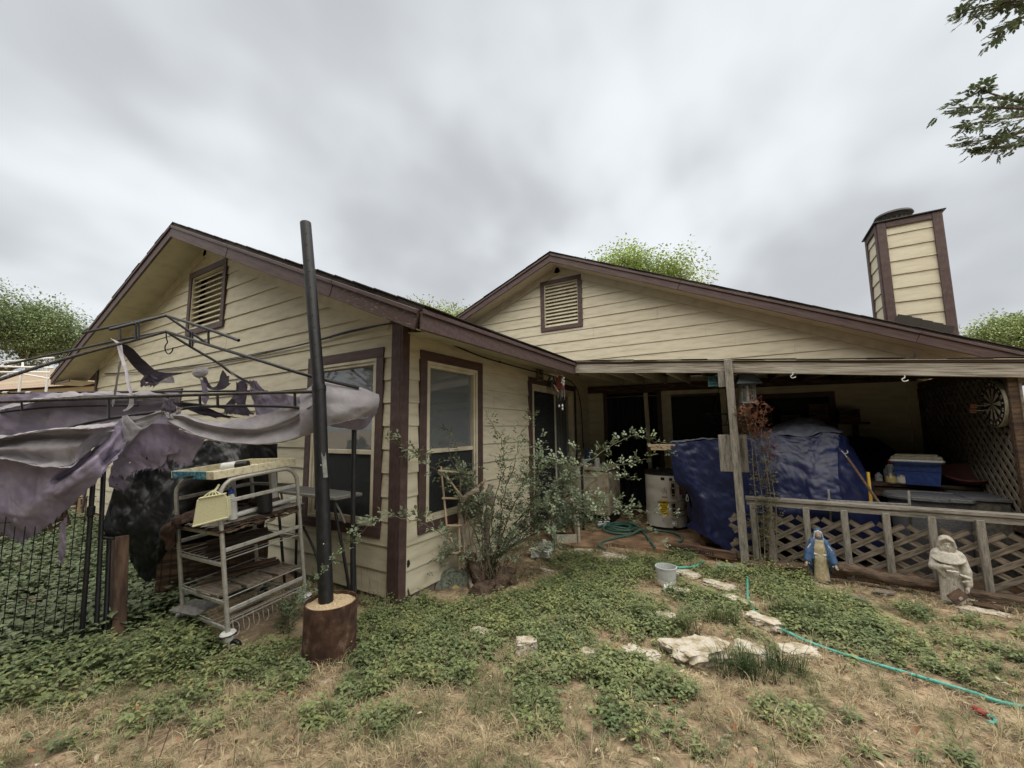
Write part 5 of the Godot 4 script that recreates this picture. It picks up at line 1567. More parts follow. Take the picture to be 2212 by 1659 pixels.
func statues() -> void:
	# a standing robed woman, arms held low and open; statue space: feet at y = 0, facing +z
	sdf_start(Vector3(-0.15, -0.02, -0.1), Vector3(0.15, 0.51, 0.12), 0.0046)
	# 0 blue cloak, 1 cream dress, 2 skin, 3 white edging
	cap(Vector3(0, 0.0, 0.01), Vector3(0, 0.2, 0.012), 0.066, 0.056, 1, 0.02, Vector3(1, 1, 0.75))
	cap(Vector3(0, 0.2, 0.012), Vector3(0, 0.3, 0.012), 0.05, 0.046, 1, 0.02, Vector3(1, 1, 0.75))
	cap(Vector3(0, 0.29, 0.01), Vector3(0, 0.355, 0.006), 0.05, 0.045, 1, 0.02, Vector3(1, 1, 0.72))
	cap(Vector3(-0.04, 0.245, 0.04), Vector3(0.04, 0.245, 0.04), 0.008, 0.008, 3, 0.006)
	for k in 9:
		var x := -0.044 + k * 0.011
		var zz := 0.05 - 9.0 * x * x
		cap(Vector3(x * 1.15, 0.005, zz + 0.006), Vector3(x * 0.8, 0.225, zz - 0.004), 0.0062, 0.0035, 1, 0.003)
	for k in 5:
		var x := -0.024 + k * 0.012
		cap(Vector3(x, 0.262, 0.046 - 8.0 * x * x), Vector3(x * 1.2, 0.345, 0.036 - 8.0 * x * x), 0.0045, 0.003, 1, 0.003)
	cap(Vector3(0, 0.05, -0.035), Vector3(0, 0.36, -0.02), 0.078, 0.06, 0, 0.012, Vector3(1, 1, 0.45))
	for s in [-1.0, 1.0]:
		cap(Vector3(s * 0.052, 0.365, 0.0), Vector3(s * 0.088, 0.26, 0.02), 0.03, 0.036, 0, 0.016)
		cap(Vector3(s * 0.088, 0.26, 0.02), Vector3(s * 0.108, 0.185, 0.05), 0.036, 0.032, 0, 0.016)
		cap(Vector3(s * 0.1, 0.18, 0.03), Vector3(s * 0.082, 0.09, -0.005), 0.024, 0.012, 0, 0.014)
		cap(Vector3(s * 0.06, 0.36, 0.022), Vector3(s * 0.062, 0.2, 0.04), 0.012, 0.013, 0, 0.008)
		cap(Vector3(s * 0.07, 0.3, 0.03), Vector3(s * 0.085, 0.13, 0.012), 0.016, 0.018, 0, 0.01)
		for k in 4:
			cap(Vector3(s * (0.064 + 0.008 * k), 0.35 - 0.03 * k, 0.03), Vector3(s * (0.1 + 0.006 * k), 0.3 - 0.028 * k, 0.045), 0.005, 0.004, 0 if k % 2 else 3, 0.003)
		cap(Vector3(s * 0.094, 0.15, 0.066), Vector3(s * 0.125, 0.175, 0.062), 0.006, 0.006, 3, 0.004)
		hand(Vector3(s * 0.113, 0.168, 0.068), Vector3(s * 0.35, -0.75, 0.55), Vector3(s * -0.6, 0, 0.6), 2, 1.1)
	cap(Vector3(0, 0.36, 0.004), Vector3(0, 0.4, 0.006), 0.02, 0.018, 2, 0.01)
	cap(Vector3(0, 0.432, 0.01), Vector3(0, 0.45, 0.004), 0.0285, 0.031, 2, 0.006, Vector3(0.9, 1.12, 1.0))
	cap(Vector3(0, 0.44, -0.008), Vector3(0, 0.468, -0.008), 0.04, 0.032, 0, 0.006)
	cap(Vector3(0, 0.38, -0.02), Vector3(0, 0.44, -0.014), 0.05, 0.04, 0, 0.014)
	carve(Vector3(0, 0.432, 0.044), 0.025, 0.008)
	cap(Vector3(0, 0.428, 0.017), Vector3(0, 0.446, 0.013), 0.021, 0.024, 2, 0.004)
	cap(Vector3(0, 0.44, 0.037), Vector3(0, 0.43, 0.041), 0.003, 0.0042, 2, 0.003)
	cap(Vector3(-0.006, 0.418, 0.036), Vector3(0.006, 0.418, 0.036), 0.0026, 0.0026, 2, 0.002)
	for s in [-1.0, 1.0]:
		carve(Vector3(s * 0.009, 0.441, 0.042), 0.005, 0.003)
		cap(Vector3(s * 0.027, 0.465, 0.022), Vector3(s * 0.033, 0.43, 0.016), 0.0055, 0.0055, 3, 0.003)
		cap(Vector3(s * 0.033, 0.43, 0.016), Vector3(s * 0.04, 0.39, 0.012), 0.0055, 0.005, 3, 0.003)
		cap(Vector3(0, 0.478, 0.024), Vector3(s * 0.027, 0.465, 0.022), 0.006, 0.0055, 3, 0.003)
	var m := thing("statue", "painted garden statue of a woman in a blue cloak and cream dress", "statue", Vector3(0.535, 0.035, -5.29))
	m.rotation.y = deg_to_rad(-4)
	part(m, "figure", nets([Color(0.04, 0.09, 0.19), Color(0.4, 0.34, 0.21), Color(0.36, 0.27, 0.2), Color(0.52, 0.53, 0.52)], 0.3), M.paint)
	part(m, "base", rock(Vector3(0.09, 0.03, 0.07), 4.0, 0.5, 1), M.grey_stone, at(Vector3(0, -0.015, 0)))
	# a hooded monk holding a bowl
	sdf_start(Vector3(-0.14, -0.02, -0.11), Vector3(0.15, 0.59, 0.13), 0.0046)
	cap(Vector3(0, 0.0, 0.0), Vector3(0, 0.22, 0.0), 0.078, 0.072, 0, 0.02, Vector3(1, 1, 0.75))
	cap(Vector3(0, 0.22, 0.0), Vector3(0, 0.36, 0.0), 0.072, 0.066, 0, 0.02, Vector3(1, 1, 0.72))
	for k in 11:
		var x := -0.06 + k * 0.012
		var zz := 0.06 - 7.0 * x * x
		cap(Vector3(x * 1.08, 0.0, zz + 0.003), Vector3(x * 0.95, 0.19 + 0.02 * (k % 3), zz), 0.0062, 0.004, 0, 0.003)
	cap(Vector3(-0.06, 0.4, 0.0), Vector3(0.06, 0.4, 0.0), 0.046, 0.046, 0, 0.016, Vector3(1, 0.9, 0.95))
	for k in 34:
		var a0 := PI * (k / 33.0) - PI / 2
		cap(Vector3(sin(a0) * 0.102, 0.372 - 0.035 * cos(a0), 0.014 + cos(a0) * 0.072), Vector3(sin(a0) * 0.06, 0.41, 0.01 + cos(a0) * 0.045), 0.008, 0.012, 0, 0.003)
	# her right arm bent to the chest, the other hanging
	cap(Vector3(-0.082, 0.38, 0.0), Vector3(-0.1, 0.28, 0.02), 0.032, 0.034, 0, 0.012)
	cap(Vector3(-0.1, 0.285, 0.02), Vector3(-0.03, 0.3, 0.075), 0.03, 0.024, 0, 0.012)
	cap(Vector3(-0.07, 0.27, 0.045), Vector3(-0.045, 0.21, 0.055), 0.026, 0.008, 0, 0.012)
	hand(Vector3(-0.03, 0.305, 0.085), Vector3(1, 0.1, 0.15), Vector3(0, 1, 0.1), 0, 1.2)
	cap(Vector3(0.084, 0.38, 0.0), Vector3(0.102, 0.27, 0.018), 0.032, 0.034, 0, 0.012)
	cap(Vector3(0.102, 0.27, 0.018), Vector3(0.104, 0.17, 0.04), 0.033, 0.026, 0, 0.012)
	cap(Vector3(0.06, 0.245, 0.066), Vector3(0.11, 0.225, 0.055), 0.012, 0.01, 0, 0.006)
	cap(Vector3(0.07, 0.19, 0.062), Vector3(0.115, 0.2, 0.052), 0.01, 0.009, 0, 0.006)
	hand(Vector3(0.1, 0.15, 0.05), Vector3(-0.3, -0.9, 0.3), Vector3(0.5, 0, 0.8), 0, 1.25)
	cap(Vector3(-0.01, 0.275, 0.098), Vector3(0.03, 0.275, 0.095), 0.014, 0.014, 0, 0.003, Vector3(1.5, 0.55, 1.2))
	for k in 9:
		cap(Vector3(-0.012, 0.2 - k * 0.016, 0.069), Vector3(-0.012, 0.192 - k * 0.016, 0.07), 0.006, 0.006, 0, 0.002)
	var c0 := Vector3(0.0, 0.42, 0.0)
	var big := func(a: Vector3, b: Vector3, ra: float, rb: float, who: int, k: float) -> void:
		cap((a - c0) * 1.22 + c0 + Vector3(0, 0.012, 0.006), (b - c0) * 1.22 + c0 + Vector3(0, 0.012, 0.006), ra * 1.22, rb * 1.22, who, k)
	var hollow := func(c: Vector3, r: float, k: float) -> void:
		carve((c - c0) * 1.22 + c0 + Vector3(0, 0.012, 0.006), r * 1.22, k)
	big.call(Vector3(0.0, 0.455, -0.004), Vector3(0.002, 0.48, -0.006), 0.034, 0.037, 0, 0.006)
	big.call(Vector3(0, 0.45, -0.016), Vector3(0, 0.487, -0.008), 0.05, 0.044, 1, 0.006)
	big.call(Vector3(0, 0.42, -0.03), Vector3(0, 0.46, -0.022), 0.055, 0.048, 1, 0.014)
	hollow.call(Vector3(0.004, 0.46, 0.05), 0.036, 0.004)
	big.call(Vector3(0.004, 0.448, 0.012), Vector3(0.004, 0.472, 0.006), 0.022, 0.025, 0, 0.003)
	big.call(Vector3(0.004, 0.466, 0.03), Vector3(0.004, 0.453, 0.037), 0.004, 0.0055, 0, 0.003)
	big.call(Vector3(-0.004, 0.44, 0.033), Vector3(0.012, 0.44, 0.033), 0.003, 0.003, 0, 0.0015)
	big.call(Vector3(0.004, 0.425, 0.02), Vector3(0.004, 0.43, 0.024), 0.012, 0.01, 0, 0.006)
	for s in [-1.0, 1.0]:
		hollow.call(Vector3(0.004 + s * 0.011, 0.463, 0.036), 0.0075, 0.003)
		big.call(Vector3(0.004 + s * 0.018, 0.474, 0.026), Vector3(0.004 + s * 0.005, 0.473, 0.032), 0.003, 0.003, 0, 0.002)
		big.call(Vector3(0.0, 0.514, 0.034), Vector3(s * 0.034, 0.496, 0.03), 0.009, 0.009, 1, 0.004)
		big.call(Vector3(s * 0.034, 0.496, 0.03), Vector3(s * 0.043, 0.455, 0.024), 0.009, 0.009, 1, 0.004)
		big.call(Vector3(s * 0.043, 0.455, 0.024), Vector3(s * 0.028, 0.415, 0.02), 0.009, 0.009, 1, 0.004)
	var o := thing("statue", "weathered whitish statue of a hooded monk holding a bowl", "statue", Vector3(1.475, 0.015, -5.28))
	o.rotation.y = deg_to_rad(-10)
	part(o, "figure", nets([Color(0.46, 0.43, 0.37), Color(0.4, 0.36, 0.3)], 0.28), M.paint)
	part(o, "base", rock(Vector3(0.1, 0.03, 0.09), 9.0, 0.5, 1), M.grey_stone, at(Vector3(0.0, -0.02, 0.0)))
	var q := thing("brick", "broken red brick tile leaning on the white statue's foot", "brick", Vector3(1.475, 0.085, -5.17))
	q.rotation = Vector3(-0.3, 0.15, 0.62)
	part(q, "tile", bx(0.125, 0.085, 0.018, 0.003), M.red_wood)
	part(q, "mortar", rock(Vector3(0.02, 0.012, 0.006), 3.0, 0.0, 0), M.footing, at(Vector3(0.0, -0.02, 0.01)))


# ---------------------------------------------------------------- the collapsing gazebo
func gazebo() -> void:
	var g := thing("gazebo", "black metal gazebo frame with torn faded purple canopy", "gazebo")
	var rail := func(called: String, pts: Array, r: float, m: Material) -> void:
		part(g, called, tube(curve(pts, 5), r, r, 10), m)
	# ring
	rail.call("ring_rail", [Vector3(-6.025, 1.873, -0.551), Vector3(-5.648, 1.88, -0.715), Vector3(-4.861, 1.894, -1.085), Vector3(-4.154, 1.909, -1.454), Vector3(-3.123, 1.919, -1.969), Vector3(-2.978, 1.928, -2.288)], 0.0135, M.rusty_steel)
	rail.call("ring_rail", [Vector3(-5.104, 1.638, -1.009), Vector3(-4.881, 1.694, -1.122), Vector3(-4.646, 1.733, -1.233), Vector3(-4.401, 1.763, -1.35), Vector3(-4.265, 1.783, -1.428)], 0.0125, M.black_steel)
	rail.call("ring_rail", [Vector3(-4.239, 1.78, -1.444), Vector3(-4.089, 1.806, -1.53), Vector3(-3.787, 1.814, -1.66), Vector3(-3.489, 1.809, -1.802), Vector3(-3.262, 1.797, -1.903), Vector3(-3.132, 1.777, -1.982)], 0.0125, M.black_steel)
	rail.call("back_rail", [Vector3(-7.764, 2.082, -0.84), Vector3(-7.298, 2.079, -1.116), Vector3(-6.667, 2.075, -1.432), Vector3(-5.568, 2.061, -1.966), Vector3(-4.775, 2.047, -2.32), Vector3(-4.556, 2.035, -2.393)], 0.0125, M.black_steel)
	rail.call("back_rail", [Vector3(-7.431, 1.849, -0.95), Vector3(-6.88, 1.905, -1.269), Vector3(-5.926, 1.908, -1.716)], 0.0115, M.black_steel)
	rail.call("back_rail", [Vector3(-5.488, 1.93, -1.972), Vector3(-5.104, 1.876, -2.148), Vector3(-4.703, 1.793, -2.337)], 0.0115, M.black_steel)
	# ribs from the peak
	rail.call("rib", [Vector3(-5.347, 2.68, -1.725), Vector3(-5.308, 2.537, -1.474), Vector3(-5.317, 2.354, -1.141), Vector3(-5.34, 2.181, -0.858), Vector3(-5.32, 2.047, -0.654)], 0.0145, M.rusty_steel)
	rail.call("rib", [Vector3(-5.347, 2.68, -1.725), Vector3(-6.04, 2.643, -1.554), Vector3(-7.008, 2.58, -1.34), Vector3(-7.544, 2.54, -1.203), Vector3(-8.101, 2.488, -1.056)], 0.0145, M.black_steel)
	rail.call("rib", [Vector3(-5.347, 2.68, -1.725), Vector3(-4.507, 2.447, -1.784), Vector3(-3.758, 2.243, -1.844), Vector3(-3.148, 2.056, -1.995), Vector3(-2.93, 1.968, -2.311)], 0.0145, M.black_steel)
	rail.call("rib", [Vector3(-5.347, 2.68, -1.725), Vector3(-5.184, 2.52, -1.9), Vector3(-4.996, 2.351, -2.092), Vector3(-4.913, 2.252, -2.177), Vector3(-4.769, 2.137, -2.312), Vector3(-4.651, 2.049, -2.393)], 0.0135, M.black_steel)
	rail.call("upper_rib", [Vector3(-5.336, 2.853, -1.709), Vector3(-5.336, 2.728, -1.491), Vector3(-5.326, 2.605, -1.279)], 0.0155, M.black_steel)
	rail.call("upper_rib", [Vector3(-5.36, 2.858, -1.717), Vector3(-5.98, 2.823, -1.565), Vector3(-6.689, 2.774, -1.386)], 0.0145, M.black_steel)
	rail.call("upper_rib", [Vector3(-5.336, 2.853, -1.709), Vector3(-4.497, 2.599, -1.771), Vector3(-3.973, 2.429, -1.81)], 0.0145, M.black_steel)
	rail.call("upper_rib", [Vector3(-5.36, 2.858, -1.717), Vector3(-5.182, 2.684, -1.88), Vector3(-5.08, 2.561, -2.015)], 0.0135, M.black_steel)
	for p in [[Vector3(-6.014, 2.764, -1.53), Vector3(-5.994, 2.628, -1.536)], [Vector3(-5.327, 2.708, -1.464), Vector3(-5.305, 2.547, -1.475)], [Vector3(-5.271, 2.709, -1.474), Vector3(-5.252, 2.532, -1.484)], [Vector3(-5.175, 2.687, -1.872), Vector3(-5.185, 2.534, -1.886)], [Vector3(-5.105, 2.672, -1.869), Vector3(-5.113, 2.515, -1.884)], [Vector3(-4.493, 2.594, -1.773), Vector3(-4.501, 2.442, -1.788)],
		[Vector3(-4.715, 1.896, -1.171), Vector3(-4.725, 1.72, -1.188)], [Vector3(-5.485, 1.875, -0.812), Vector3(-5.488, 1.803, -0.82)], [Vector3(-3.968, 1.922, -1.539), Vector3(-3.974, 1.814, -1.55)], [Vector3(-3.829, 1.919, -1.61), Vector3(-3.834, 1.813, -1.621)], [Vector3(-3.221, 1.914, -1.912), Vector3(-3.227, 1.797, -1.923)], [Vector3(-4.241, 1.907, -1.415), Vector3(-4.247, 1.767, -1.429)]]:
		bar(g, "spacer", p[0], p[1], 0.03, 0.012, M.black_steel, Vector3.RIGHT)
	part(g, "hook", tube(curve([Vector3(-5.323, 2.67, -1.717), Vector3(-5.324, 2.607, -1.724), Vector3(-5.318, 2.56, -1.734), Vector3(-5.342, 2.519, -1.725), Vector3(-5.34, 2.461, -1.734), Vector3(-5.313, 2.436, -1.753), Vector3(-5.284, 2.461, -1.767), Vector3(-5.268, 2.504, -1.771)], 5), 0.006), M.black_steel)
	# the slim leg at the house wall
	rail.call("leg", [Vector3(-3.071, 1.889, -2.38), Vector3(-3.042, 1.311, -2.37), Vector3(-3.006, 0.607, -2.36), Vector3(-2.956, -0.016, -2.35)], 0.021, M.black_steel)
	for q in [Vector3(-7.501, 2.084, -0.984), Vector3(-7.268, 2.081, -1.122)]:
		part(g, "tape", lathe([Vector2(0.0145, -0.03), Vector2(0.0155, -0.028), Vector2(0.0155, 0.028), Vector2(0.0145, 0.03)], 12), M.white_plastic, at(q, Basis(Vector3.UP, 0.53) * Basis(Vector3.BACK, PI / 2)))
	var knot := part(g, "tied_knot", rock(Vector3(0.04, 0.075, 0.04), 2.0, 0.0, 1), M.dark_cloth, at(Vector3(-4.216, 1.812, -1.419)))
	knot.set_meta("label", "dark rag knotted round the rail")
	# canopy
	var back := [
		[Vector3(-7.773, 2.089, -0.776), Vector3(-7.499, 2.043, -0.944), Vector3(-7.127, 2.086, -1.158), Vector3(-6.666, 2.083, -1.431), Vector3(-6.206, 2.074, -1.704), Vector3(-5.711, 2.078, -1.996)],
		[Vector3(-7.728, 2.001, -0.778), Vector3(-7.458, 1.929, -0.947), Vector3(-7.089, 1.972, -1.16), Vector3(-6.627, 2.019, -1.427), Vector3(-6.172, 1.981, -1.701), Vector3(-5.678, 2.017, -1.989)],
		[Vector3(-7.71, 1.768, -0.796), Vector3(-7.437, 1.764, -0.958), Vector3(-7.071, 1.77, -1.173), Vector3(-6.616, 1.754, -1.445), Vector3(-6.158, 1.79, -1.711), Vector3(-5.665, 1.847, -1.995)],
		[Vector3(-7.64, 1.558, -0.806), Vector3(-7.37, 1.554, -0.966), Vector3(-7.009, 1.55, -1.18), Vector3(-6.558, 1.544, -1.448), Vector3(-6.1, 1.642, -1.706), Vector3(-5.614, 1.677, -1.988)]]
	part(g, "canopy_cloth", cloth(back, 60, 30, 0.03, 3.0, 0.0, 1.0), M.purple)
	var fold := [
		[Vector3(-7.427, 1.912, -0.945), Vector3(-7.148, 1.993, -1.099), Vector3(-6.869, 2.073, -1.254), Vector3(-6.503, 2.081, -1.469), Vector3(-6.047, 2.075, -1.739), Vector3(-5.65, 2.066, -1.975)],
		[Vector3(-7.267, 1.874, -0.927), Vector3(-6.995, 1.943, -1.079), Vector3(-6.723, 2.011, -1.231), Vector3(-6.364, 2.032, -1.441), Vector3(-5.918, 2.032, -1.704), Vector3(-5.53, 2.016, -1.936)],
		[Vector3(-7.301, 1.855, -0.933), Vector3(-7.028, 1.918, -1.086), Vector3(-6.756, 1.961, -1.241), Vector3(-6.398, 1.957, -1.454), Vector3(-5.95, 1.951, -1.719), Vector3(-5.592, 1.936, -1.933)]]
	part(g, "canopy_cloth", cloth(fold, 60, 12, 0.03, 5.0, 0.0, 3.0), M.faded)
	# the big swag on the left
	var swag := [
		[Vector3(-5.368, 1.494, -0.486), Vector3(-5.178, 1.549, -0.591), Vector3(-5.052, 1.583, -0.661), Vector3(-4.833, 1.627, -0.786), Vector3(-4.615, 1.652, -0.911), Vector3(-4.825, 1.678, -1.111), Vector3(-4.655, 1.703, -1.208), Vector3(-4.551, 1.748, -1.264), Vector3(-4.253, 1.79, -1.411)],
		[Vector3(-5.129, 1.465, -0.468), Vector3(-4.947, 1.531, -0.567), Vector3(-4.827, 1.567, -0.633), Vector3(-4.617, 1.608, -0.752), Vector3(-4.409, 1.633, -0.872), Vector3(-4.231, 1.637, -0.976), Vector3(-4.603, 1.663, -1.197), Vector3(-4.493, 1.708, -1.268), Vector3(-4.241, 1.782, -1.408)],
		[Vector3(-5.337, 1.445, -0.488), Vector3(-5.149, 1.499, -0.592), Vector3(-5.022, 1.548, -0.66), Vector3(-4.804, 1.596, -0.783), Vector3(-4.59, 1.586, -0.911), Vector3(-4.403, 1.61, -1.018), Vector3(-4.632, 1.64, -1.207), Vector3(-4.502, 1.677, -1.279), Vector3(-4.254, 1.775, -1.413)],
		[Vector3(-5.135, 1.383, -0.475), Vector3(-4.955, 1.421, -0.576), Vector3(-4.832, 1.488, -0.64), Vector3(-4.625, 1.499, -0.762), Vector3(-4.417, 1.503, -0.884), Vector3(-4.326, 1.528, -0.958), Vector3(-4.556, 1.61, -1.15), Vector3(-4.483, 1.654, -1.281), Vector3(-4.249, 1.766, -1.405)],
		[Vector3(-5.173, 1.326, -0.483), Vector3(-4.991, 1.379, -0.584), Vector3(-4.868, 1.439, -0.649), Vector3(-4.662, 1.402, -0.775), Vector3(-4.455, 1.386, -0.9), Vector3(-4.364, 1.412, -0.95), Vector3(-4.585, 1.557, -1.128), Vector3(-4.493, 1.608, -1.281), Vector3(-4.27, 1.744, -1.395)],
		[Vector3(-5.036, 1.314, -0.472), Vector3(-4.859, 1.358, -0.571), Vector3(-4.739, 1.43, -0.633), Vector3(-4.54, 1.374, -0.758), Vector3(-4.338, 1.361, -0.879), Vector3(-4.335, 1.373, -0.938), Vector3(-4.601, 1.498, -1.115), Vector3(-4.496, 1.569, -1.273), Vector3(-4.299, 1.713, -1.382)]]
	part(g, "canopy_cloth", cloth(swag, 100, 60, 0.016, 5.0, 0.0, 5.0), M.faded)
	var hang := [
		[Vector3(-5.104, 1.323, -0.477), Vector3(-4.925, 1.368, -0.577), Vector3(-4.804, 1.421, -0.642), Vector3(-4.602, 1.371, -0.768), Vector3(-4.397, 1.358, -0.891), Vector3(-4.359, 1.391, -0.956), Vector3(-4.599, 1.543, -1.122), Vector3(-4.624, 1.64, -1.188), Vector3(-4.551, 1.74, -1.23)],
		[Vector3(-5.145, 1.233, -0.489), Vector3(-4.964, 1.278, -0.589), Vector3(-4.843, 1.331, -0.654), Vector3(-4.638, 1.294, -0.78), Vector3(-4.492, 1.272, -0.869), Vector3(-4.781, 1.299, -1.022), Vector3(-4.615, 1.476, -1.109), Vector3(-4.519, 1.571, -1.177), Vector3(-4.536, 1.662, -1.249)],
		[Vector3(-5.083, 1.13, -0.492), Vector3(-4.905, 1.168, -0.592), Vector3(-4.789, 1.167, -0.661), Vector3(-4.676, 1.104, -0.735), Vector3(-4.495, 1.203, -0.83), Vector3(-4.396, 1.298, -0.923), Vector3(-4.255, 1.431, -1.012), Vector3(-4.496, 1.504, -1.176), Vector3(-4.516, 1.569, -1.261)],
		[Vector3(-4.964, 1.094, -0.543), Vector3(-4.832, 1.046, -0.627), Vector3(-4.726, 1.013, -0.694), Vector3(-4.633, 0.989, -0.752), Vector3(-4.475, 1.127, -0.828), Vector3(-4.32, 1.219, -0.908), Vector3(-4.213, 1.371, -1.021), Vector3(-4.514, 1.423, -1.164), Vector3(-4.438, 1.518, -1.232)],
		[Vector3(-5.039, 0.985, -0.56), Vector3(-4.904, 0.943, -0.645), Vector3(-4.803, 0.926, -0.707), Vector3(-4.716, 0.893, -0.762), Vector3(-4.543, 1.018, -0.849), Vector3(-4.398, 1.135, -0.919), Vector3(-4.205, 1.323, -1.033), Vector3(-4.53, 1.364, -1.151), Vector3(-4.448, 1.465, -1.221)],
		[Vector3(-5.078, 0.901, -0.571), Vector3(-4.942, 0.867, -0.655), Vector3(-4.846, 0.858, -0.713), Vector3(-4.747, 0.797, -0.78), Vector3(-4.596, 0.887, -0.858), Vector3(-4.449, 1.02, -0.927), Vector3(-4.202, 1.275, -1.04), Vector3(-4.158, 1.375, -1.077), Vector3(-4.456, 1.436, -1.209)]]
	part(g, "canopy_cloth", cloth(hang, 110, 64, 0.014, 5.0, 0.035, 7.0), M.purple)
	var strip := [
		[Vector3(-4.468, 0.927, -0.916), Vector3(-4.446, 0.959, -0.926), Vector3(-4.422, 0.998, -0.934)],
		[Vector3(-4.483, 0.824, -0.921), Vector3(-4.46, 0.84, -0.932), Vector3(-4.438, 0.863, -0.942)],
		[Vector3(-4.495, 0.729, -0.926), Vector3(-4.471, 0.729, -0.94), Vector3(-4.446, 0.76, -0.951)],
		[Vector3(-4.494, 0.65, -0.937), Vector3(-4.477, 0.637, -0.948), Vector3(-4.465, 0.665, -0.952)]]
	part(g, "torn_strip", cloth(strip, 8, 24, 0.008, 16.0, 0.02, 9.0), M.purple)
	# the middle panel with its ragged hem
	var mid := [
		[Vector3(-4.657, 1.468, -1.261), Vector3(-4.561, 1.592, -1.302), Vector3(-4.447, 1.669, -1.359), Vector3(-4.311, 1.671, -1.439), Vector3(-4.221, 1.65, -1.495), Vector3(-4.239, 1.64, -1.486), Vector3(-4.128, 1.584, -1.559), Vector3(-4.018, 1.547, -1.628)],
		[Vector3(-4.667, 1.415, -1.238), Vector3(-4.553, 1.507, -1.294), Vector3(-4.429, 1.552, -1.361), Vector3(-4.294, 1.55, -1.441), Vector3(-4.204, 1.533, -1.497), Vector3(-4.218, 1.585, -1.482), Vector3(-4.106, 1.545, -1.553), Vector3(-4.014, 1.516, -1.612)],
		[Vector3(-4.67, 1.37, -1.219), Vector3(-4.547, 1.407, -1.287), Vector3(-4.411, 1.436, -1.364), Vector3(-4.276, 1.442, -1.443), Vector3(-4.186, 1.425, -1.498), Vector3(-4.232, 1.501, -1.461), Vector3(-4.113, 1.484, -1.534), Vector3(-4.02, 1.467, -1.591)],
		[Vector3(-4.702, 1.298, -1.233), Vector3(-4.579, 1.32, -1.303), Vector3(-4.444, 1.334, -1.381), Vector3(-4.309, 1.332, -1.461), Vector3(-4.356, 1.431, -1.42), Vector3(-4.277, 1.415, -1.469), Vector3(-4.171, 1.374, -1.537), Vector3(-4.074, 1.42, -1.588)],
		[Vector3(-4.721, 1.213, -1.232), Vector3(-4.598, 1.234, -1.302), Vector3(-4.474, 1.287, -1.369), Vector3(-4.406, 1.286, -1.409), Vector3(-4.311, 1.293, -1.464), Vector3(-4.299, 1.384, -1.46), Vector3(-4.196, 1.304, -1.531), Vector3(-4.113, 1.342, -1.575)]]
	part(g, "canopy_cloth", cloth(mid, 80, 40, 0.012, 5.0, 0.04, 11.0, 0.0, 0.07), M.purple)
	var rag := [
		[Vector3(-4.731, 1.336, -1.234), Vector3(-4.701, 1.32, -1.254), Vector3(-4.676, 1.296, -1.272)],
		[Vector3(-4.74, 1.243, -1.229), Vector3(-4.701, 1.219, -1.255), Vector3(-4.655, 1.203, -1.285)],
		[Vector3(-4.752, 1.165, -1.232), Vector3(-4.699, 1.149, -1.266), Vector3(-4.602, 1.179, -1.319)],
		[Vector3(-4.754, 1.132, -1.247), Vector3(-4.687, 1.123, -1.288), Vector3(-4.661, 1.1, -1.306)]]
	part(g, "torn_strip", cloth(rag, 12, 14, 0.012, 12.0, 0.04, 12.0, 0.02, 0.12), M.purple)
	# the swag on the right, two folds
	var right := [
		[Vector3(-4.216, 1.763, -1.425), Vector3(-4.153, 1.76, -1.498), Vector3(-4.054, 1.727, -1.561), Vector3(-3.961, 1.695, -1.619), Vector3(-3.826, 1.697, -1.699), Vector3(-3.67, 1.718, -1.789), Vector3(-3.457, 1.761, -1.862), Vector3(-3.291, 1.803, -1.92), Vector3(-3.107, 1.864, -1.986), Vector3(-3.037, 1.932, -2.077)],
		[Vector3(-4.208, 1.74, -1.421), Vector3(-4.032, 1.732, -1.456), Vector3(-3.924, 1.682, -1.526), Vector3(-3.796, 1.646, -1.607), Vector3(-3.666, 1.625, -1.686), Vector3(-3.536, 1.62, -1.764), Vector3(-3.403, 1.645, -1.839), Vector3(-3.268, 1.703, -1.911), Vector3(-3.054, 1.803, -1.955), Vector3(-3.013, 1.883, -2.063)],
		[Vector3(-4.211, 1.728, -1.421), Vector3(-4.113, 1.716, -1.48), Vector3(-3.997, 1.652, -1.557), Vector3(-3.867, 1.612, -1.639), Vector3(-3.735, 1.595, -1.72), Vector3(-3.602, 1.593, -1.799), Vector3(-3.467, 1.615, -1.875), Vector3(-3.33, 1.667, -1.95), Vector3(-3.095, 1.761, -1.983), Vector3(-3.035, 1.824, -2.081)],
		[Vector3(-4.213, 1.717, -1.421), Vector3(-4.08, 1.676, -1.458), Vector3(-3.985, 1.614, -1.522), Vector3(-3.857, 1.567, -1.604), Vector3(-3.727, 1.535, -1.685), Vector3(-3.596, 1.533, -1.763), Vector3(-3.429, 1.561, -1.858), Vector3(-3.295, 1.598, -1.933), Vector3(-3.091, 1.671, -1.985), Vector3(-3.041, 1.732, -2.089)],
		[Vector3(-4.205, 1.694, -1.417), Vector3(-4.033, 1.638, -1.444), Vector3(-3.94, 1.58, -1.507), Vector3(-3.812, 1.537, -1.588), Vector3(-3.684, 1.509, -1.667), Vector3(-3.49, 1.495, -1.784), Vector3(-3.359, 1.505, -1.86), Vector3(-3.247, 1.53, -1.923), Vector3(-3.091, 1.584, -1.997), Vector3(-3.039, 1.625, -2.092)],
		[Vector3(-4.222, 1.686, -1.42), Vector3(-4.108, 1.627, -1.471), Vector3(-4.012, 1.568, -1.536), Vector3(-3.883, 1.525, -1.618), Vector3(-3.752, 1.5, -1.698), Vector3(-3.554, 1.486, -1.817), Vector3(-3.421, 1.496, -1.895), Vector3(-3.307, 1.521, -1.959), Vector3(-3.12, 1.577, -2.016), Vector3(-3.058, 1.617, -2.105)]]
	part(g, "canopy_cloth", cloth(right, 96, 48, 0.01, 5.0, 0.006, 14.0), M.faded)
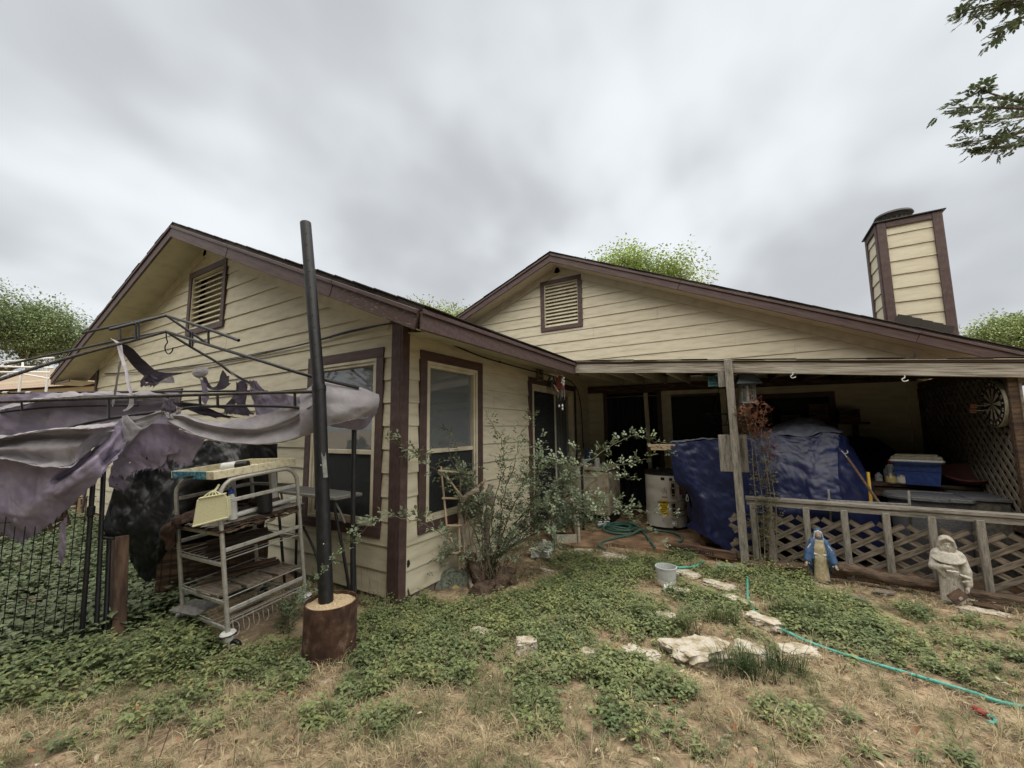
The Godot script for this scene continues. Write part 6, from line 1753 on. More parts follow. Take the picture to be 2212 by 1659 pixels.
	# the corner that still caps the slim leg
	var capc := [
		[Vector3(-3.284, 1.902, -1.993), Vector3(-3.201, 1.974, -2.033), Vector3(-3.163, 2.057, -2.103), Vector3(-3.066, 2.015, -2.224), Vector3(-2.973, 1.981, -2.342), Vector3(-2.885, 1.947, -2.399), Vector3(-2.821, 1.915, -2.44)],
		[Vector3(-3.194, 1.805, -1.942), Vector3(-3.095, 1.856, -1.971), Vector3(-3.018, 1.918, -2.031), Vector3(-2.925, 1.912, -2.146), Vector3(-2.853, 1.888, -2.25), Vector3(-2.8, 1.881, -2.341), Vector3(-2.796, 1.877, -2.425)],
		[Vector3(-3.15, 1.733, -1.919), Vector3(-3.062, 1.775, -1.954), Vector3(-2.972, 1.809, -2.015), Vector3(-2.888, 1.81, -2.122), Vector3(-2.808, 1.802, -2.218), Vector3(-2.771, 1.824, -2.33), Vector3(-2.787, 1.829, -2.413)],
		[Vector3(-3.148, 1.611, -1.924), Vector3(-3.072, 1.636, -1.966), Vector3(-2.97, 1.704, -2.018), Vector3(-2.876, 1.73, -2.117), Vector3(-2.828, 1.75, -2.236), Vector3(-2.782, 1.769, -2.33), Vector3(-2.81, 1.792, -2.428)],
		[Vector3(-3.172, 1.55, -1.941), Vector3(-3.087, 1.575, -1.988), Vector3(-2.978, 1.626, -2.046), Vector3(-2.946, 1.661, -2.131), Vector3(-2.871, 1.687, -2.218), Vector3(-2.851, 1.707, -2.344), Vector3(-2.874, 1.738, -2.444)]]
	part(g, "canopy_cloth", cloth(capc, 70, 44, 0.007, 5.0, 0.006, 17.0), M.faded)
	var under := [
		[Vector3(-3.082, 1.636, -2.147), Vector3(-2.985, 1.671, -2.2), Vector3(-2.889, 1.693, -2.254), Vector3(-2.843, 1.707, -2.349), Vector3(-2.829, 1.803, -2.45)],
		[Vector3(-3.165, 1.628, -2.216), Vector3(-3.076, 1.622, -2.269), Vector3(-2.996, 1.611, -2.318), Vector3(-2.906, 1.634, -2.392), Vector3(-2.889, 1.758, -2.479)],
		[Vector3(-3.248, 1.633, -2.306), Vector3(-3.165, 1.618, -2.357), Vector3(-3.099, 1.607, -2.398), Vector3(-3.057, 1.611, -2.457), Vector3(-3.026, 1.675, -2.526)]]
	part(g, "canopy_cloth", cloth(under, 30, 16, 0.01, 7.0, 0.0, 18.0), M.purple)
	# inside of the right half, and scraps
	var inner := [
		[Vector3(-4.72, 2.065, -2.292), Vector3(-4.495, 2.028, -2.313), Vector3(-4.326, 2.002, -2.416), Vector3(-3.9, 1.94, -2.326), Vector3(-3.582, 1.952, -2.278)],
		[Vector3(-4.71, 1.944, -2.313), Vector3(-4.485, 1.925, -2.332), Vector3(-4.333, 1.903, -2.425), Vector3(-3.904, 1.871, -2.332), Vector3(-3.588, 1.865, -2.286)],
		[Vector3(-4.687, 1.772, -2.349), Vector3(-4.479, 1.757, -2.357), Vector3(-4.341, 1.775, -2.437), Vector3(-3.908, 1.807, -2.338), Vector3(-3.59, 1.83, -2.289)]]
	part(g, "canopy_cloth", cloth(inner, 40, 20, 0.02, 6.0, 0.02, 19.0), M.purple)
	for k in 4:
		var rows: Array = [
			[[Vector3(-4.782, 2.141, -2.187), Vector3(-4.712, 2.145, -2.228), Vector3(-4.689, 2.1, -2.247)], [Vector3(-4.835, 1.982, -2.176), Vector3(-4.758, 1.981, -2.222), Vector3(-4.705, 2.001, -2.251)], [Vector3(-4.902, 1.894, -2.148), Vector3(-4.799, 1.872, -2.211), Vector3(-4.713, 1.871, -2.263)], [Vector3(-4.933, 1.814, -2.14), Vector3(-4.823, 1.773, -2.21), Vector3(-4.642, 1.771, -2.318)]],
			[[Vector3(-4.718, 2.156, -2.281), Vector3(-4.662, 2.145, -2.316), Vector3(-4.598, 2.064, -2.364)], [Vector3(-4.72, 2.065, -2.292), Vector3(-4.651, 2.044, -2.335), Vector3(-4.531, 2.012, -2.41)], [Vector3(-4.709, 1.964, -2.311), Vector3(-4.623, 1.943, -2.365), Vector3(-4.525, 1.982, -2.418)], [Vector3(-4.689, 1.873, -2.335), Vector3(-4.62, 1.862, -2.377), Vector3(-4.574, 1.902, -2.4)]],
			[[Vector3(-5.621, 1.942, -1.892), Vector3(-5.47, 1.93, -1.983), Vector3(-5.355, 1.918, -2.052)], [Vector3(-5.553, 1.889, -1.939), Vector3(-5.359, 1.866, -2.057), Vector3(-5.217, 1.854, -2.142)], [Vector3(-5.431, 1.847, -2.016), Vector3(-5.237, 1.813, -2.136), Vector3(-5.079, 1.78, -2.233)], [Vector3(-5.293, 1.773, -2.107), Vector3(-5.134, 1.76, -2.204), Vector3(-4.938, 1.752, -2.32)]],
			[[Vector3(-5.46, 2.204, -1.602), Vector3(-5.394, 2.194, -1.643), Vector3(-5.33, 2.164, -1.685)], [Vector3(-5.481, 2.147, -1.598), Vector3(-5.398, 2.136, -1.648), Vector3(-5.325, 2.116, -1.694)], [Vector3(-5.51, 2.08, -1.589), Vector3(-5.435, 2.088, -1.632), Vector3(-5.351, 2.087, -1.682)]]][k]
		var dm: Material = [M.dark_cloth, M.purple, M.dark_cloth, M.dark_cloth][k]
		part(g, "torn_scrap", cloth(rows, 16, 16, 0.02, 10.0, 0.05, 21.0 + k * 2.3, 0.02, 0.06), dm)
	var straps := [
		[[Vector3(-5.601, 2.571, -1.355), Vector3(-5.555, 2.551, -1.385), Vector3(-5.518, 2.525, -1.41)], [Vector3(-5.489, 2.515, -1.37), Vector3(-5.455, 2.504, -1.391), Vector3(-5.432, 2.489, -1.407)], [Vector3(-5.4, 2.41, -1.377), Vector3(-5.381, 2.4, -1.39), Vector3(-5.359, 2.395, -1.404)], [Vector3(-5.256, 2.328, -1.356), Vector3(-5.243, 2.319, -1.365), Vector3(-5.222, 2.318, -1.378)], [Vector3(-4.961, 2.187, -1.316), Vector3(-4.949, 2.182, -1.323), Vector3(-4.933, 2.187, -1.332)], [Vector3(-4.683, 2.027, -1.267), Vector3(-4.668, 2.023, -1.276), Vector3(-4.653, 2.027, -1.284)], [Vector3(-4.533, 1.924, -1.252), Vector3(-4.523, 1.915, -1.259), Vector3(-4.507, 1.915, -1.268)], [Vector3(-4.527, 1.823, -1.245), Vector3(-4.51, 1.815, -1.256), Vector3(-4.484, 1.839, -1.268)], [Vector3(-4.544, 1.794, -1.227), Vector3(-4.531, 1.786, -1.235), Vector3(-4.508, 1.793, -1.249)]],
		[[Vector3(-5.39, 2.337, -1.393), Vector3(-5.382, 2.332, -1.398), Vector3(-5.371, 2.337, -1.404)], [Vector3(-5.553, 2.251, -1.424), Vector3(-5.54, 2.246, -1.433), Vector3(-5.53, 2.251, -1.438)], [Vector3(-5.714, 2.145, -1.46), Vector3(-5.703, 2.139, -1.467), Vector3(-5.692, 2.144, -1.473)], [Vector3(-5.883, 2.012, -1.494), Vector3(-5.87, 2.001, -1.503), Vector3(-5.856, 2.011, -1.51)], [Vector3(-5.908, 1.907, -1.493), Vector3(-5.9, 1.886, -1.5), Vector3(-5.879, 1.928, -1.507)]],
		[[Vector3(-5.685, 2.513, -1.429), Vector3(-5.641, 2.517, -1.455), Vector3(-5.592, 2.522, -1.483)], [Vector3(-5.696, 2.44, -1.491), Vector3(-5.641, 2.46, -1.521), Vector3(-5.591, 2.475, -1.549)], [Vector3(-5.714, 2.365, -1.548), Vector3(-5.659, 2.386, -1.579), Vector3(-5.603, 2.406, -1.609)], [Vector3(-5.722, 2.289, -1.612), Vector3(-5.656, 2.32, -1.647), Vector3(-5.608, 2.351, -1.671)], [Vector3(-5.667, 2.196, -1.692), Vector3(-5.609, 2.227, -1.722), Vector3(-5.578, 2.28, -1.733)], [Vector3(-5.604, 2.139, -1.76), Vector3(-5.563, 2.187, -1.777), Vector3(-5.522, 2.256, -1.793)], [Vector3(-5.488, 2.202, -1.82), Vector3(-5.477, 2.228, -1.823), Vector3(-5.457, 2.255, -1.832)], [Vector3(-5.346, 2.243, -1.898), Vector3(-5.344, 2.248, -1.899), Vector3(-5.336, 2.256, -1.903)]],
		[[Vector3(-5.252, 2.263, -1.951), Vector3(-5.184, 2.31, -1.986), Vector3(-5.101, 2.304, -2.036)], [Vector3(-5.234, 2.244, -1.941), Vector3(-5.164, 2.264, -1.98), Vector3(-5.076, 2.263, -2.032)], [Vector3(-5.214, 2.206, -1.958), Vector3(-5.158, 2.211, -1.991), Vector3(-5.093, 2.221, -2.028)], [Vector3(-5.211, 2.187, -1.986), Vector3(-5.174, 2.192, -2.007), Vector3(-5.145, 2.203, -2.023)]],
		[[Vector3(-5.164, 2.197, -2.012), Vector3(-5.145, 2.2, -2.023), Vector3(-5.126, 2.204, -2.034)], [Vector3(-5.149, 2.149, -2.028), Vector3(-5.13, 2.149, -2.039), Vector3(-5.111, 2.154, -2.049)], [Vector3(-5.116, 2.079, -2.056), Vector3(-5.097, 2.084, -2.066), Vector3(-5.078, 2.094, -2.076)], [Vector3(-5.03, 2.055, -2.087), Vector3(-5.018, 2.086, -2.089), Vector3(-5.008, 2.108, -2.093)], [Vector3(-4.923, 2.062, -2.125), Vector3(-4.929, 2.12, -2.114), Vector3(-4.952, 2.184, -2.092)], [Vector3(-4.855, 2.12, -2.158), Vector3(-4.877, 2.215, -2.133), Vector3(-4.918, 2.28, -2.1)]],
		[[Vector3(-4.987, 2.371, -2.094), Vector3(-4.975, 2.361, -2.103), Vector3(-4.963, 2.351, -2.111)], [Vector3(-4.915, 2.28, -2.149), Vector3(-4.903, 2.269, -2.158), Vector3(-4.89, 2.264, -2.166)], [Vector3(-4.859, 2.208, -2.191), Vector3(-4.846, 2.203, -2.2), Vector3(-4.833, 2.198, -2.208)], [Vector3(-4.767, 2.136, -2.255), Vector3(-4.755, 2.131, -2.263), Vector3(-4.742, 2.126, -2.271)], [Vector3(-4.689, 2.067, -2.334), Vector3(-4.676, 2.061, -2.342), Vector3(-4.663, 2.061, -2.35)], [Vector3(-4.621, 2.035, -2.378), Vector3(-4.612, 2.04, -2.383), Vector3(-4.598, 2.04, -2.39)]],
		[[Vector3(-5.187, 2.192, -1.999), Vector3(-5.162, 2.172, -2.017), Vector3(-5.14, 2.182, -2.029)], [Vector3(-5.179, 2.112, -2.014), Vector3(-5.154, 2.101, -2.031), Vector3(-5.127, 2.111, -2.045)], [Vector3(-5.171, 2.031, -2.029), Vector3(-5.146, 2.02, -2.046), Vector3(-5.115, 2.02, -2.064)], [Vector3(-5.186, 1.95, -2.031), Vector3(-5.156, 1.94, -2.05), Vector3(-5.114, 1.97, -2.071)], [Vector3(-5.166, 1.91, -2.048), Vector3(-5.154, 1.905, -2.056), Vector3(-5.145, 1.909, -2.061)]],
		[[Vector3(-5.194, 2.196, -1.761), Vector3(-5.188, 2.162, -1.769), Vector3(-5.183, 2.114, -1.778)], [Vector3(-5.263, 2.163, -1.724), Vector3(-5.248, 2.134, -1.737), Vector3(-5.233, 2.115, -1.748)], [Vector3(-5.324, 2.125, -1.693), Vector3(-5.316, 2.121, -1.698), Vector3(-5.308, 2.116, -1.704)]]]
	for k in straps.size():
		var sm: Material = [M.faded, M.faded, M.dark_cloth, M.faded, M.dark_cloth, M.faded, M.purple, M.faded][k]
		part(g, "torn_strip", cloth(straps[k], 8, 30, 0.006, 18.0, 0.02, 31.0 + k * 1.7, 0.012), sm)
	var knots := [
		[Vector3(-4.241, 1.789, -1.395), Vector3(-4.197, 1.75, -1.426), Vector3(-4.136, 1.811, -1.455), Vector3(-4.153, 1.816, -1.444)],
		[Vector3(-4.197, 1.78, -1.387), Vector3(-4.155, 1.726, -1.419), Vector3(-4.101, 1.778, -1.444), Vector3(-4.071, 1.798, -1.459)],
		[Vector3(-4.218, 1.75, -1.402), Vector3(-4.181, 1.704, -1.43), Vector3(-4.13, 1.718, -1.458), Vector3(-4.091, 1.769, -1.475)]]
	part(g, "bunched_cloth", cloth(knots, 24, 14, 0.03, 14.0, 0.01, 41.0), M.faded)
	var st := [
		[Vector3(-4.548, 1.739, -1.22), Vector3(-4.531, 1.743, -1.23), Vector3(-4.507, 1.746, -1.243), Vector3(-4.493, 1.715, -1.256)],
		[Vector3(-4.525, 1.677, -1.218), Vector3(-4.495, 1.677, -1.236), Vector3(-4.462, 1.676, -1.256), Vector3(-4.385, 1.637, -1.306)],
		[Vector3(-4.51, 1.593, -1.226), Vector3(-4.48, 1.593, -1.244), Vector3(-4.44, 1.607, -1.266), Vector3(-4.379, 1.622, -1.3)],
		[Vector3(-4.502, 1.463, -1.248), Vector3(-4.495, 1.478, -1.25), Vector3(-4.487, 1.494, -1.253), Vector3(-4.473, 1.509, -1.259)]]
	part(g, "canopy_cloth", cloth(st, 20, 24, 0.008, 9.0, 0.0, 43.0), M.faded)

	# the big pole set in a drum of concrete
	var d := thing("pole_in_drum", "tall black steel pole set in a rusty drum filled with concrete", "pole", Vector3(-2.7, 0.0, -1.95))
	part(d, "drum", lathe([Vector2(0.165, -0.06), Vector2(0.18, -0.05), Vector2(0.178, 0.375), Vector2(0.17, 0.375), Vector2(0.168, 0.33)], 40), M.rust)
	var fill := new_st()
	for i in 10:
		for k in 36:
			var q := []
			for c in [[i, k], [i + 1, k], [i + 1, k + 1], [i, k + 1]]:
				var r: float = 0.17 * c[0] / 10.0
				var a: float = TAU * (c[1] % 36) / 36.0
				q.append(Vector3(r * cos(a), 0.352 + 0.014 * noise_a.get_noise_2d(r * cos(a) * 30.0, r * sin(a) * 30.0), r * sin(a)))
			quad(fill, q[0], q[3], q[2], q[1])
	part(d, "concrete_fill", done(fill), textured(noise_tex([0.0, "#8f7a5c", 0.4, "#ad9672", 0.6, "#baa583", 0.74, "#c5bba6", 1.0, "#bcb8ae"], 0.03, 6, 1, 91), Vector3(4, 4, 4), 0.95))
	var base := Vector3(-2.752, 0.271, -1.95) - d.position
	var joint := Vector3(-2.955, 1.951, -1.95) - d.position
	var tip := Vector3(-3.248, 3.418, -1.95) - d.position
	part(d, "lower_pole", tube(PackedVector3Array([base - (joint - base) * 0.05, base.lerp(joint, 0.5), joint]), 0.052, 0.05, 20), M.black_steel)
	part(d, "upper_pole", tube(PackedVector3Array([joint, joint.lerp(tip, 0.5), tip]), 0.046, 0.045, 20), M.black_steel)
	part(d, "collar", tube(PackedVector3Array([joint.lerp(base, 0.02), joint, joint.lerp(tip, 0.004)]), 0.053, 0.053, 20), M.black_steel)
	var ax := (tip - joint).normalized()
	var to_yard := (Vector3(0, 0, 0) - d.position - joint)
	to_yard = (to_yard - ax * to_yard.dot(ax)).normalized()
	for k in 11:
		var c := joint.lerp(tip, 0.06 + k * 0.085 + 0.012 * (k % 2)) + to_yard * 0.0445
		part(d, "pin_hole", tube(PackedVector3Array([c, c + to_yard * 0.001, c + to_yard * 0.0022]), 0.0055, 0.005, 8), M.gap_shade)  # dark discs carry the painted shade inside the holes
	for k in 5:
		var c := base.lerp(joint, 0.12 + k * 0.17) + to_yard * 0.0505
		part(d, "pin_hole", tube(PackedVector3Array([c, c + to_yard * 0.001, c + to_yard * 0.0022]), 0.0045, 0.004, 8), M.white_plastic if k % 2 else M.gap_shade)  # the dark ones are hole shade put into the colour
	var side := to_yard.cross(ax)
	var sc := base.lerp(joint, 0.66)
	var dir := (to_yard * 0.9 - side * 0.44).normalized()
	bar(d, "faded_sticker", sc - ax * 0.15 + dir * 0.0495, sc + ax * 0.17 + dir * 0.0495, 0.034, 0.003, M.mill_plate, dir.cross(ax))


# ---------------------------------------------------------------- fence, tarp, boards on the left
func fence_side() -> void:
	var f := thing("wire_fence", "black wire panel fence with steel posts left of the cart", "fence")
	var a := Vector3(-4.409, 0, -1.082)
	var b := Vector3(-4.68, 0, -0.784)
	var d := (b - a) / 7.0
	for q in [[Vector3(-4.409, 0, -1.082), Vector3(-4.429, 1.217, -1.06)], [Vector3(-4.352, 0, -1.148), Vector3(-4.56, 1.199, -1.15)]]:
		var e: Vector3 = q[0] + (q[1] - q[0]) * 1.14
		part(f, "post", tube(PackedVector3Array([q[0] - Vector3(0, 0.05, 0), q[0].lerp(e, 0.5), e]), 0.016, 0.016, 10), M.black_steel)
	part(f, "post", tube(PackedVector3Array([Vector3(-4.387, 0, -1.207), Vector3(-4.497, 0.357, -1.22), Vector3(-4.564, 0.744, -1.22)]), 0.016, 0.016, 10), M.black_steel)
	bar(f, "bracket", Vector3(-4.51, 0.776, -1.14), Vector3(-4.451, 0.754, -1.22), 0.02, 0.03, M.black_steel)
	part(f, "clamp", lathe([Vector2(0.017, -0.04), Vector2(0.025, -0.03), Vector2(0.025, 0.03), Vector2(0.017, 0.04)], 12), M.black_steel, at(Vector3(-4.411, 1.004, -1.06)))
	for k in range(1, 16):
		var p := a + d * k + Vector3(0, gy((a + d * k).x, (a + d * k).z), 0)
		part(f, "wire", tube(PackedVector3Array([p, p + Vector3(0.0, 0.6, 0), p + Vector3(0.0, 1.12, 0)]), 0.003, 0.003, 5), M.black)
	for y in [0.12, 0.4, 0.68, 0.96, 1.11]:
		part(f, "wire", tube(PackedVector3Array([a + Vector3(0, y, 0), a + d * 7.5 + Vector3(0, y - 0.01, 0), a + d * 15.5 + Vector3(0, y, 0)]), 0.003, 0.003, 5), M.black)
	var t := thing("timber_post", "short orange-brown timber post beside the black fence posts", "post")
	bar(t, "timber", Vector3(-4.446, 0, -1.287), Vector3(-4.714, 0.71, -1.33), 0.105, 0.09, M.red_wood, Vector3.RIGHT, 0.004)
	var r := thing("plank_wall", "low wall of dark planks behind wire mesh under the black tarp", "plank wall")
	var p0 := Vector3(-4.534, 0, -1.355) + Vector3(-0.2, 0, -0.25)
	var p1 := p0 + Vector3(0.25, 0, -0.85)
	for k in 4:
		bar(r, "plank", p0 + Vector3(0, 0.065 + k * 0.135, 0), p1 + Vector3(0, 0.065 + k * 0.135, 0), 0.13, 0.03, M.dark_wood)
	var out := (p1 - p0).cross(Vector3.UP).normalized() * -0.04
	if out.z < 0.0:
		out = -out
	for k in 14:
		var q := p0 + (p1 - p0) * (k + 0.5) / 14.0 + out
		part(r, "mesh_wire", tube(PackedVector3Array([q, q + Vector3(0, 0.3, 0), q + Vector3(0, 0.66, 0)]), 0.003, 0.003, 5), M.black)
	var k2 := thing("black_tarp", "crumpled black plastic tarp hanging from the gazebo down to the fence", "tarp")
	var rows := [
		[Vector3(-4.892, 1.449, -1.51), Vector3(-4.943, 1.406, -1.661), Vector3(-4.771, 1.43, -1.759), Vector3(-4.668, 1.465, -1.816), Vector3(-4.572, 1.517, -1.866), Vector3(-4.418, 1.502, -1.959), Vector3(-4.265, 1.491, -2.051), Vector3(-4.268, 1.48, -2.226), Vector3(-4.192, 1.467, -2.331)],
		[Vector3(-5.037, 1.254, -1.391), Vector3(-5.094, 1.253, -1.533), Vector3(-4.918, 1.282, -1.633), Vector3(-4.716, 1.31, -1.749), Vector3(-4.562, 1.401, -1.828), Vector3(-4.373, 1.429, -1.936), Vector3(-4.242, 1.396, -2.018), Vector3(-4.296, 1.351, -2.226), Vector3(-4.208, 1.33, -2.339)],
		[Vector3(-5.058, 1.069, -1.344), Vector3(-4.998, 1.097, -1.493), Vector3(-4.854, 1.11, -1.576), Vector3(-4.695, 1.153, -1.665), Vector3(-4.535, 1.211, -1.752), Vector3(-4.338, 1.239, -1.865), Vector3(-4.169, 1.237, -1.965), Vector3(-4.374, 1.184, -2.26), Vector3(-4.314, 1.155, -2.416)],
		[Vector3(-5.036, 0.918, -1.318), Vector3(-5.008, 0.901, -1.43), Vector3(-4.852, 0.943, -1.517), Vector3(-4.723, 0.957, -1.592), Vector3(-4.569, 0.969, -1.681), Vector3(-4.596, 0.975, -1.922), Vector3(-4.618, 0.94, -2.147), Vector3(-4.512, 0.921, -2.329), Vector3(-4.441, 0.903, -2.49)],
		[Vector3(-5.013, 0.786, -1.29), Vector3(-4.986, 0.744, -1.37), Vector3(-4.81, 0.756, -1.473), Vector3(-4.646, 0.783, -1.567), Vector3(-4.532, 0.796, -1.632), Vector3(-4.8, 0.704, -1.953), Vector3(-4.735, 0.667, -2.171), Vector3(-4.698, 0.63, -2.374), Vector3(-4.669, 0.606, -2.51)],
		[Vector3(-5.045, 0.68, -1.285), Vector3(-4.967, 0.65, -1.394), Vector3(-4.833, 0.598, -1.48), Vector3(-4.694, 0.61, -1.56), Vector3(-4.594, 0.624, -1.618), Vector3(-4.947, 0.434, -1.959), Vector3(-4.839, 0.387, -2.205), Vector3(-4.746, 0.355, -2.381), Vector3(-4.703, 0.324, -2.527)],
		[Vector3(-4.972, 0.608, -1.42), Vector3(-4.916, 0.506, -1.466), Vector3(-4.847, 0.403, -1.52), Vector3(-4.756, 0.446, -1.568), Vector3(-4.667, 0.459, -1.619), Vector3(-5.052, 0.19, -1.987), Vector3(-4.886, 0.118, -2.211), Vector3(-4.794, 0.08, -2.388), Vector3(-4.722, 0.042, -2.552)],
		[Vector3(-4.995, 0.494, -1.467), Vector3(-4.954, 0.347, -1.51), Vector3(-4.874, 0.221, -1.574), Vector3(-4.795, 0.257, -1.616), Vector3(-4.856, 0.103, -1.705), Vector3(-5.112, -0.073, -1.986), Vector3(-5.008, -0.189, -2.238), Vector3(-4.9, -0.234, -2.425), Vector3(-4.742, -0.258, -2.579)]]
	part(k2, "sheet", cloth(rows, 110, 80, 0.035, 3.2, 0.01, 51.0), M.black_film)
	for q in [Vector3(-4.972, 0.719, -1.288), Vector3(-4.775, 0.248, -1.559)]:
		part(k2, "eyelet", lathe([Vector2(0.007, 0.0), Vector2(0.015, 0.0), Vector2(0.015, 0.005), Vector2(0.007, 0.005)], 14), M.steel, at(q, turned(40) * Basis(Vector3.RIGHT, PI / 2)))
	# folding work platform at the window
	var w := thing("work_platform", "grey tread plate work platform leaning below the window", "platform")
	var c0 := Vector3(-4.35, 0.985, -2.66)
	part(w, "deck", bx(1.05, 0.03, 0.3, 0.006), M.mill_plate, at(Vector3(-3.78, 0.985, -2.5)))
	for i in 30:
		part(w, "tread_rib", bx(0.006, 0.006, 0.27, 0.001), M.mill_plate, at(Vector3(-4.27 + i * 0.034, 1.002, -2.5)))
	for s in [-1, 1]:
		part(w, "leg", tube(curve([Vector3(-3.78 + s * 0.46, 0.97, -2.38), Vector3(-3.76 + s * 0.47, 0.8, -2.4), Vector3(-3.7 + s * 0.5, 0.4, -2.44), Vector3(-3.66 + s * 0.52, 0.0, -2.48)], 5), 0.014), M.black_steel)
		part(w, "leg", tube(curve([Vector3(-3.78 + s * 0.46, 0.97, -2.6), Vector3(-3.78 + s * 0.47, 0.4, -2.62), Vector3(-3.78 + s * 0.48, 0.0, -2.64)], 5), 0.014), M.black_steel)
		part(w, "brace", tube(curve([Vector3(-3.78 + s * 0.42, 0.97, -2.4), Vector3(-3.78 + s * 0.46, 0.88, -2.44), Vector3(-3.78 + s * 0.5, 0.75, -2.48)], 4), 0.01), M.mill_plate)
	var cb := thing("cable", "thick black cable hanging behind the cart down to the ground", "cable")
	part(cb, "cable", tube(curve([Vector3(-3.954, 0.636, -2.5), Vector3(-3.747, 0.534, -2.45), Vector3(-3.561, 0.425, -2.4), Vector3(-3.444, 0.344, -2.35), Vector3(-3.339, 0.24, -2.3)], 6), 0.012), M.black)


# ---------------------------------------------------------------- the utility cart and what is on it
func cart() -> void:
	var t := thing("utility_cart", "old white metal shelf cart on castors loaded with junk", "cart", Vector3(-3.336, 0.176, -1.573))
	t.basis = Basis(Vector3(0.999, 0.041, 0.007), Vector3(-0.041, 0.994, 0.098), Vector3(-0.003, -0.098, 0.995)).orthonormalized()
	var w := 0.746
	var d := 0.583
	var m: Material = M.cart_metal
	for x in [0.0, -w]:
		part(t, "hoop_leg", tube(curve([Vector3(x, -0.02, 0), Vector3(x, 0.3, 0), Vector3(x, 0.6, 0), Vector3(x, 0.92, 0), Vector3(x, 1.0, -0.015), Vector3(x, 1.05, -0.06), Vector3(x, 1.065, -0.13), Vector3(x, 1.065, -d + 0.13), Vector3(x, 1.05, -d + 0.06), Vector3(x, 1.0, -d + 0.015), Vector3(x, 0.92, -d), Vector3(x, 0.6, -d), Vector3(x, 0.3, -d), Vector3(x, -0.02, -d)], 5), 0.0155, 0.0155, 12), m)
		for y in [0.91, 0.562, 0.132]:
			bar(t, "side_rail", Vector3(x, y, -0.014), Vector3(x, y, -d + 0.014), 0.03, 0.014, m)
	for y in [0.68, 0.459, 0.185, 0.002]:
		for z in [0.0, -d]:
			bar(t, "cross_rail", Vector3(-0.014, y, z), Vector3(-w + 0.014, y, z), 0.028, 0.016, m)
	for y in [0.91]:
		bar(t, "cross_rail", Vector3(-0.014, y, -d), Vector3(-w + 0.014, y, -d), 0.028, 0.016, m)
	for y in [0.459, 0.185, 0.002]:
		var shelf := part(t, "wire_shelf", tube(curve([Vector3(-0.03, y + 0.03, 0.0), Vector3(-0.025, y + 0.03, -0.05), Vector3(-0.025, y + 0.03, -d + 0.05), Vector3(-0.03, y + 0.03, -d), Vector3(-w + 0.03, y + 0.03, -d), Vector3(-w + 0.025, y + 0.03, -d + 0.05), Vector3(-w + 0.025, y + 0.03, -0.05), Vector3(-w + 0.03, y + 0.03, 0.0)], 3, true), 0.004, 0.004, 6), m)
		for k in 8:
			var x := -0.08 - k * 0.084
			part(shelf, "wire", tube(PackedVector3Array([Vector3(x, y + 0.012, 0.01), Vector3(x, y + 0.01, -d / 2), Vector3(x, y + 0.012, -d - 0.01)]), 0.003, 0.003, 5), m)
	for k in 8:
		var z := -0.04 - k * 0.07
		part(t, "basket_hoop", tube(curve([Vector3(-0.015, 0.06, z), Vector3(-0.012, 0.0, z), Vector3(-0.014, -0.055, z - 0.005), Vector3(-0.02, -0.07, z - 0.022), Vector3(-0.02, -0.055, z - 0.04), Vector3(-0.03, 0.0, z - 0.045), Vector3(-0.1, 0.005, z - 0.045)], 4), 0.0034, 0.0034, 6), m)
	for y in [0.062, 0.04]:
		part(t, "basket_wire", tube(PackedVector3Array([Vector3(-0.012, y, 0.0), Vector3(-0.012, y, -d / 2), Vector3(-0.012, y, -d)]), 0.0034, 0.0034, 6), m)
	for c in [Vector3(0, 0, 0), Vector3(-w, 0, 0), Vector3(0, 0, -d), Vector3(-w, 0, -d)]:
		var ca := part(t, "castor", lathe([Vector2(0.0, -0.01), Vector2(0.045, -0.012), Vector2(0.052, -0.022), Vector2(0.044, -0.032), Vector2(0.033, -0.07), Vector2(0.025, -0.085), Vector2(0.0, -0.085)], 20), M.white_plastic, at(c))
		part(ca, "wheel", lathe([Vector2(0.018, -0.014), Vector2(0.04, -0.014), Vector2(0.047, -0.008), Vector2(0.047, 0.008), Vector2(0.04, 0.014), Vector2(0.018, 0.014)], 24), M.black, at(Vector3(0.035, -0.115, -0.02), turned(35) * Basis(Vector3.RIGHT, PI / 2)))
		part(ca, "hub", lathe([Vector2(0.0, -0.016), Vector2(0.024, -0.016), Vector2(0.024, 0.016), Vector2(0.0, 0.016)], 16), M.beige_plastic, at(Vector3(0.035, -0.115, -0.02), turned(35) * Basis(Vector3.RIGHT, PI / 2)))
		part(ca, "fork", bx(0.012, 0.075, 0.03), M.beige_plastic, at(Vector3(0.02, -0.09, 0.004), turned(35)))
		part(ca, "rubber_ring", tube(curve(coil(Vector3(0, -0.036, 0), 0.045, 1.0, 1.0, 0.0), 3), 0.004, 0.004, 5), M.black)
	# everything on it, placed in the cart's own axes
	var on := func(o: Node3D, p: Vector3, yaw := 0.0) -> void:
		o.transform = t.transform * Transform3D(Basis(Vector3.UP, yaw), p)
	var tr := thing("tray", "shallow cream painted tray with a blue end on top of the cart", "tray")
	on.call(tr, Vector3(-0.37, 1.082, -0.28))
	part(tr, "bottom", bx(0.73, 0.012, 0.6), M.tray_yellow, at(Vector3(0, 0.008, 0)))
	part(tr, "side", bx(0.012, 0.06, 0.61), M.tray_yellow, at(Vector3(0.37, 0.032, 0)))
	part(tr, "side", bx(0.012, 0.06, 0.61), M.tray_yellow, at(Vector3(-0.37, 0.032, 0)))
	part(tr, "side", bx(0.73, 0.06, 0.012), M.tray_yellow, at(Vector3(0, 0.032, -0.3)))
	part(tr, "blue_end", bx(0.6, 0.06, 0.012), M.tray_blue, at(Vector3(-0.045, 0.032, 0.305)))
	part(tr, "side", bx(0.12, 0.06, 0.012), M.tray_yellow, at(Vector3(0.315, 0.0322, 0.305)))
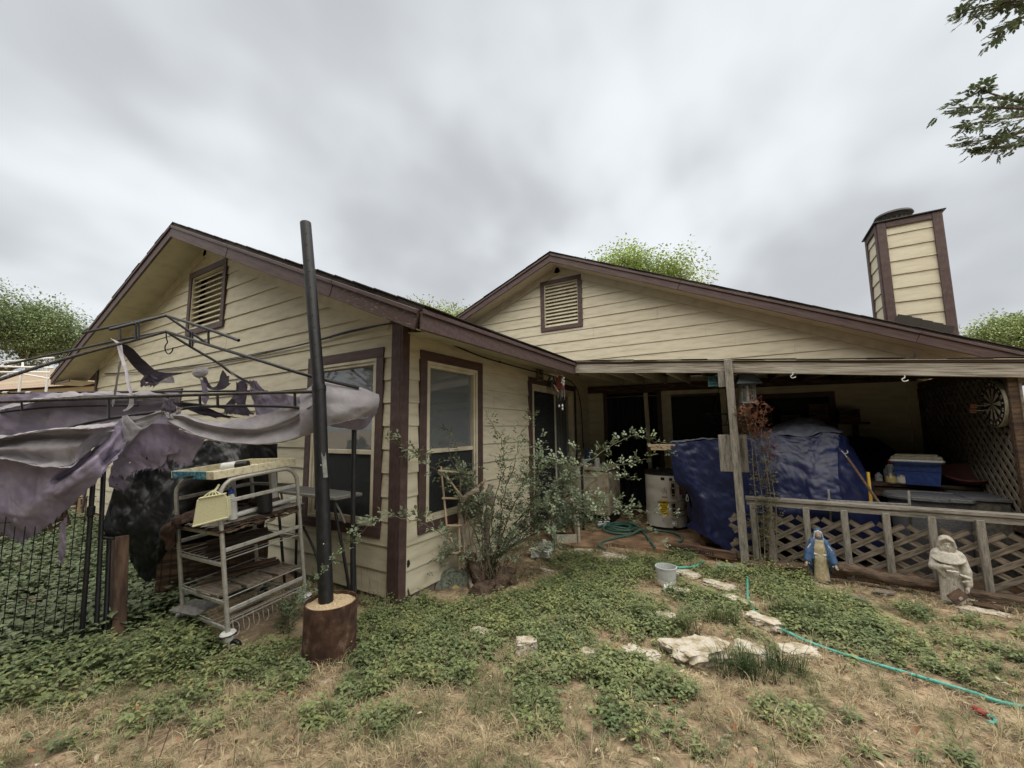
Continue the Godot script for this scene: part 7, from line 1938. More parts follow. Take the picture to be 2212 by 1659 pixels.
	for z in [-0.02, 0.2, -0.27]:
		part(tr, "strap", bx(0.016, 0.062, 0.05), M.tray_yellow, at(Vector3(0.3715, 0.032, z)))
	part(tr, "support", bx(0.05, 0.28, 0.05, 0.008), M.white_plastic, at(Vector3(-0.3, -0.14, -0.1)))
	part(tr, "support", bx(0.05, 0.28, 0.05, 0.008), M.white_plastic, at(Vector3(0.15, -0.14, -0.22)))
	var can := thing("aerosol_can", "white and black aerosol can lying on the cart's top tray", "can")
	on.call(can, Vector3(-0.2, 1.145, -0.2), -0.35)
	var axis := Basis(Vector3.BACK, -PI / 2)
	part(can, "can", lathe([Vector2(0.0, -0.09), Vector2(0.022, -0.085), Vector2(0.032, -0.092), Vector2(0.033, -0.085), Vector2(0.033, 0.02)], 24), M.white_plastic, at(Vector3.ZERO, Basis(Vector3.UP, 0.9) * axis))
	part(can, "cap", lathe([Vector2(0.033, 0.02), Vector2(0.0335, 0.1), Vector2(0.03, 0.108), Vector2(0.0, 0.108)], 24), M.black, at(Vector3.ZERO, Basis(Vector3.UP, 0.9) * axis))
	words(can, "lettering", "SPRAY", 0.022, M.ink, Transform3D(Basis(Vector3.UP, 0.9), Vector3(0.035, 0, 0.0).rotated(Vector3.UP, 0.9) + Vector3(-0.05, 0.0, 0.036)), 0.001)
	var bl := thing("putty_knife", "flat black tool lying on the cart's top tray", "tool")
	on.call(bl, Vector3(-0.33, 1.108, 0.02), 0.2)
	part(bl, "handle", bx(0.13, 0.022, 0.03, 0.008), M.black)
	part(bl, "blade", bx(0.12, 0.004, 0.05, 0.001), M.black_steel, at(Vector3(-0.12, 0, 0)))
	# rotten board shelf
	var rb := thing("rotten_board", "rotten splintered board lying across the cart's upper shelf", "board")
	on.call(rb, Vector3(-0.36, 0.715, -0.29))
	for k in 5:
		part(rb, "layer", cloth([[Vector3(-0.33, 0.0 + k * 0.006, 0.33), Vector3(0.0, 0.004 + k * 0.006, 0.34), Vector3(0.37 - k * 0.012, 0.0 + k * 0.006, 0.33)], [Vector3(-0.34, 0.005 + k * 0.006, 0.0), Vector3(0.0, 0.006 + k * 0.006, 0.0), Vector3(0.4 - k * 0.015, 0.002 + k * 0.006, 0.0)], [Vector3(-0.34, 0.0 + k * 0.006, -0.33), Vector3(0.0, 0.004 + k * 0.006, -0.34), Vector3(0.37, 0.0 + k * 0.006, -0.34)]], 40, 24, 0.006, 11.0, 0.03, k * 3.3, 0.04), [M.dark_wood, M.old_log, M.dark_wood, M.old_log, M.grey_wood][k])
	for k in 9:
		part(rb, "splinter", rock(Vector3(0.07, 0.008, 0.02), k * 1.3, 0.0, 0), M.old_log if k % 2 else M.dark_wood, at(Vector3(0.37 + 0.012 * (k % 3), -0.012 - 0.012 * (k % 2), 0.28 - k * 0.065), turned(75 + 30 * (k % 3))))
	var pv := thing("plastic_pipe", "white plastic pipe lying on the cart's upper shelf", "pipe")
	on.call(pv, Vector3(-0.12, 0.773, -0.3))
	part(pv, "pipe", tube(PackedVector3Array([Vector3(0.02, 0, 0.26), Vector3(0.0, 0.004, -0.05), Vector3(-0.02, 0.006, -0.36)]), 0.019, 0.019, 14), M.white_plastic)
	var cu := thing("black_cup", "black cylindrical container standing on the cart beside the pipe", "container")
	on.call(cu, Vector3(-0.04, 0.753, -0.33))
	part(cu, "cup", lathe([Vector2(0.0, 0.0), Vector2(0.052, 0.0), Vector2(0.055, 0.14), Vector2(0.052, 0.14), Vector2(0.049, 0.01), Vector2(0.0, 0.01)], 26), M.black)
	part(cu, "rim", lathe([Vector2(0.05, 0.14), Vector2(0.056, 0.141), Vector2(0.056, 0.144), Vector2(0.05, 0.144)], 26), M.red_wood)
	var bk := thing("wood_block", "dark reddish wood block at the back of the cart's upper shelf", "block")
	on.call(bk, Vector3(-0.3, 0.785, -0.46), 0.12)
	part(bk, "block", bx(0.3, 0.06, 0.09, 0.006), M.red_wood)
	part(bk, "chip", bx(0.12, 0.02, 0.07, 0.004), M.dark_wood, at(Vector3(-0.16, 0.0, 0.1), turned(14)))
	var cl := thing("brown_cloth", "brown cloth draped over the left end of the cart's shelf", "cloth")
	on.call(cl, Vector3.ZERO)
	part(cl, "cloth", cloth([
		[Vector3(-0.45, 0.83, -0.35), Vector3(-0.3, 0.85, -0.25), Vector3(-0.2, 0.8, -0.15)],
		[Vector3(-0.6, 0.81, -0.12), Vector3(-0.42, 0.84, -0.02), Vector3(-0.28, 0.775, 0.0)],
		[Vector3(-0.72, 0.78, 0.0), Vector3(-0.57, 0.8, 0.08), Vector3(-0.42, 0.76, 0.06)],
		[Vector3(-0.81, 0.66, 0.02), Vector3(-0.7, 0.69, 0.12), Vector3(-0.56, 0.7, 0.08)],
		[Vector3(-0.83, 0.55, 0.03), Vector3(-0.74, 0.53, 0.1), Vector3(-0.66, 0.55, 0.06)]], 40, 40, 0.03, 9.0, 0.012, 61.0), M.brown_cloth)
	var dp := thing("dustpan", "pale yellow plastic dustpan hanging on the cart's front corner", "dustpan")
	on.call(dp, Vector3(-0.01, 0.02, 0.02), 0.75)
	var st := new_st()
	add_prism(st, PackedVector2Array([Vector2(-0.125, 0.0), Vector2(0.105, 0.03), Vector2(0.1, 0.175), Vector2(0.085, 0.2), Vector2(-0.075, 0.19), Vector2(-0.09, 0.165)]), 0.0, 0.005)
	part(dp, "pan", done(st), M.yellow_plastic, at(Vector3(-0.02, 0.755, 0.02), Basis(Vector3.RIGHT, -0.06)))
	bar(dp, "lip", Vector3(-0.145, 0.755, 0.026), Vector3(0.085, 0.785, 0.026), 0.012, 0.014, M.yellow_plastic)
	bar(dp, "wall", Vector3(0.083, 0.79, 0.002), Vector3(0.078, 0.93, -0.006), 0.008, 0.05, M.yellow_plastic, Vector3.RIGHT)
	bar(dp, "wall", Vector3(-0.1, 0.945, 0.002), Vector3(0.065, 0.955, 0.002), 0.008, 0.045, M.yellow_plastic)
	bar(dp, "wall", Vector3(-0.143, 0.765, 0.004), Vector3(-0.11, 0.935, 0.0), 0.008, 0.03, M.yellow_plastic, Vector3.RIGHT)
	for k in 5:
		part(dp, "handle_rib", tube(curve([Vector3(-0.075 + k * 0.028, 0.95, 0.005), Vector3(-0.04 + k * 0.012, 0.975, 0.0), Vector3(-0.01, 0.985, -0.01)], 4), 0.005), M.yellow_plastic)
	part(dp, "handle", tube(curve([Vector3(-0.01, 0.98, -0.012), Vector3(0.0, 1.0, -0.03), Vector3(0.005, 1.02, -0.045)], 4), 0.009), M.yellow_plastic)
	var bo := thing("squeeze_bottle", "white squeeze bottle with a blue cap behind the dustpan", "bottle")
	on.call(bo, Vector3(-0.1, 0.75, -0.12))
	part(bo, "bottle", lathe([Vector2(0.0, 0.0), Vector2(0.032, 0.0), Vector2(0.034, 0.02), Vector2(0.034, 0.14), Vector2(0.018, 0.19), Vector2(0.016, 0.2), Vector2(0.0, 0.2)], 20), M.white_plastic)
	part(bo, "cap", lathe([Vector2(0.019, 0.195), Vector2(0.019, 0.225), Vector2(0.009, 0.232), Vector2(0.009, 0.245), Vector2(0.0, 0.245)], 16), plain("#2c4f9a", 0.4))
	# planks and tiles stacked on the two wire shelves
	var names := ["long weathered plank leaning across the cart's middle shelf", "second plank on the cart's middle shelf, nearer the house", "reddish plank at the back of the cart's middle shelf", "flat grey-brown tile at the near end of the cart's lower shelf", "grey tile in the middle of the cart's lower shelf", "grey tile at the far end of the cart's lower shelf", "long brown plank lying over the tiles on the lower shelf", "thin dark plank atop the stack on the lower shelf", "worn grey board on the cart's bottom rail"]
	var spots := [[Vector3(-0.3, 0.485, -0.28), Vector3(0.5, 0.02, 0.13), 76.0], [Vector3(-0.45, 0.485, -0.31), Vector3(0.5, 0.022, 0.12), 84.0], [Vector3(-0.56, 0.49, -0.36), Vector3(0.44, 0.07, 0.03), 70.0], [Vector3(-0.3, 0.212, -0.08), Vector3(0.3, 0.024, 0.17), 3.0], [Vector3(-0.22, 0.212, -0.28), Vector3(0.28, 0.024, 0.19), -2.0], [Vector3(-0.2, 0.214, -0.48), Vector3(0.28, 0.024, 0.17), 4.0], [Vector3(-0.42, 0.24, -0.3), Vector3(0.56, 0.02, 0.09), 68.0], [Vector3(-0.44, 0.262, -0.36), Vector3(0.42, 0.018, 0.07), 62.0], [Vector3(-0.6, 0.045, -0.03), Vector3(0.34, 0.014, 0.19), 8.0]]
	for k in 9:
		var b := thing("plank" if not k in [3, 4, 5] else "tile", names[k], "plank" if not k in [3, 4, 5] else "tile")
		on.call(b, spots[k][0], deg_to_rad(spots[k][2]))
		var sz: Vector3 = spots[k][1]
		part(b, "board", bx(sz.x, sz.y, sz.z, 0.003), [M.dark_wood, M.lattice, M.red_wood, M.lattice, M.lattice, M.lattice, M.dark_wood, M.red_wood, M.mill_plate][k])


# ---------------------------------------------------------------- garden things round the bush and the path
var stone_spots := []

func garden_things() -> void:
	var t := thing("trellis", "pale wooden fan trellis leaning on the house below the side window", "trellis")
	var lines := [[385, 560, 480, 1080], [523, 560, 512, 1230], [570, 590, 545, 1230], [650, 640, 600, 1230]]
	for l in lines.size():
		var p: Array = [[Vector3(-2.72, 1.222, -3.165), Vector3(-2.68, 0.63, -3.214), Vector3(-2.66, 0.452, -3.288)], [Vector3(-2.7, 1.197, -3.468), Vector3(-2.66, 0.596, -3.391), Vector3(-2.64, 0.179, -3.373)], [Vector3(-2.7, 1.134, -3.61), Vector3(-2.66, 0.576, -3.485), Vector3(-2.64, 0.159, -3.439)], [Vector3(-2.7, 1.017, -3.922), Vector3(-2.66, 0.54, -3.655), Vector3(-2.64, 0.144, -3.491)]][l]
		bar(t, "upright", p[0], p[1], 0.022, 0.01, M.new_wood, Vector3(0, 0, 1), 0.001)
		bar(t, "upright", p[1], p[2], 0.022, 0.01, M.new_wood, Vector3(0, 0, 1), 0.001)
	for p in [[Vector3(-2.69, 1.192, -3.092), Vector3(-2.69, 1.101, -3.697)], [Vector3(-2.67, 0.921, -3.129), Vector3(-2.67, 0.8, -3.846)], [Vector3(-2.65, 0.648, -3.178), Vector3(-2.65, 0.566, -3.613)], [Vector3(-2.64, 0.368, -3.252), Vector3(-2.64, 0.288, -3.599)]]:
		bar(t, "crosspiece", p[0], p[1], 0.02, 0.01, M.new_wood, Vector3.UP, 0.001)
	bar(t, "diagonal", Vector3(-2.66, 1.116, -3.185), Vector3(-2.66, 0.881, -3.449), 0.02, 0.01, M.new_wood, Vector3.UP, 0.001)
	bar(t, "diagonal", Vector3(-2.66, 1.008, -3.864), Vector3(-2.66, 0.869, -3.476), 0.02, 0.01, M.new_wood, Vector3.UP, 0.001)
	# grey driftwood branch and rotten stump
	var d := thing("driftwood", "bent grey driftwood branch standing in front of the trellis", "driftwood")
	part(d, "branch", tube(curve([Vector3(-2.422, 0, -3.302), Vector3(-2.646, 0.098, -3.539), Vector3(-2.662, 0.371, -3.494), Vector3(-2.664, 0.584, -3.442), Vector3(-2.652, 0.782, -3.388), Vector3(-2.586, 0.882, -3.38), Vector3(-2.494, 0.955, -3.401), Vector3(-2.439, 0.974, -3.431)], 8), 0.022, 0.028, 10, 0.6), M.driftwood)
	part(d, "branch", tube(curve([Vector3(-2.639, 0.782, -3.396), Vector3(-2.592, 0.803, -3.48), Vector3(-2.541, 0.76, -3.574), Vector3(-2.492, 0.864, -3.648), Vector3(-2.469, 0.988, -3.704)], 7), 0.018, 0.03, 9, 0.6), M.driftwood)
	part(d, "branch", tube(curve([Vector3(-2.524, 0.175, -3.718), Vector3(-2.516, 0.503, -3.68), Vector3(-2.481, 0.716, -3.674), Vector3(-2.453, 0.913, -3.664)], 6), 0.03, 0.05, 9, 0.8), M.driftwood)
	var s := thing("stump", "twisted dark root stump at the foot of the rose bush", "stump")
	for p in [[Vector3(-2.386, 0, -3.279), Vector3(-2.371, 0.006, -3.445), Vector3(-2.3, 0.068, -3.537), Vector3(-2.261, 0.123, -3.67), Vector3(-2.204, 0.123, -3.762)], [Vector3(-2.169, 0, -3.399), Vector3(-2.252, 0.014, -3.514), Vector3(-2.243, 0.076, -3.57), Vector3(-2.213, 0.084, -3.645), Vector3(-2.178, 0, -3.676)], [Vector3(-2.365, 0.02, -3.281), Vector3(-2.446, 0.023, -3.456), Vector3(-2.499, 0.144, -3.468), Vector3(-2.57, 0.259, -3.469), Vector3(-2.519, 0.296, -3.495)], [Vector3(-2.326, 0.03, -3.226), Vector3(-2.343, -0.01, -3.405), Vector3(-2.298, 0.032, -3.484), Vector3(-2.273, 0.104, -3.548), Vector3(-2.27, 0.197, -3.597)]]:
		part(s, "root", tube(curve(p, 7), 0.07, 0.03, 10, 0.9), M.old_log)
	var bo := thing("brown_board", "narrow brown board leaning into the rose bush", "board")
	bar(bo, "board", Vector3(-2.5, -0.018, -3.582), Vector3(-2.427, 0.35, -3.811), 0.05, 0.02, M.brown, Vector3(1, 0, 0.4))
	var e := thing("stepping_stone", "round greenish stepping stone with a relief leaning on the house foundation", "stone", Vector3(-2.685, -0.015, -3.355))
	e.basis = Basis(Vector3.UP, deg_to_rad(38)) * Basis(Vector3.RIGHT, deg_to_rad(72))
	var stone := textured(noise_tex([0.0, "#4c4f45", 0.4, "#6e7163", 0.6, "#7e8272", 0.75, "#6d8783", 1.0, "#8f8f80"], 0.02, 5, 1, 92), Vector3(2.5, 2.5, 2.5), 0.93)
	part(e, "disc", lathe([Vector2(0.0, -0.03), Vector2(0.195, -0.03), Vector2(0.205, -0.015), Vector2(0.2, 0.0), Vector2(0.165, 0.002), Vector2(0.16, -0.006), Vector2(0.14, -0.006), Vector2(0.135, 0.0), Vector2(0.0, 0.003)], 48), stone)
	part(e, "sun_boss", lathe([Vector2(0.045, 0.0), Vector2(0.042, 0.012), Vector2(0.02, 0.022), Vector2(0.0, 0.024)], 20), textured(noise_tex([0.0, "#8a7f52", 0.5, "#a89a66", 1.0, "#b7ab7b"], 0.03, 4, 1, 93), Vector3(4, 4, 4), 0.9), at(Vector3(0.005, 0, 0.01)))
	for k in 7:
		var a := -2.5 + k * 0.36
		part(e, "relief_ray", tube(curve([Vector3(cos(a) * 0.055, 0.004, sin(a) * 0.055), Vector3(cos(a + 0.15) * 0.08, 0.009, sin(a + 0.15) * 0.08), Vector3(cos(a - 0.05) * 0.11, 0.004, sin(a - 0.05) * 0.11)], 3), 0.006, 0.004, 5), stone)
	var k := thing("iron_stake", "thin rusty iron stake leaning on the corner board", "stake")
	part(k, "rod", tube(PackedVector3Array([Vector3(-2.779, 0.02, -2.842), Vector3(-2.832, 0.14, -2.839), Vector3(-2.876, 0.251, -2.822)]), 0.008, 0.008, 7), M.rusty_steel)
	var pn := thing("pine_cone", "small dark rusty piece stuck at the corner board", "scrap", Vector3(-2.828, 0.357, -2.836))
	part(pn, "piece", rock(Vector3(0.02, 0.035, 0.02), 5.0, 0.0, 1), M.rusty_steel)
	# torn white bag
	var b := thing("plastic_bag", "crumpled white plastic bag behind the rose bush", "bag", Vector3(-2.335, 0.06, -4.599))
	part(b, "bag", rock(Vector3(0.16, 0.06, 0.1), 21.0, 0.0, 3), M.white_plastic)
	part(b, "bag_fold", rock(Vector3(0.08, 0.08, 0.06), 24.0, 0.0, 2), M.white_plastic, at(Vector3(0.05, 0.08, -0.03)))
	var b2 := thing("paper_scrap", "crumpled white paper among the rose stems", "paper", Vector3(-2.487, 0.312, -4.19))
	part(b2, "paper", rock(Vector3(0.05, 0.04, 0.04), 27.0, 0.0, 2), M.white_plastic)
	var u := thing("plastic_tub", "broken translucent white plastic tub on the stones of the path", "tub", Vector3(-0.828, 0.01, -4.436))
	part(u, "tub", lathe([Vector2(0.0, 0.002), Vector2(0.085, 0.0), Vector2(0.1, 0.17), Vector2(0.106, 0.17), Vector2(0.106, 0.178), Vector2(0.096, 0.178), Vector2(0.08, 0.006), Vector2(0.0, 0.006)], 36), M.clear_plastic)
	part(u, "residue", lathe([Vector2(0.087, 0.002), Vector2(0.0915, 0.05), Vector2(0.0905, 0.055), Vector2(0.084, 0.004)], 36), M.white_plastic)
	var pa := thing("paper_scrap", "torn white paper lying in front of the plastic tub", "paper", Vector3(-0.775, 0.03, -4.231))
	part(pa, "sheet", cloth([[Vector3(-0.05, 0.03, -0.04), Vector3(0.0, 0.035, -0.05), Vector3(0.05, 0.02, -0.04)], [Vector3(-0.045, 0.0, 0.0), Vector3(0.0, 0.02, 0.0), Vector3(0.06, 0.0, 0.0)], [Vector3(-0.02, -0.01, 0.06), Vector3(0.0, 0.0, 0.07), Vector3(0.03, -0.015, 0.05)]], 14, 14, 0.012, 20.0, 0.02, 71.0, 0.02), M.white_plastic)
	# the limestone pieces of the path: [place, half size, turn, label]
	var stones := [
		[Vector3(-0.424, 0, -3.202), Vector3(0.23, 0.11, 0.15), 40.0, "largest pale limestone slab in the middle of the path"],
		[Vector3(-0.008, 0, -3.945), Vector3(0.14, 0.08, 0.08), -25.0, "pale limestone slab beside the turquoise hose"],
		[Vector3(-0.091, 0, -3.443), Vector3(0.13, 0.05, 0.09), -20.0, "limestone slab half hidden behind the dark grass tuft"],
		[Vector3(0.19, 0, -3.601), Vector3(0.13, 0.045, 0.08), 30.0, "flat limestone under the end of the turquoise hose run"],
		[Vector3(-0.77, 0, -3.02), Vector3(0.13, 0.05, 0.08), 5.0, "flat limestone left of the largest path slab"],
		[Vector3(-1.463, 0.02, -2.638), Vector3(0.08, 0.11, 0.07), 20.0, "upright pointed limestone among the weeds"],
		[Vector3(-1.895, 0, -2.696), Vector3(0.1, 0.06, 0.07), 0.0, "white chalky rock in the weeds near the drum"],
		[Vector3(-0.735, 0, -3.692), Vector3(0.13, 0.035, 0.09), 25.0, "brownish flat stone in front of the white tub"],
		[Vector3(-0.706, 0, -4.823), Vector3(0.15, 0.045, 0.11), -20.0, "broad flat path stone behind the white tub"],
		[Vector3(-0.363, 0, -4.652), Vector3(0.17, 0.04, 0.08), -14.0, "long flat path stone right of the white tub"],
		[Vector3(-0.703, 0, -4.308), Vector3(0.13, 0.04, 0.08), 10.0, "pale stone touching the white tub"],
		[Vector3(-0.214, 0, -4.343), Vector3(0.16, 0.035, 0.08), -30.0, "flat stone in the path beside the hose bend"],
		[Vector3(-1.091, 0, -2.858), Vector3(0.06, 0.04, 0.05), 30.0, "small white rock in the weeds left of the path"],
		[Vector3(-2.83, 0.02, -5.951), Vector3(0.26, 0.06, 0.13), 10.0, "brownish stone behind the bush under the white bag"],
		[Vector3(-1.527, 0, -5.045), Vector3(0.2, 0.03, 0.1), -6.0, "flat pale stone at the patio edge in front of the freezer"],
		[Vector3(-1.976, 0, -5.12), Vector3(0.16, 0.03, 0.08), 4.0, "pale stone chip behind the bush near the patio edge"],
		[Vector3(-2.067, 0, -4.203), Vector3(0.1, 0.03, 0.04), -12.0, "long white stone at the stump"],
		[Vector3(-2.377, 0, -2.68), Vector3(0.05, 0.035, 0.05), 0.0, "small pale stone in the weeds at the house corner"],
		[Vector3(-2.803, 0, -2.902), Vector3(0.06, 0.04, 0.05), 0.0, "tan stone at the foot of the corner board"],
		[Vector3(0.734, 0, -4.904), Vector3(0.1, 0.045, 0.07), 0.0, "reddish grey stone in the weeds in front of the lattice"],
		[Vector3(0.967, 0, -5.173), Vector3(0.1, 0.05, 0.06), 30.0, "grey stone left of the white statue"],
		[Vector3(1.579, 0, -5.374), Vector3(0.07, 0.04, 0.05), 10.0, "yellowish stone right of the white statue"],
		[Vector3(1.772, 0, -5.393), Vector3(0.07, 0.04, 0.05), 30.0, "whitish stone at the right end of the timber"],
		[Vector3(1.462, 0, -4.968), Vector3(0.06, 0.04, 0.05), 0.0, "dark lump of stone in the dirt below the white statue"],
		[Vector3(1.624, -0.01, -5.133), Vector3(0.17, 0.025, 0.07), -14.0, "flat sandy stone at the right edge below the timber"]]
	for q in stones.size():
		var r: Array = stones[q]
		stone_spots.append([r[0].x, r[0].z, r[1].x])
		var c := thing("stone", r[3], "stone", r[0], "stones of the garden path")
		var mat: Material = M.grey_stone if q in [13, 19, 20, 23] else M.limestone
		part(c, "rock", rock(r[1], 3.0 + q * 2.17, 0.45, 3 if r[1].x > 0.12 else 1), mat, at(Vector3(0, r[1].y * 0.3, 0), turned(r[2])))
	var h := thing("hose_end", "red and turquoise hose fitting lying in the dry grass at the right", "hose fitting", Vector3(1.008, 0.02, -3.335))
	h.rotation.y = -0.9
	part(h, "fitting", lathe([Vector2(0.0, 0.0), Vector2(0.014, 0.0), Vector2(0.017, 0.03), Vector2(0.012, 0.06), Vector2(0.0, 0.06)], 12), plain("#8a3426", 0.6), at(Vector3.ZERO, Basis(Vector3.BACK, PI / 2)))
	part(h, "tail", tube(curve([Vector3(0, 0, 0), Vector3(0.03, 0.005, 0.0), Vector3(0.05, 0.0, 0.03), Vector3(0.04, 0.0, 0.06)], 4), 0.009), M.hose)


# ---------------------------------------------------------------- plants
# one leaf blade: pointed oval folded along its rib, lying along +z from the origin
func add_leaf(st: SurfaceTool, xf: Transform3D, l: float, w: float, fold := 0.25, c := Color.WHITE) -> void:
	st.set_smooth_group(-1)
	st.set_color(c)
	var rib := [Vector3(0, 0, 0), Vector3(0, 0.05 * l, 0.45 * l), Vector3(0, -0.04 * l, l)]
	for s in [-1.0, 1.0]:
		var e1 := Vector3(s * w * 0.42, fold * w * 0.5 + 0.02 * l, 0.25 * l)
		var e2 := Vector3(s * w * 0.5, fold * w * 0.6 + 0.02 * l, 0.55 * l)
		for t in [[rib[0], e1, rib[1]], [e1, e2, rib[1]], [rib[1], e2, rib[2]]]:
			for p in (t if s < 0.0 else [t[0], t[2], t[1]]):
				st.add_vertex(xf * p)


func sprig(n: int, h: float, l: float, w: float, sd: int) -> Mesh:
	var r := RandomNumberGenerator.new()
	r.seed = sd
	var st := new_st()
	for k in n:
		var t := (k + 1.0) / n
		var a := k * 2.4 + r.randf_range(-0.4, 0.4)
		var p := Vector3(0.25 * h * sin(a * 0.7) * t, h * (0.25 + 0.75 * t) * r.randf_range(0.8, 1.1), 0.25 * h * cos(a) * t)
		var g := r.randf_range(0.75, 1.2)
		add_leaf(st, Transform3D(Basis(Vector3.UP, a) * Basis(Vector3.RIGHT, r.randf_range(-0.35, 0.5)), p), l * r.randf_range(0.7, 1.15), w, 0.3, Color(g, g, g))
	return done(st)


func tuft(n: int, h: float, w: float, lean: float, sd: int) -> Mesh:
	var r := RandomNumberGenerator.new()
	r.seed = sd
	var st := new_st()
	st.set_smooth_group(-1)
	for k in n:
		var a := r.randf() * TAU
		var d := Vector3(cos(a), 0, sin(a))
		var s := Vector3(-sin(a), 0, cos(a)) * w * 0.5
		var b := d * r.randf() * 0.02
		var hh := h * r.randf_range(0.5, 1.1)
		var le := lean * r.randf_range(0.3, 1.2)
		var p1 := b + d * hh * le * 0.4 + Vector3(0, hh * 0.6, 0)
		var p2 := b + d * hh * le * 1.1 + Vector3(0, hh * (1.0 - 0.3 * le), 0)
		var g := r.randf_range(0.75, 1.2)
		st.set_color(Color(g, g, g))
		quad(st, b - s, p1 - s * 0.8, p1 + s * 0.8, b + s)
		for p in [p1 - s * 0.8, p2, p1 + s * 0.8]:
			st.add_vertex(p)
	return done(st)


const PATCHES := [
	[-3.80, -1.36, 0.55, 1.0], [-3.86, -1.13, 0.45, 1.0], [-3.57, -1.56, 0.5, 1.0], [-3.14, -1.67, 0.45, 1.0], [-3.22, -1.87, 0.35, 0.9], [-4.15, -0.91, 0.4, 0.9],
	[-3.71, -0.94, 0.3, 0.8], [-4.27, -0.73, 0.4, 0.9], [-3.08, -1.02, 0.3, 0.55], [-3.24, -0.73, 0.3, 0.5], [-2.99, -1.40, 0.25, 0.8], [-2.68, -1.63, 0.2, 0.7],
	[-2.94, -2.51, 0.35, 1.0], [-2.36, -2.47, 0.45, 1.0], [-2.23, -2.12, 0.35, 1.0], [-1.89, -2.25, 0.35, 1.0], [-2.05, -2.91, 0.5, 1.0], [-1.92, -2.49, 0.35, 0.9],
	[-2.18, -1.81, 0.2, 0.9], [-2.49, -2.14, 0.3, 0.9], [-1.75, -3.27, 0.55, 0.95], [-1.50, -3.74, 0.55, 1.0], [-1.02, -3.58, 0.5, 1.0], [-1.35, -2.89, 0.4, 1.0],
	[-1.02, -2.74, 0.3, 1.0], [-0.74, -2.73, 0.3, 1.1], [-0.60, -2.75, 0.22, 1.1], [-1.35, -2.50, 0.3, 0.8], [-1.50, -4.43, 0.5, 1.0], [-1.09, -4.82, 0.45, 1.0],
	[-1.83, -4.59, 0.4, 0.9], [-0.55, -4.27, 0.3, 0.9], [-0.32, -4.18, 0.3, 0.95], [-0.49, -4.99, 0.3, 0.8], [-0.84, -5.42, 0.25, 0.9], [-0.19, -5.00, 0.25, 0.9],
	[0.16, -5.34, 0.35, 1.0], [0.27, -4.73, 0.4, 1.0], [0.53, -4.65, 0.4, 1.0], [0.63, -4.32, 0.4, 1.0], [0.73, -4.13, 0.35, 1.0], [0.31, -4.14, 0.35, 1.0],
	[0.75, -3.86, 0.25, 0.9], [0.53, -3.87, 0.25, 0.8], [0.28, -5.93, 0.3, 0.8], [1.12, -4.21, 0.4, 0.6], [1.32, -4.12, 0.35, 0.6], [1.09, -3.77, 0.25, 0.6],
	[1.17, -4.80, 0.3, 0.55], [1.59, -4.70, 0.3, 0.6], [-2.13, -1.52, 0.16, 1.0], [-2.08, -1.43, 0.12, 0.9], [-1.85, -1.70, 0.13, 1.0], [-1.97, -1.57, 0.1, 0.6],
	[-1.13, -2.15, 0.2, 0.85], [-0.74, -2.31, 0.22, 0.75], [-0.40, -2.40, 0.2, 0.6], [-0.76, -2.15, 0.15, 0.5], [0.07, -2.77, 0.25, 0.55], [0.36, -2.79, 0.25, 0.5],
	[0.64, -2.89, 0.2, 0.5], [-2.78, -2.91, 0.3, 1.0], [-2.69, -1.47, 0.2, 0.6], [-2.76, -1.16, 0.2, 0.5], [-2.88, -0.87, 0.2, 0.5], [-0.50, -3.78, 0.2, 0.7],
	[-0.10, -3.59, 0.2, 0.7]
]

# how densely green weeds stand at a place: the sum of soft patches, broken by noise
func weeds_at(x: float, z: float) -> float:
	var v := 0.0
	for p in PATCHES:
		var dx: float = x - p[0]
		var dz: float = z - p[1]
		var q: float = (dx * dx + dz * dz) / (p[2] * p[2])
		if q < 1.6:
			v = maxf(v, p[3] * clampf(1.35 - q, 0.0, 1.0))
	return v + 0.5 * noise_a.get_noise_2d(x * 2.6 + 50.0, z * 2.6) + 0.25 * noise_a.get_noise_2d(x * 9.0, z * 9.0 + 20.0)


func blocked(x: float, z: float) -> bool:
	if z < -2.72 and x < -2.82:
		return true
	if z < -5.48 and x > -2.9 and x < 3.2:
		return true
	if Vector2(x + 2.7, z + 1.95).length() < 0.19:
		return true
	for s in stone_spots:
		if absf(x - s[0]) < s[2] * 0.8 and absf(z - s[1]) < s[2] * 0.6:
			return true
	if x > -3.4 and x < -2.95 and z < -1.5 and z > -2.6 and x + 0.65 * z < -4.35:
		return true
	if Vector2(x + 2.42, z + 3.42).length() < 0.3 or Vector2(x + 2.62, z + 3.25).length() < 0.3:
		return true
	if Vector2(x + 3.33, z + 1.58).length() < 0.12 or (x > -4.05 and x < -3.33 and z > -2.2 and z < -1.62):
		return true
	return false


func scatter(called: String, label: String, meshes: Array, m: Material, spots: Array, tints: Array, sizes: Array, category: String) -> void:
	var root := thing(called, label, category)
	root.set_meta("kind", "stuff")
	var n := meshes.size()
	for k in n:
		var xf := []
		var ti := []
		for i in range(k, spots.size(), n):
			var s: float = sizes[i]
			xf.append(Transform3D(Basis(Vector3.UP, chance.randf() * TAU).scaled(Vector3(s, s * chance.randf_range(0.8, 1.15), s)), spots[i]))
			ti.append(tints[i])
		many(root, "leaves" if called != "dry_grass" else "blades", meshes[k], m, xf, ti)


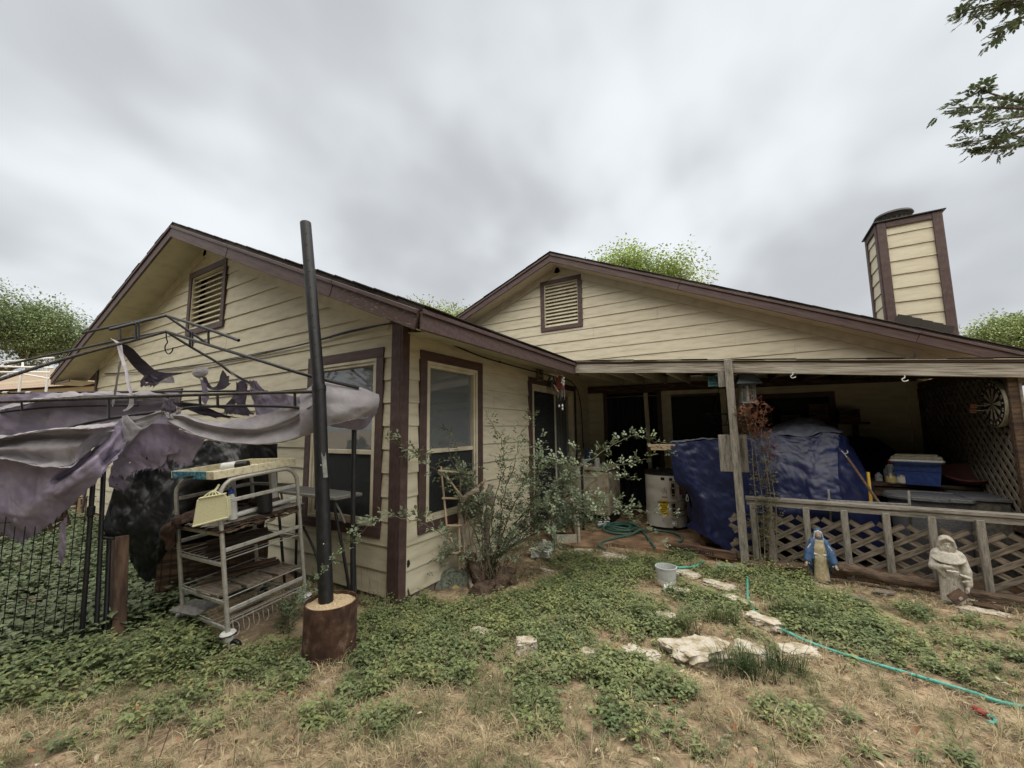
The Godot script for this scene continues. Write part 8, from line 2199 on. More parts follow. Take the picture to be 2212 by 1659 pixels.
func plants() -> void:
	chance.seed = 99
	# weeds over the yard
	var spots := []
	var tints := []
	var sizes := []
	var tries := 0
	while spots.size() < 9500 and tries < 160000:
		tries += 1
		var x := chance.randf_range(-4.9, 3.3)
		var z := chance.randf_range(-6.0, -0.4)
		if blocked(x, z):
			continue
		var v := weeds_at(x, z)
		if v < 0.44 + chance.randf() * 0.5:
			continue
		var patch := noise_a.get_noise_2d(x * 1.6 - 30.0, z * 1.6)
		spots.append(on_ground(x, z, -0.005))
		var g := chance.randf_range(0.75, 1.25)
		var yl := clampf(0.5 + patch, 0.0, 1.0)
		tints.append(Color((0.125 + 0.085 * yl) * g, (0.172 + 0.075 * yl) * g, (0.07 + 0.025 * yl) * g))
		if chance.randf() < 0.16:
			tints[-1] = tints[-1].lerp(Color(0.33, 0.33, 0.12), chance.randf_range(0.3, 0.8))
		sizes.append(chance.randf_range(0.5, 1.1) * lerpf(0.6, 1.2, clampf(v, 0.0, 1.0)) * (1.3 if x < -3.4 else 0.95))
	scatter("weeds", "green leafy weeds covering much of the yard", [sprig(9, 0.07, 0.034, 0.022, 1), sprig(11, 0.09, 0.032, 0.02, 2), sprig(8, 0.05, 0.038, 0.026, 3), sprig(12, 0.1, 0.03, 0.019, 4), sprig(14, 0.13, 0.026, 0.012, 14), sprig(6, 0.04, 0.05, 0.036, 15)], M.leaf, spots, tints, sizes, "weeds")
	# brown dying weeds between the green ones
	spots = []
	tints = []
	sizes = []
	for i in 9000:
		var x := chance.randf_range(-3.6, 3.3)
		var z := chance.randf_range(-5.45, -1.2)
		if blocked(x, z) or z > -2.2 + 0.25 * x or noise_a.get_noise_2d(x * 2.2 - 9.0, z * 2.2 + 33.0) < chance.randf() * 0.35 - 0.12:
			continue
		spots.append(on_ground(x, z, -0.005))
		var g := chance.randf_range(0.6, 1.3)
		tints.append(Color(0.2 * g, 0.155 * g, 0.105 * g))
		sizes.append(chance.randf_range(0.4, 0.9))
	scatter("dead_weeds", "brown dying weeds between the green ones", [sprig(8, 0.07, 0.024, 0.01, 11), tuft(7, 0.07, 0.003, 1.6, 12)], M.straw, spots, tints, sizes, "weeds")
	# the weedy slope beyond the wire fence
	spots = []
	tints = []
	sizes = []
	for i in 9000:
		var t := chance.randf()
		var x := -4.45 - pow(t, 1.6) * 9.0
		var z := chance.randf_range(-2.5, 1.8)
		spots.append(Vector3(x, gy(x, z) + 0.0, z))
		var g := chance.randf_range(0.8, 1.35)
		tints.append(Color(0.135 * g, 0.178 * g, 0.085 * g))
		sizes.append(chance.randf_range(0.8, 1.7))
	scatter("weeds", "pale green weeds filling the ground beyond the wire fence", [sprig(10, 0.09, 0.045, 0.034, 5), sprig(9, 0.13, 0.042, 0.032, 6), sprig(8, 0.06, 0.05, 0.036, 7)], M.leaf, spots, tints, sizes, "weeds")
	# grass: straw-coloured and green blades mixed
	spots = []
	tints = []
	sizes = []
	for i in 46000:
		var x := chance.randf_range(-4.2, 3.2)
		var z := chance.randf_range(-5.4, -0.35)
		if blocked(x, z):
			continue
		var near := clampf((z + 3.9) / 1.8, 0.0, 1.0)
		var dry := noise_a.get_noise_2d(x * 0.9 + 7.0, z * 0.9 - 3.0)
		if chance.randf() > 0.22 + 0.75 * near * clampf(0.55 + dry * 1.3, 0.1, 1.0):
			continue
		var green := clampf(0.5 + 1.6 * noise_a.get_noise_2d(x * 1.7 + 80.0, z * 1.7), 0.0, 1.0)
		var c := Color(0.5, 0.42, 0.26).lerp(Color(0.15, 0.19, 0.075), clampf(green * 1.25 - 0.35 + chance.randf_range(-0.35, 0.35), 0.0, 1.0))
		c *= chance.randf_range(0.7, 1.2)
		c.a = 1.0
		spots.append(on_ground(x, z, -0.003))
		tints.append(c)
		sizes.append(chance.randf_range(0.5, 1.15))
	scatter("dry_grass", "straw coloured and green grass in the foreground", [tuft(9, 0.085, 0.0032, 1.3, 1), tuft(7, 0.06, 0.003, 1.7, 2), tuft(11, 0.1, 0.0034, 1.0, 3), tuft(8, 0.05, 0.003, 2.1, 4)], M.straw, spots, tints, sizes, "grass")
	# tall green tufts by the stones
	var place := 0
	for p in [Vector3(-0.054, 0, -3.144), Vector3(0.102, 0, -3.288), Vector3(-0.181, 0, -3.088), Vector3(-0.542, 0, -3.537), Vector3(-0.85, 0, -3.581), Vector3(-0.298, 0, -3.801), Vector3(0.35, 0, -4.208), Vector3(0.132, 0, -4.224)]:
		var g := thing("grass_tuft", ["dark green grass tuft right of the largest path slab", "dark grass tuft in front of the flat limestone by the hose end", "grass tuft against the right side of the largest path slab", "long pale grass behind the largest path slab", "arching grass in the weeds left of the path", "long grass between the path stones and the hose", "grass growing through the hose near the weeds", "thin grass behind the limestone beside the hose"][place], "grass", p)
		var xf := []
		var ti := []
		for i in 16:
			xf.append(Transform3D(Basis(Vector3.UP, chance.randf() * TAU).scaled(Vector3.ONE * chance.randf_range(0.7, 1.3)), Vector3(chance.randf_range(-0.1, 0.1), 0, chance.randf_range(-0.06, 0.06))))
			var q := chance.randf_range(0.7, 1.3)
			ti.append(Color(0.06 * q, 0.095 * q, 0.032 * q) if place < 3 else Color(0.11 * q, 0.14 * q, 0.05 * q))
		many(g, "blades", tuft(12, 0.17, 0.0042, 0.8, 9), M.straw, xf, ti)
		place += 1
	# fallen leaves and straw
	spots = []
	tints = []
	sizes = []
	var litter := []
	for k in 3:
		var st := new_st()
		add_leaf(st, Transform3D(Basis(Vector3.RIGHT, -0.1 - 0.2 * k), Vector3(0, 0.004, -0.02)), 0.045, 0.019, [0.5, -0.3, 0.9][k])
		litter.append(done(st))
	for i in 6500:
		var x := chance.randf_range(-4.0, 3.2)
		var z := chance.randf_range(-5.4, -0.4)
		if blocked(x, z) or chance.randf() > 0.35 + 0.65 * clampf(0.4 + noise_a.get_noise_2d(x * 2.0, z * 2.0 + 60.0) * 2.0, 0.0, 1.0):
			continue
		spots.append(on_ground(x, z, 0.006 + chance.randf() * 0.02))
		var g := chance.randf_range(0.6, 1.25)
		tints.append([Color(0.42 * g, 0.33 * g, 0.21 * g), Color(0.3 * g, 0.2 * g, 0.11 * g), Color(0.5 * g, 0.43 * g, 0.31 * g), Color(0.33 * g, 0.16 * g, 0.08 * g)][0 if i % 7 < 3 else (1 if i % 7 < 5 else (2 if i % 7 == 5 else 3))])
		sizes.append(chance.randf_range(0.5, 1.1))
	scatter("leaf_litter", "fallen dry leaves strewn over the yard", litter, M.straw, spots, tints, sizes, "leaves")
	var twig := tube(curve([Vector3(-0.09, 0.006, 0), Vector3(-0.03, 0.014, 0.012), Vector3(0.03, 0.008, -0.008), Vector3(0.1, 0.012, 0.01)], 3), 0.002, 0.0012, 4)
	spots = []
	tints = []
	sizes = []
	for i in 9000:
		var x := chance.randf_range(-4.0, 3.2)
		var z := chance.randf_range(-5.4, -0.4)
		if blocked(x, z):
			continue
		spots.append(on_ground(x, z, 0.002))
		var g := chance.randf_range(0.5, 1.2)
		tints.append(Color(0.4 * g, 0.31 * g, 0.19 * g))
		sizes.append(chance.randf_range(0.4, 1.3))
	scatter("straw", "straw and thin twigs lying on the bare soil", [twig], M.straw, spots, tints, sizes, "straw")
	# clods and small stones on the bare soil
	spots = []
	tints = []
	sizes = []
	for i in 7000:
		var x := chance.randf_range(-4.0, 3.2)
		var z := chance.randf_range(-5.4, -0.4)
		if blocked(x, z):
			continue
		spots.append(on_ground(x, z, 0.0))
		var g := chance.randf_range(0.6, 1.3)
		tints.append(Color(0.27 * g, 0.21 * g, 0.145 * g) if i % 9 else Color(0.48 * g, 0.45 * g, 0.38 * g))
		sizes.append(chance.randf_range(0.3, 1.0) * chance.randf_range(0.5, 1.6))
	scatter("gravel", "crumbs of soil and small stones on the bare ground", [rock(Vector3(0.011, 0.007, 0.009), 31.0, 0.0, 0)], M.paint, spots, tints, sizes, "gravel")
	rose()
	nandina()
	small_shoots()


# five leaflets on a stalk, as on a rose
func rose_leaf(sd: int) -> Mesh:
	var r := RandomNumberGenerator.new()
	r.seed = sd
	var st := new_st()
	for k in 5:
		var z := [0.018, 0.018, 0.036, 0.036, 0.05][k] as float
		var s := [-1.0, 1.0, -1.0, 1.0, 0.0][k] as float
		add_leaf(st, Transform3D(Basis(Vector3.UP, s * 1.0) * Basis(Vector3.RIGHT, r.randf_range(-0.3, 0.4)), Vector3(s * 0.003, 0.003 * sin(k * 2.0), z)), 0.027 * r.randf_range(0.8, 1.15), 0.017, 0.35, Color(1, 1, 1) * r.randf_range(0.85, 1.15))
	return done(st)


func leaves_on(parent: Node3D, canes: Array, from: float, step: float, tint: Color, spread_out: float, size: float, mesh: Mesh, m: Material) -> void:
	var xf := []
	var ti := []
	for c in canes:
		var n: int = c.size()
		var len := 0.0
		for i in n - 1:
			var a: Vector3 = c[i]
			var b: Vector3 = c[i + 1]
			len += a.distance_to(b)
			if float(i) / n < from:
				len = 0.0
				continue
			while len > step:
				len -= step
				var d := (b - a).normalized()
				var side := Vector3(chance.randf_range(-1, 1), chance.randf_range(-0.3, 1), chance.randf_range(-1, 1)).normalized()
				var dir := (side - d * side.dot(d) * 0.6 + d * 0.3).normalized()
				var p := a.lerp(b, chance.randf()) + dir * chance.randf() * spread_out
				var bs := Basis.looking_at(-dir, Vector3(chance.randf_range(-0.3, 0.3), 1, chance.randf_range(-0.3, 0.3)))
				xf.append(Transform3D(bs.scaled_local(Vector3.ONE * size * chance.randf_range(0.6, 1.2)), p))
				var g := chance.randf_range(0.65, 1.35)
				ti.append(Color(tint.r * g, tint.g * g, tint.b * g))
	many(parent, "foliage", mesh, m, xf, ti)


func rose() -> void:
	chance.seed = 5
	var t := thing("rose_bush", "sprawling rose bush with long arching canes at the house corner", "bush")
	var base := Vector3(-2.445, 0, -3.573)
	var canes := [
		[Vector3(-2.506, 0.016, -3.633), Vector3(-2.517, 0.211, -3.484), Vector3(-2.514, 0.414, -3.225), Vector3(-2.554, 0.577, -3.064), Vector3(-2.614, 0.731, -2.833), Vector3(-2.688, 0.829, -2.601), Vector3(-2.758, 0.84, -2.442), Vector3(-2.956, 0.689, -2.286)],
		[Vector3(-2.486, 0.096, -3.634), Vector3(-2.519, 0.587, -3.434), Vector3(-2.61, 0.854, -3.346), Vector3(-2.616, 1.109, -3.133), Vector3(-2.694, 1.263, -2.951), Vector3(-2.705, 1.352, -2.816), Vector3(-2.713, 1.429, -2.685), Vector3(-2.808, 1.531, -2.498)],
		[Vector3(-2.459, 0.095, -3.65), Vector3(-2.418, 0.496, -3.622), Vector3(-2.367, 0.848, -3.607), Vector3(-2.265, 1.136, -3.63), Vector3(-2.257, 1.456, -3.593), Vector3(-2.316, 1.618, -3.538), Vector3(-2.377, 1.739, -3.486)],
		[Vector3(-2.489, 0.059, -3.754), Vector3(-2.385, 0.551, -3.752), Vector3(-2.336, 0.862, -3.74), Vector3(-2.196, 1.254, -3.772), Vector3(-2.152, 1.484, -3.769), Vector3(-2.072, 1.631, -3.797), Vector3(-2, 1.745, -3.825)],
		[Vector3(-2.469, 0.141, -3.755), Vector3(-2.241, 0.582, -3.833), Vector3(-2.012, 0.84, -4.052), Vector3(-1.716, 1.152, -4.42), Vector3(-1.49, 1.348, -4.762), Vector3(-1.295, 1.487, -5.094), Vector3(-1.17, 1.464, -5.287), Vector3(-1.05, 1.392, -5.426), Vector3(-0.901, 1.199, -5.597)],
		[Vector3(-2.469, 0.141, -3.755), Vector3(-2.209, 0.63, -3.845), Vector3(-1.91, 0.856, -3.993), Vector3(-1.796, 0.957, -4.281), Vector3(-1.571, 1.044, -4.52), Vector3(-1.357, 1.02, -4.766), Vector3(-1.249, 0.967, -4.896)],
		[Vector3(-2.426, 0.158, -3.72), Vector3(-2.189, 0.561, -3.808), Vector3(-1.892, 0.8, -3.953), Vector3(-1.663, 0.844, -4.258), Vector3(-1.434, 0.814, -4.514), Vector3(-1.261, 0.671, -4.751), Vector3(-1.075, 0.594, -4.988), Vector3(-0.864, 0.515, -5.241)],
		[Vector3(-2.382, 0.207, -3.681), Vector3(-2.099, 0.492, -3.812), Vector3(-1.852, 0.659, -4.053), Vector3(-1.583, 0.694, -4.266), Vector3(-1.38, 0.731, -4.44), Vector3(-1.27, 0.589, -4.64), Vector3(-1.141, 0.518, -4.725), Vector3(-1.046, 0.38, -4.799), Vector3(-0.919, 0.275, -4.888)],
		[Vector3(-2.22, 0.466, -3.86), Vector3(-2.052, 0.858, -3.909), Vector3(-1.973, 1.186, -3.913), Vector3(-1.933, 1.465, -3.901)],
		[Vector3(-2.115, 0.606, -4.021), Vector3(-1.831, 0.938, -4.146), Vector3(-1.714, 1.172, -4.185), Vector3(-1.654, 1.424, -4.188)],
		[Vector3(-2.415, 0.116, -3.557), Vector3(-2.542, 0.243, -3.465), Vector3(-2.671, 0.338, -3.376), Vector3(-2.783, 0.277, -3.318), Vector3(-2.894, 0.247, -3.256), Vector3(-2.937, 0.256, -2.996), Vector3(-3.017, 0.231, -2.893)],
		[Vector3(-2.417, 0.097, -3.616), Vector3(-2.291, 0.333, -3.66), Vector3(-2.017, 0.338, -3.822), Vector3(-1.771, 0.319, -3.97)],
		[Vector3(-2.439, 0.175, -3.651), Vector3(-2.518, 0.658, -3.542), Vector3(-2.608, 0.98, -3.447), Vector3(-2.737, 1.334, -3.325), Vector3(-2.736, 1.559, -3.297)],
		[Vector3(-2.44, 0.158, -3.711), Vector3(-2.263, 0.708, -3.745), Vector3(-2.073, 1.03, -3.816), Vector3(-1.864, 1.222, -3.915), Vector3(-1.721, 1.253, -3.995)],
		[Vector3(-1.959, 0.772, -4.092), Vector3(-1.583, 0.952, -4.291), Vector3(-1.351, 1.167, -4.401), Vector3(-1.173, 1.207, -4.5), Vector3(-0.967, 1.246, -4.617)],
		[Vector3(-2.473, 0.096, -3.642), Vector3(-2.501, 0.497, -3.573), Vector3(-2.508, 0.818, -3.528), Vector3(-2.602, 1.076, -3.439), Vector3(-2.704, 1.206, -3.361)],
		[Vector3(-2.435, 0.223, -3.764), Vector3(-2.106, 0.465, -3.928), Vector3(-1.79, 0.526, -4.107), Vector3(-1.617, 0.557, -4.205), Vector3(-1.499, 0.621, -4.267)],
		[Vector3(-2.401, 0.289, -3.835), Vector3(-2.094, 0.567, -3.98), Vector3(-1.795, 0.746, -4.134), Vector3(-1.609, 0.727, -4.246), Vector3(-1.402, 0.608, -4.384)]]
	var smooth := []
	for i in canes.size():
		var c: Array = canes[i]
		if c[0].y < 0.45:
			c = [base + Vector3(chance.randf_range(-0.1, 0.1), -0.02, chance.randf_range(-0.08, 0.08))] + c
		var s := curve(c, 7)
		for k in s.size():
			s[k] += Vector3(noise_a.get_noise_2d(k * 0.6, i * 9.0), noise_a.get_noise_2d(k * 0.6, i * 9.0 + 40.0), noise_a.get_noise_2d(k * 0.6, i * 9.0 + 80.0)) * 0.03
		smooth.append(s)
		part(t, "cane", tube(s, 0.0075, 0.0018, 6), M.stem if i % 3 else M.dry_stem)
	# side shoots thicken the middle of the bush
	var shoots := []
	for k in 170:
		var c: PackedVector3Array = smooth[chance.randi_range(2, smooth.size() - 1)]
		var a := c[chance.randi_range(c.size() / 4, c.size() - 2)]
		if a.distance_to(base + Vector3(0.4, 0.45, 0)) > 0.95:
			continue
		var d := Vector3(chance.randf_range(-1, 1), chance.randf_range(-0.2, 1), chance.randf_range(-0.8, 1)).normalized() * chance.randf_range(0.1, 0.3)
		shoots.append(curve([a, a + d * 0.5 + Vector3(0, 0.02, 0), a + d], 4))
	var st := new_st()
	for s in shoots:
		add_tube(st, s, 0.0025, 0.001, 5)
	part(t, "side_shoots", done(st), M.stem).set_meta("kind", "stuff")
	var dead := new_st()
	for k in 26:
		var a := base + Vector3(chance.randf_range(-0.2, 0.22), 0.0, chance.randf_range(-0.15, 0.15))
		var d := Vector3(chance.randf_range(-0.3, 0.3), chance.randf_range(0.15, 0.7), chance.randf_range(-0.2, 0.2))
		add_tube(dead, curve([a, a + d * 0.35 + Vector3(chance.randf_range(-0.05, 0.05), 0, 0.02), a + d * 0.7, a + d + Vector3(chance.randf_range(-0.1, 0.1), -0.05, 0)], 4), 0.006, 0.002, 5)
	part(t, "dead_stems", done(dead), M.dry_stem).set_meta("kind", "stuff")
	leaves_on(t, smooth, 0.28, 0.03, Color(0.2, 0.245, 0.15), 0.05, 1.4, rose_leaf(1), M.leaf)
	leaves_on(t, shoots, 0.0, 0.024, Color(0.215, 0.26, 0.165), 0.05, 1.4, rose_leaf(2), M.leaf)


func nandina() -> void:
	var t := thing("shrub", "thin upright shrub with reddish brown dead top beside the post", "shrub")
	var stems := [
		[Vector3(0.041, 0.016, -5.36), Vector3(0.058, 0.376, -5.36), Vector3(0.066, 0.832, -5.36), Vector3(0.043, 1.204, -5.36), Vector3(0.049, 1.545, -5.36), Vector3(0.079, 1.736, -5.36), Vector3(0.098, 1.9, -5.36)],
		[Vector3(0.112, 0.033, -5.34), Vector3(0.128, 0.479, -5.34), Vector3(0.145, 0.841, -5.34), Vector3(0.123, 1.208, -5.34), Vector3(0.095, 1.507, -5.34), Vector3(0.01, 1.699, -5.34), Vector3(-0.077, 1.779, -5.34)],
		[Vector3(0.151, 0.034, -5.36), Vector3(0.188, 0.66, -5.36), Vector3(0.176, 0.932, -5.36), Vector3(0.146, 1.3, -5.36), Vector3(0.109, 1.469, -5.36), Vector3(0.141, 1.696, -5.36), Vector3(0.183, 1.829, -5.36)],
		[Vector3(0.012, 0.05, -5.35), Vector3(0.005, 0.645, -5.35), Vector3(0.002, 1.09, -5.35), Vector3(0.006, 1.393, -5.35), Vector3(-0.027, 1.642, -5.35), Vector3(-0.051, 1.798, -5.35)],
		[Vector3(0.09, 0.039, -5.37), Vector3(0.117, 0.652, -5.37), Vector3(0.127, 1.02, -5.37), Vector3(0.177, 1.394, -5.37), Vector3(0.166, 1.469, -5.37)]]
	var smooth := []
	for s in stems:
		smooth.append(curve(s, 7))
		part(t, "stem", tube(smooth[-1], 0.006, 0.0015, 6), M.dry_stem)
	var low := []
	var high := []
	for s in smooth:
		low.append(s.slice(0, int(s.size() * 0.68)))
		high.append(s.slice(int(s.size() * 0.62)))
	leaves_on(t, low, 0.15, 0.016, Color(0.12, 0.115, 0.05), 0.05, 0.85, rose_leaf(3), M.leaf)
	leaves_on(t, high, 0.0, 0.0085, Color(0.19, 0.075, 0.04), 0.075, 0.9, rose_leaf(4), M.leaf)


func small_shoots() -> void:
	# loose stems that grow up at the drum and by the corner
	var v := thing("vine", "leafy light green stem climbing across the black pole behind the drum", "vine")
	var c := curve([Vector3(-3.113, 0.151, -1.853), Vector3(-3.067, 0.242, -1.868), Vector3(-2.951, 0.365, -1.863), Vector3(-2.721, 0.513, -1.804), Vector3(-2.584, 0.626, -1.777), Vector3(-2.507, 0.705, -1.79), Vector3(-2.439, 0.786, -1.819), Vector3(-2.387, 0.854, -1.899), Vector3(-2.435, 0.814, -1.934)], 6)
	part(v, "stem", tube(c, 0.003, 0.001, 5), M.stem)
	leaves_on(v, [c], 0.05, 0.02, Color(0.12, 0.16, 0.085), 0.02, 0.85, rose_leaf(5), M.leaf)
	var w := thing("seedling", "pale leafy weed seedling growing beside the drum", "weed")
	for k in 4:
		var b := Vector3(-3.22, 0, -1.971) + Vector3(0.04 * k - 0.08, 0, 0.03 * (k % 2))
		var s := curve([b, b + Vector3(-0.03, 0.1, 0), b + Vector3(-0.05 + 0.03 * k, 0.2 + 0.03 * k, 0.02)], 6)
		part(w, "stem", tube(s, 0.003, 0.001, 5), M.stem)
		leaves_on(w, [s], 0.1, 0.014, Color(0.12, 0.165, 0.085), 0.03, 1.0, rose_leaf(6), M.leaf)
	var dead := thing("dry_weed", "thin dry weed stems against the bottom siding boards", "weed")
	for k in 7:
		var b := Vector3(-2.989, 0.11, -2.6) + Vector3(0.07 * (k - 3), -0.08, 0.03)
		part(dead, "stem", tube(curve([b, b + Vector3(0.02 * (k % 3 - 1), 0.15, 0), b + Vector3(0.06 * (k % 3 - 1), 0.3 + 0.04 * (k % 2), 0.02)], 5), 0.0022, 0.001, 5), M.dry_stem)
	for k in 3:
		var p: Array = [[Vector3(-2.603, 0, -0.953), Vector3(-2.47, 0.204, -0.941), Vector3(-2.501, 0.269, -0.973), Vector3(-2.537, 0.347, -1)], [Vector3(-2.384, 0, -1.057), Vector3(-2.376, 0.111, -1.067), Vector3(-2.417, 0.193, -1.091), Vector3(-2.465, 0.264, -1.111)], [Vector3(-2.24, 0, -1.118), Vector3(-2.215, 0.071, -1.109), Vector3(-2.227, 0.117, -1.119)]][k]
		var s := thing("weed_stalk", ["thin dark weed stalk left of the other two in the foreground", "dark weed stalk with a side twig in the foreground", "short dark weed stalk in the foreground"][k], "weed")
		part(s, "stem", tube(curve(p, 5), 0.0022, 0.0012, 5), M.dry_stem)
		part(s, "seed_head", rock(Vector3(0.006, 0.009, 0.006), k * 2.0, 0.0, 0), M.red_wood, at(p[-1]))


# ---------------------------------------------------------------- trees and what stands beyond
func limb(st: SurfaceTool, a: Vector3, d: Vector3, l: float, r: float, depth: int, tips: Array) -> void:
	var b := a + d * l
	var mid := a.lerp(b, 0.5) + Vector3(chance.randf_range(-1, 1), chance.randf_range(-0.5, 0.5), chance.randf_range(-1, 1)) * l * 0.07
	add_tube(st, curve([a, mid, b], 3), r, r * 0.62, 7 if r > 0.03 else 5, 0.2)
	tips.append(b)
	if depth <= 2:
		tips.append(mid)
	if depth == 0:
		return
	for k in (3 if depth > 1 else 4):
		var ax := Vector3(chance.randf_range(-1, 1), chance.randf_range(-0.25, 0.7), chance.randf_range(-1, 1)).normalized()
		limb(st, b, (d * 0.65 + ax * 0.75).normalized(), l * chance.randf_range(0.6, 0.85), r * 0.6, depth - 1, tips)


func cluster(n: int, l: float, w: float, rad: float, sd: int) -> Mesh:
	var r := RandomNumberGenerator.new()
	r.seed = sd
	var st := new_st()
	for k in n:
		var p := Vector3(r.randf_range(-1, 1), r.randf_range(-0.8, 0.8), r.randf_range(-1, 1)) * rad
		var d := (p.normalized() + Vector3(r.randf_range(-0.7, 0.7), r.randf_range(-0.7, 0.5), r.randf_range(-0.7, 0.7))).normalized()
		var g := r.randf_range(0.7, 1.25)
		add_leaf(st, Transform3D(Basis.looking_at(-d, Vector3(r.randf_range(-0.5, 0.5), 1, r.randf_range(-0.5, 0.5))), p), l * r.randf_range(0.7, 1.2), w, 0.3, Color(g, g, g))
	return done(st)


func tree(label: String, p: Vector3, h: float, r: float, first: float, depth: int, tint: Color, leaf: float, per: int, sd: int, group := "") -> void:
	chance.seed = sd
	var t := thing("tree", label, "tree", p, group)
	var st := new_st()
	var tips := []
	part(t, "trunk", tube(curve([Vector3(0, -0.2, 0), Vector3(0.05, first * 0.5, 0), Vector3(0, first, 0.05)], 5), r, r * 0.75, 10, 0.4), M.bark)
	for k in 5:
		var a := TAU * k / 5.0 + chance.randf()
		limb(st, Vector3(0, first * chance.randf_range(0.82, 1.0), 0.03), Vector3(cos(a) * 0.75, chance.randf_range(0.5, 1.0), sin(a) * 0.75).normalized(), (h - first) * 0.36, r * 0.5, depth, tips)
	part(t, "limb", done(st), M.bark)
	var xf := []
	var ti := []
	for q in tips:
		for k in per:
			var s := leaf * 5.0
			xf.append(Transform3D(Basis(Vector3.UP, chance.randf() * TAU).scaled(Vector3.ONE * chance.randf_range(0.7, 1.3)), q + Vector3(chance.randf_range(-s, s), chance.randf_range(-s, s), chance.randf_range(-s, s))))
			var g := chance.randf_range(0.65, 1.35)
			ti.append(Color(tint.r * g, tint.g * g, tint.b * g))
	many(t, "crown", cluster(22, leaf, leaf * 0.5, leaf * 3.2, sd), M.leaf, xf, ti)


func far_things() -> void:
	tree("large dark green tree beyond the neighbour's roof on the left", Vector3(-43.956, 1.873, -3.193), 10.6, 0.3, 2.0, 4, Color(0.22, 0.29, 0.13), 0.17, 3, 3)
	tree("bright yellow-green tree behind the main gable's ridge", Vector3(-5.0, 0, -22.5), 11.4, 0.22, 8.2, 4, Color(0.4, 0.5, 0.17), 0.15, 1, 8)
	tree("small yellow-green treetop in the valley between the two gables", Vector3(-17.216, 2.411, -20.106), 7.6, 0.2, 3.5, 4, Color(0.36, 0.43, 0.18), 0.14, 2, 12)
	tree("olive green tree beyond the roof at the right edge", Vector3(14.794, 1.947, -36.759), 5.9, 0.25, 2.4, 4, Color(0.24, 0.3, 0.11), 0.15, 3, 15)
	# unseen behind the camera: a board fence and trees added to shade the patio
	for k in 6:
		tree("unseen leafy tree added behind the camera to shade the patio", Vector3(-11.0 + k * 4.2, 0, 9.5 + 1.2 * (k % 2)), 8.5 + k % 3, 0.22, 2.2, 3, Color(0.12, 0.16, 0.07), 0.3, 5, 60 + k, "unseen trees added to shade the patio")
	var bf := thing("added_board_fence", "unseen grey board fence added behind the camera to shade the patio", "fence")
	for k in 80:
		part(bf, "board", bx(0.3, 1.9, 0.02), M.grey_wood, at(Vector3(-13.0 + k * 0.31, 0.95 + 0.01 * (k % 3), 7.5)))
	# the oak whose boughs hang into the picture at the upper right
	chance.seed = 21
	var t := thing("oak_tree", "dark leaved tree with boughs hanging into the sky at upper right", "tree", Vector3(3.6, 0, -3.1))
	var o := -t.position
	part(t, "trunk", tube(curve([Vector3(0, -0.2, 0), Vector3(0.1, 1.6, 0), Vector3(0.0, 3.2, 0.0), Vector3(-0.1, 4.6, -0.1)], 5), 0.2, 0.11, 12, 0.4), M.bark)
	var st := new_st()
	var xf := []
	var ti := []
	var boughs := [
		[Vector3(0, 3.1, 0), Vector3(3.334, 4.974, -6.562) + o, Vector3(2.702, 4.813, -6.092) + o, Vector3(2.316, 4.686, -5.764) + o, Vector3(2.025, 4.56, -5.491) + o],
		[Vector3(0, 3.1, 0), Vector3(3.223, 4.803, -6.519) + o, Vector3(2.691, 4.645, -6.107) + o, Vector3(2.352, 4.51, -5.808) + o, Vector3(2.042, 4.4, -5.522) + o],
		[Vector3(0, 3.2, 0), Vector3(3.289, 5.254, -6.733) + o, Vector3(2.841, 5.119, -6.368) + o, Vector3(2.498, 5.123, -6.048) + o, Vector3(2.308, 5.175, -5.871) + o],
		[Vector3(0, 3.2, 0), Vector3(3.135, 4.977, -6.444) + o, Vector3(2.737, 4.97, -6.209) + o, Vector3(2.334, 4.908, -5.862) + o, Vector3(1.965, 4.822, -5.538) + o],
		[Vector3(0, 3.2, 0), Vector3(3.12, 4.747, -6.465) + o, Vector3(2.747, 4.602, -6.263) + o, Vector3(2.451, 4.479, -5.987) + o, Vector3(2.203, 4.413, -5.732) + o],
		[Vector3(0, 4.2, 0), Vector3(3.444, 6.564, -6.772) + o, Vector3(2.981, 6.341, -6.41) + o, Vector3(2.63, 6.298, -6.208) + o, Vector3(2.279, 6.091, -5.911) + o],
		[Vector3(0, 4.2, 0), Vector3(3.432, 6.38, -6.789) + o, Vector3(2.976, 6.269, -6.417) + o, Vector3(2.732, 6.272, -6.272) + o, Vector3(2.408, 6.031, -5.994) + o],
		[Vector3(0, 4.2, 0), Vector3(3.428, 6.318, -6.794) + o, Vector3(2.968, 6.149, -6.428) + o, Vector3(2.779, 6.043, -6.33) + o, Vector3(2.598, 5.828, -6.133) + o],
		[Vector3(0, 4.4, 0), Vector3(3.452, 6.687, -6.761) + o, Vector3(2.991, 6.485, -6.397) + o, Vector3(2.638, 6.418, -6.197) + o, Vector3(2.369, 6.219, -5.947) + o]]
	for k in boughs.size():
		var c := curve(boughs[k], 6)
		add_tube(st, c, 0.028, 0.004, 6, 0.3)
		for i in range(10, c.size()):
			for j in (4 if i > 12 else 4):
				var a := c[i] + Vector3(chance.randf_range(-1, 1), chance.randf_range(-0.7, 0.5), chance.randf_range(-1, 1)) * 0.07
				var d := ((c[i] - c[i - 1]).normalized() * 0.7 + Vector3(chance.randf_range(-1, 1), chance.randf_range(-0.9, 0.5), chance.randf_range(-1, 1))).normalized()
				xf.append(Transform3D(Basis.looking_at(-d, Vector3(0.2, 1, 0.1)).scaled_local(Vector3.ONE * chance.randf_range(0.7, 1.25)), a))
				var g := chance.randf_range(0.7, 1.3)
				ti.append(Color(0.12 * g, 0.16 * g, 0.08 * g))
	part(t, "bough", done(st), M.bark)
	var spray := new_st()
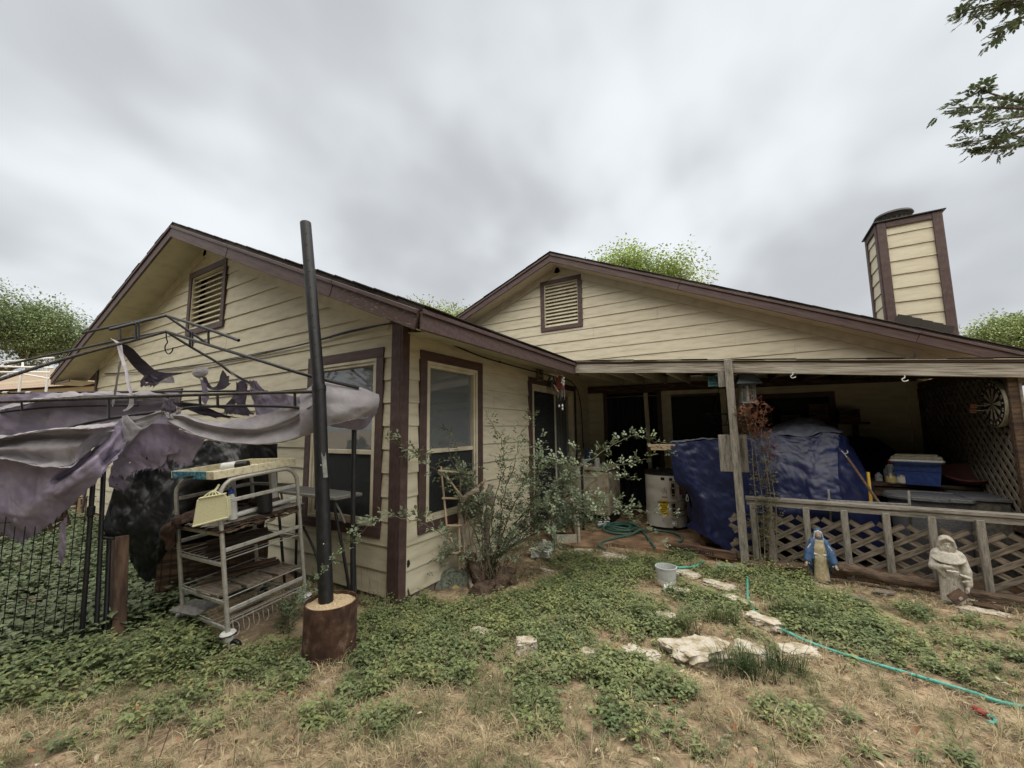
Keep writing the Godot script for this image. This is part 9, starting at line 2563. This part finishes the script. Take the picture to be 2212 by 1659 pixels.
	for k in 7:
		var s := [-1.0, 1.0, -1.0, 1.0, -1.0, 1.0, 0.0][k] as float
		add_leaf(spray, Transform3D(Basis(Vector3.UP, s * 0.85) * Basis(Vector3.RIGHT, 0.15 * sin(k * 3.0)), Vector3(s * 0.004, 0, 0.015 + 0.016 * (k / 2))), 0.046, 0.025, 0.2)
	add_tube(spray, PackedVector3Array([Vector3.ZERO, Vector3(0, 0.002, 0.04), Vector3(0, 0, 0.07)]), 0.0016, 0.001, 4)
	many(t, "foliage", done(spray), M.leaf, xf, ti)
	# neighbour's house
	var n := thing("neighbour_house", "neighbour's low house with a tan shingled gable roof on the left", "house")
	var a := Vector3(-33.518, 5.076, -5.445)
	var b := Vector3(-27.002, 4.299, -7.061)
	var along := (b - a) * Vector3(1, 0, 1) * 1.6
	var nx := along.normalized()
	var nz := nx.cross(Vector3.UP)
	if nz.z < 0.0:
		nz = -nz
	var top := a.y
	var bs := Basis(nx, Vector3.UP, nz)
	var w := along.length()
	var nst := new_st()
	nst.set_smooth_group(-1)
	for s in [-1.0, 1.0]:
		quad(nst, Vector3(0, 0, 0), Vector3(w, 0, 0), Vector3(w + 0.3, -1.5, s * 3.0), Vector3(-0.3, -1.5, s * 3.0))
		quad(nst, Vector3(0, -0.1, 0), Vector3(w, -0.1, 0), Vector3(w + 0.3, -1.62, s * 3.0), Vector3(-0.3, -1.62, s * 3.0))
	var rf := part(n, "roof", done(nst), M.tan_shingle, Transform3D(bs, Vector3(a.x, top, a.z)))
	for k in 9:
		part(rf, "shingle_course", bx(w, 0.02, 0.35, 0.004), M.tan_shingle, at(Vector3(w / 2, -0.16 - k * 0.165 + 0.02, 0.33 + k * 0.33), Basis(Vector3.RIGHT, 0.46)))
	part(n, "wall", bx(w - 0.4, top - 0.4, 4.6), M.siding, Transform3D(bs, Vector3(a.x, (top - 1.7) / 2.0, a.z) + nx * w / 2))
	part(n, "gable_end", prism(PackedVector2Array([Vector2(-2.9, -1.5), Vector2(2.9, -1.5), Vector2(0, -0.05)]), 0.0, 0.1), M.brown, Transform3D(Basis(nz, Vector3.UP, -nx), Vector3(a.x, top, a.z) - nx * 0.05))
	part(n, "vent_pipe", lathe([Vector2(0.08, -0.3), Vector2(0.08, 0.35), Vector2(0.0, 0.36)], 12), M.white_plastic, Transform3D(bs, Vector3(a.x, top - 0.6, a.z) + nx * w * 0.5 + nz * 1.0))
	# white pole frame on the left
	var f := thing("scaffold", "frame of thin white poles standing before the neighbour's roof", "frame")
	for q in [[Vector3(-26.305, 4.326, -2.794), Vector3(-23.867, 4.227, -4.249)], [Vector3(-25.216, 4.009, -2.894), Vector3(-23.246, 3.967, -4.065)], [Vector3(-25.046, 4.007, -3.58), Vector3(-24.013, 3.791, -4.219)], [Vector3(-26.106, 4.539, -3.235), Vector3(-24.288, 4.687, -4.291)], [Vector3(-25.023, 3.906, -3.606), Vector3(-25.136, 3.302, -3.618)], [Vector3(-25.395, 4.53, -3.657), Vector3(-24.943, 4.241, -3.611)], [Vector3(-24.1, 4.23, -4.111), Vector3(-24.114, 3.793, -4.159)], [Vector3(-25.695, 4.465, -3.487), Vector3(-25.554, 4.249, -3.249)], [Vector3(-26.365, 4.645, -3.068), Vector3(-26.028, 3.246, -3.098)]]:
		pipe(f, "pole", q[0], q[1], 0.035, M.white_plastic, 8)
	for q in [Vector3(-25.021, 3.939, -3.603), Vector3(-24.112, 3.826, -4.156), Vector3(-25.983, 3.918, -3.037)]:
		pipe(f, "leg", q, Vector3(q.x, 0.0, q.z), 0.04, M.white_plastic, 8)
	# small shed and ramp behind the fence
	var s := thing("shed", "small whitish shed with a ramp rail behind the wire fence", "shed")
	var c := Vector3(-9.11, 0.25, -2.249)
	var z := Vector3(c.x, 0, c.z)
	var far := Vector3(-13.365, 0.173, -3.386)
	var sb := Basis(Vector3.UP, 0.6)
	part(s, "wall", bx(1.6, 1.7, 1.2), M.siding, Transform3D(sb, Vector3(far.x, 1.0, far.z)))
	for k in 6:
		part(s, "siding_board", bx(1.62, 0.22, 0.02), M.siding, Transform3D(sb, Vector3(far.x, 0.35 + k * 0.23, far.z)) * at(Vector3(0, 0, 0.61), Basis(Vector3.RIGHT, -0.05)))
	part(s, "roof", bx(1.9, 0.06, 1.5), M.tan_shingle, Transform3D(sb * Basis(Vector3.RIGHT, 0.15), Vector3(far.x, 1.95, far.z)))
	bar(s, "ramp_rail", Vector3(-11.867, 0.096, -2.528), Vector3(-12.015, 0.077, -3.145), 0.06, 0.05, M.grey_wood)
	bar(s, "ramp_rail", Vector3(-11.626, -0.175, -2.706), Vector3(-11.745, -0.034, -3.085), 0.09, 0.05, M.vinyl)
	bar(s, "ramp_post", Vector3(-11.675, 0.339, -2.61), Vector3(-11.726, -0.28, -2.66), 0.05, 0.05, M.new_wood, Vector3.RIGHT)
	bar(s, "ramp_post", Vector3(-11.42, -0.135, -2.822), Vector3(-11.444, -0.498, -2.855), 0.09, 0.09, M.dark_wood, Vector3.RIGHT)
	bar(s, "ramp_board", Vector3(-11.938, -0.406, -2.551), Vector3(-11.779, -0.44, -2.883), 0.08, 0.3, M.grey_wood)
	var card := thing("white_card", "white notice card hung on the far fence under the torn cloth", "sign", Vector3(-11.258, -0.109, -2.33))
	part(card, "card", bx(0.18, 0.28, 0.006, 0.002), M.white_plastic, at(Vector3.ZERO, turned(50)))
	part(card, "stake", bx(0.03, 0.9, 0.02), M.dark_wood, at(Vector3(0, -0.4, -0.02), turned(50)))
	var e := thing("edging", "low dark edging fence at the far end of the weedy ground", "fence")
	var e0 := Vector3(-9.4, 0, -1.082)
	var e1 := Vector3(-9.49, 0, -2.052)
	for k in 12:
		var p := e0.lerp(e1, k / 12.0)
		var q := e0.lerp(e1, (k + 0.97) / 12.0)
		bar(e, "board", p + Vector3(0, 0.2, 0), q + Vector3(0, 0.2 + 0.02 * (k % 2), 0), 0.42, 0.03, M.dark_wood)
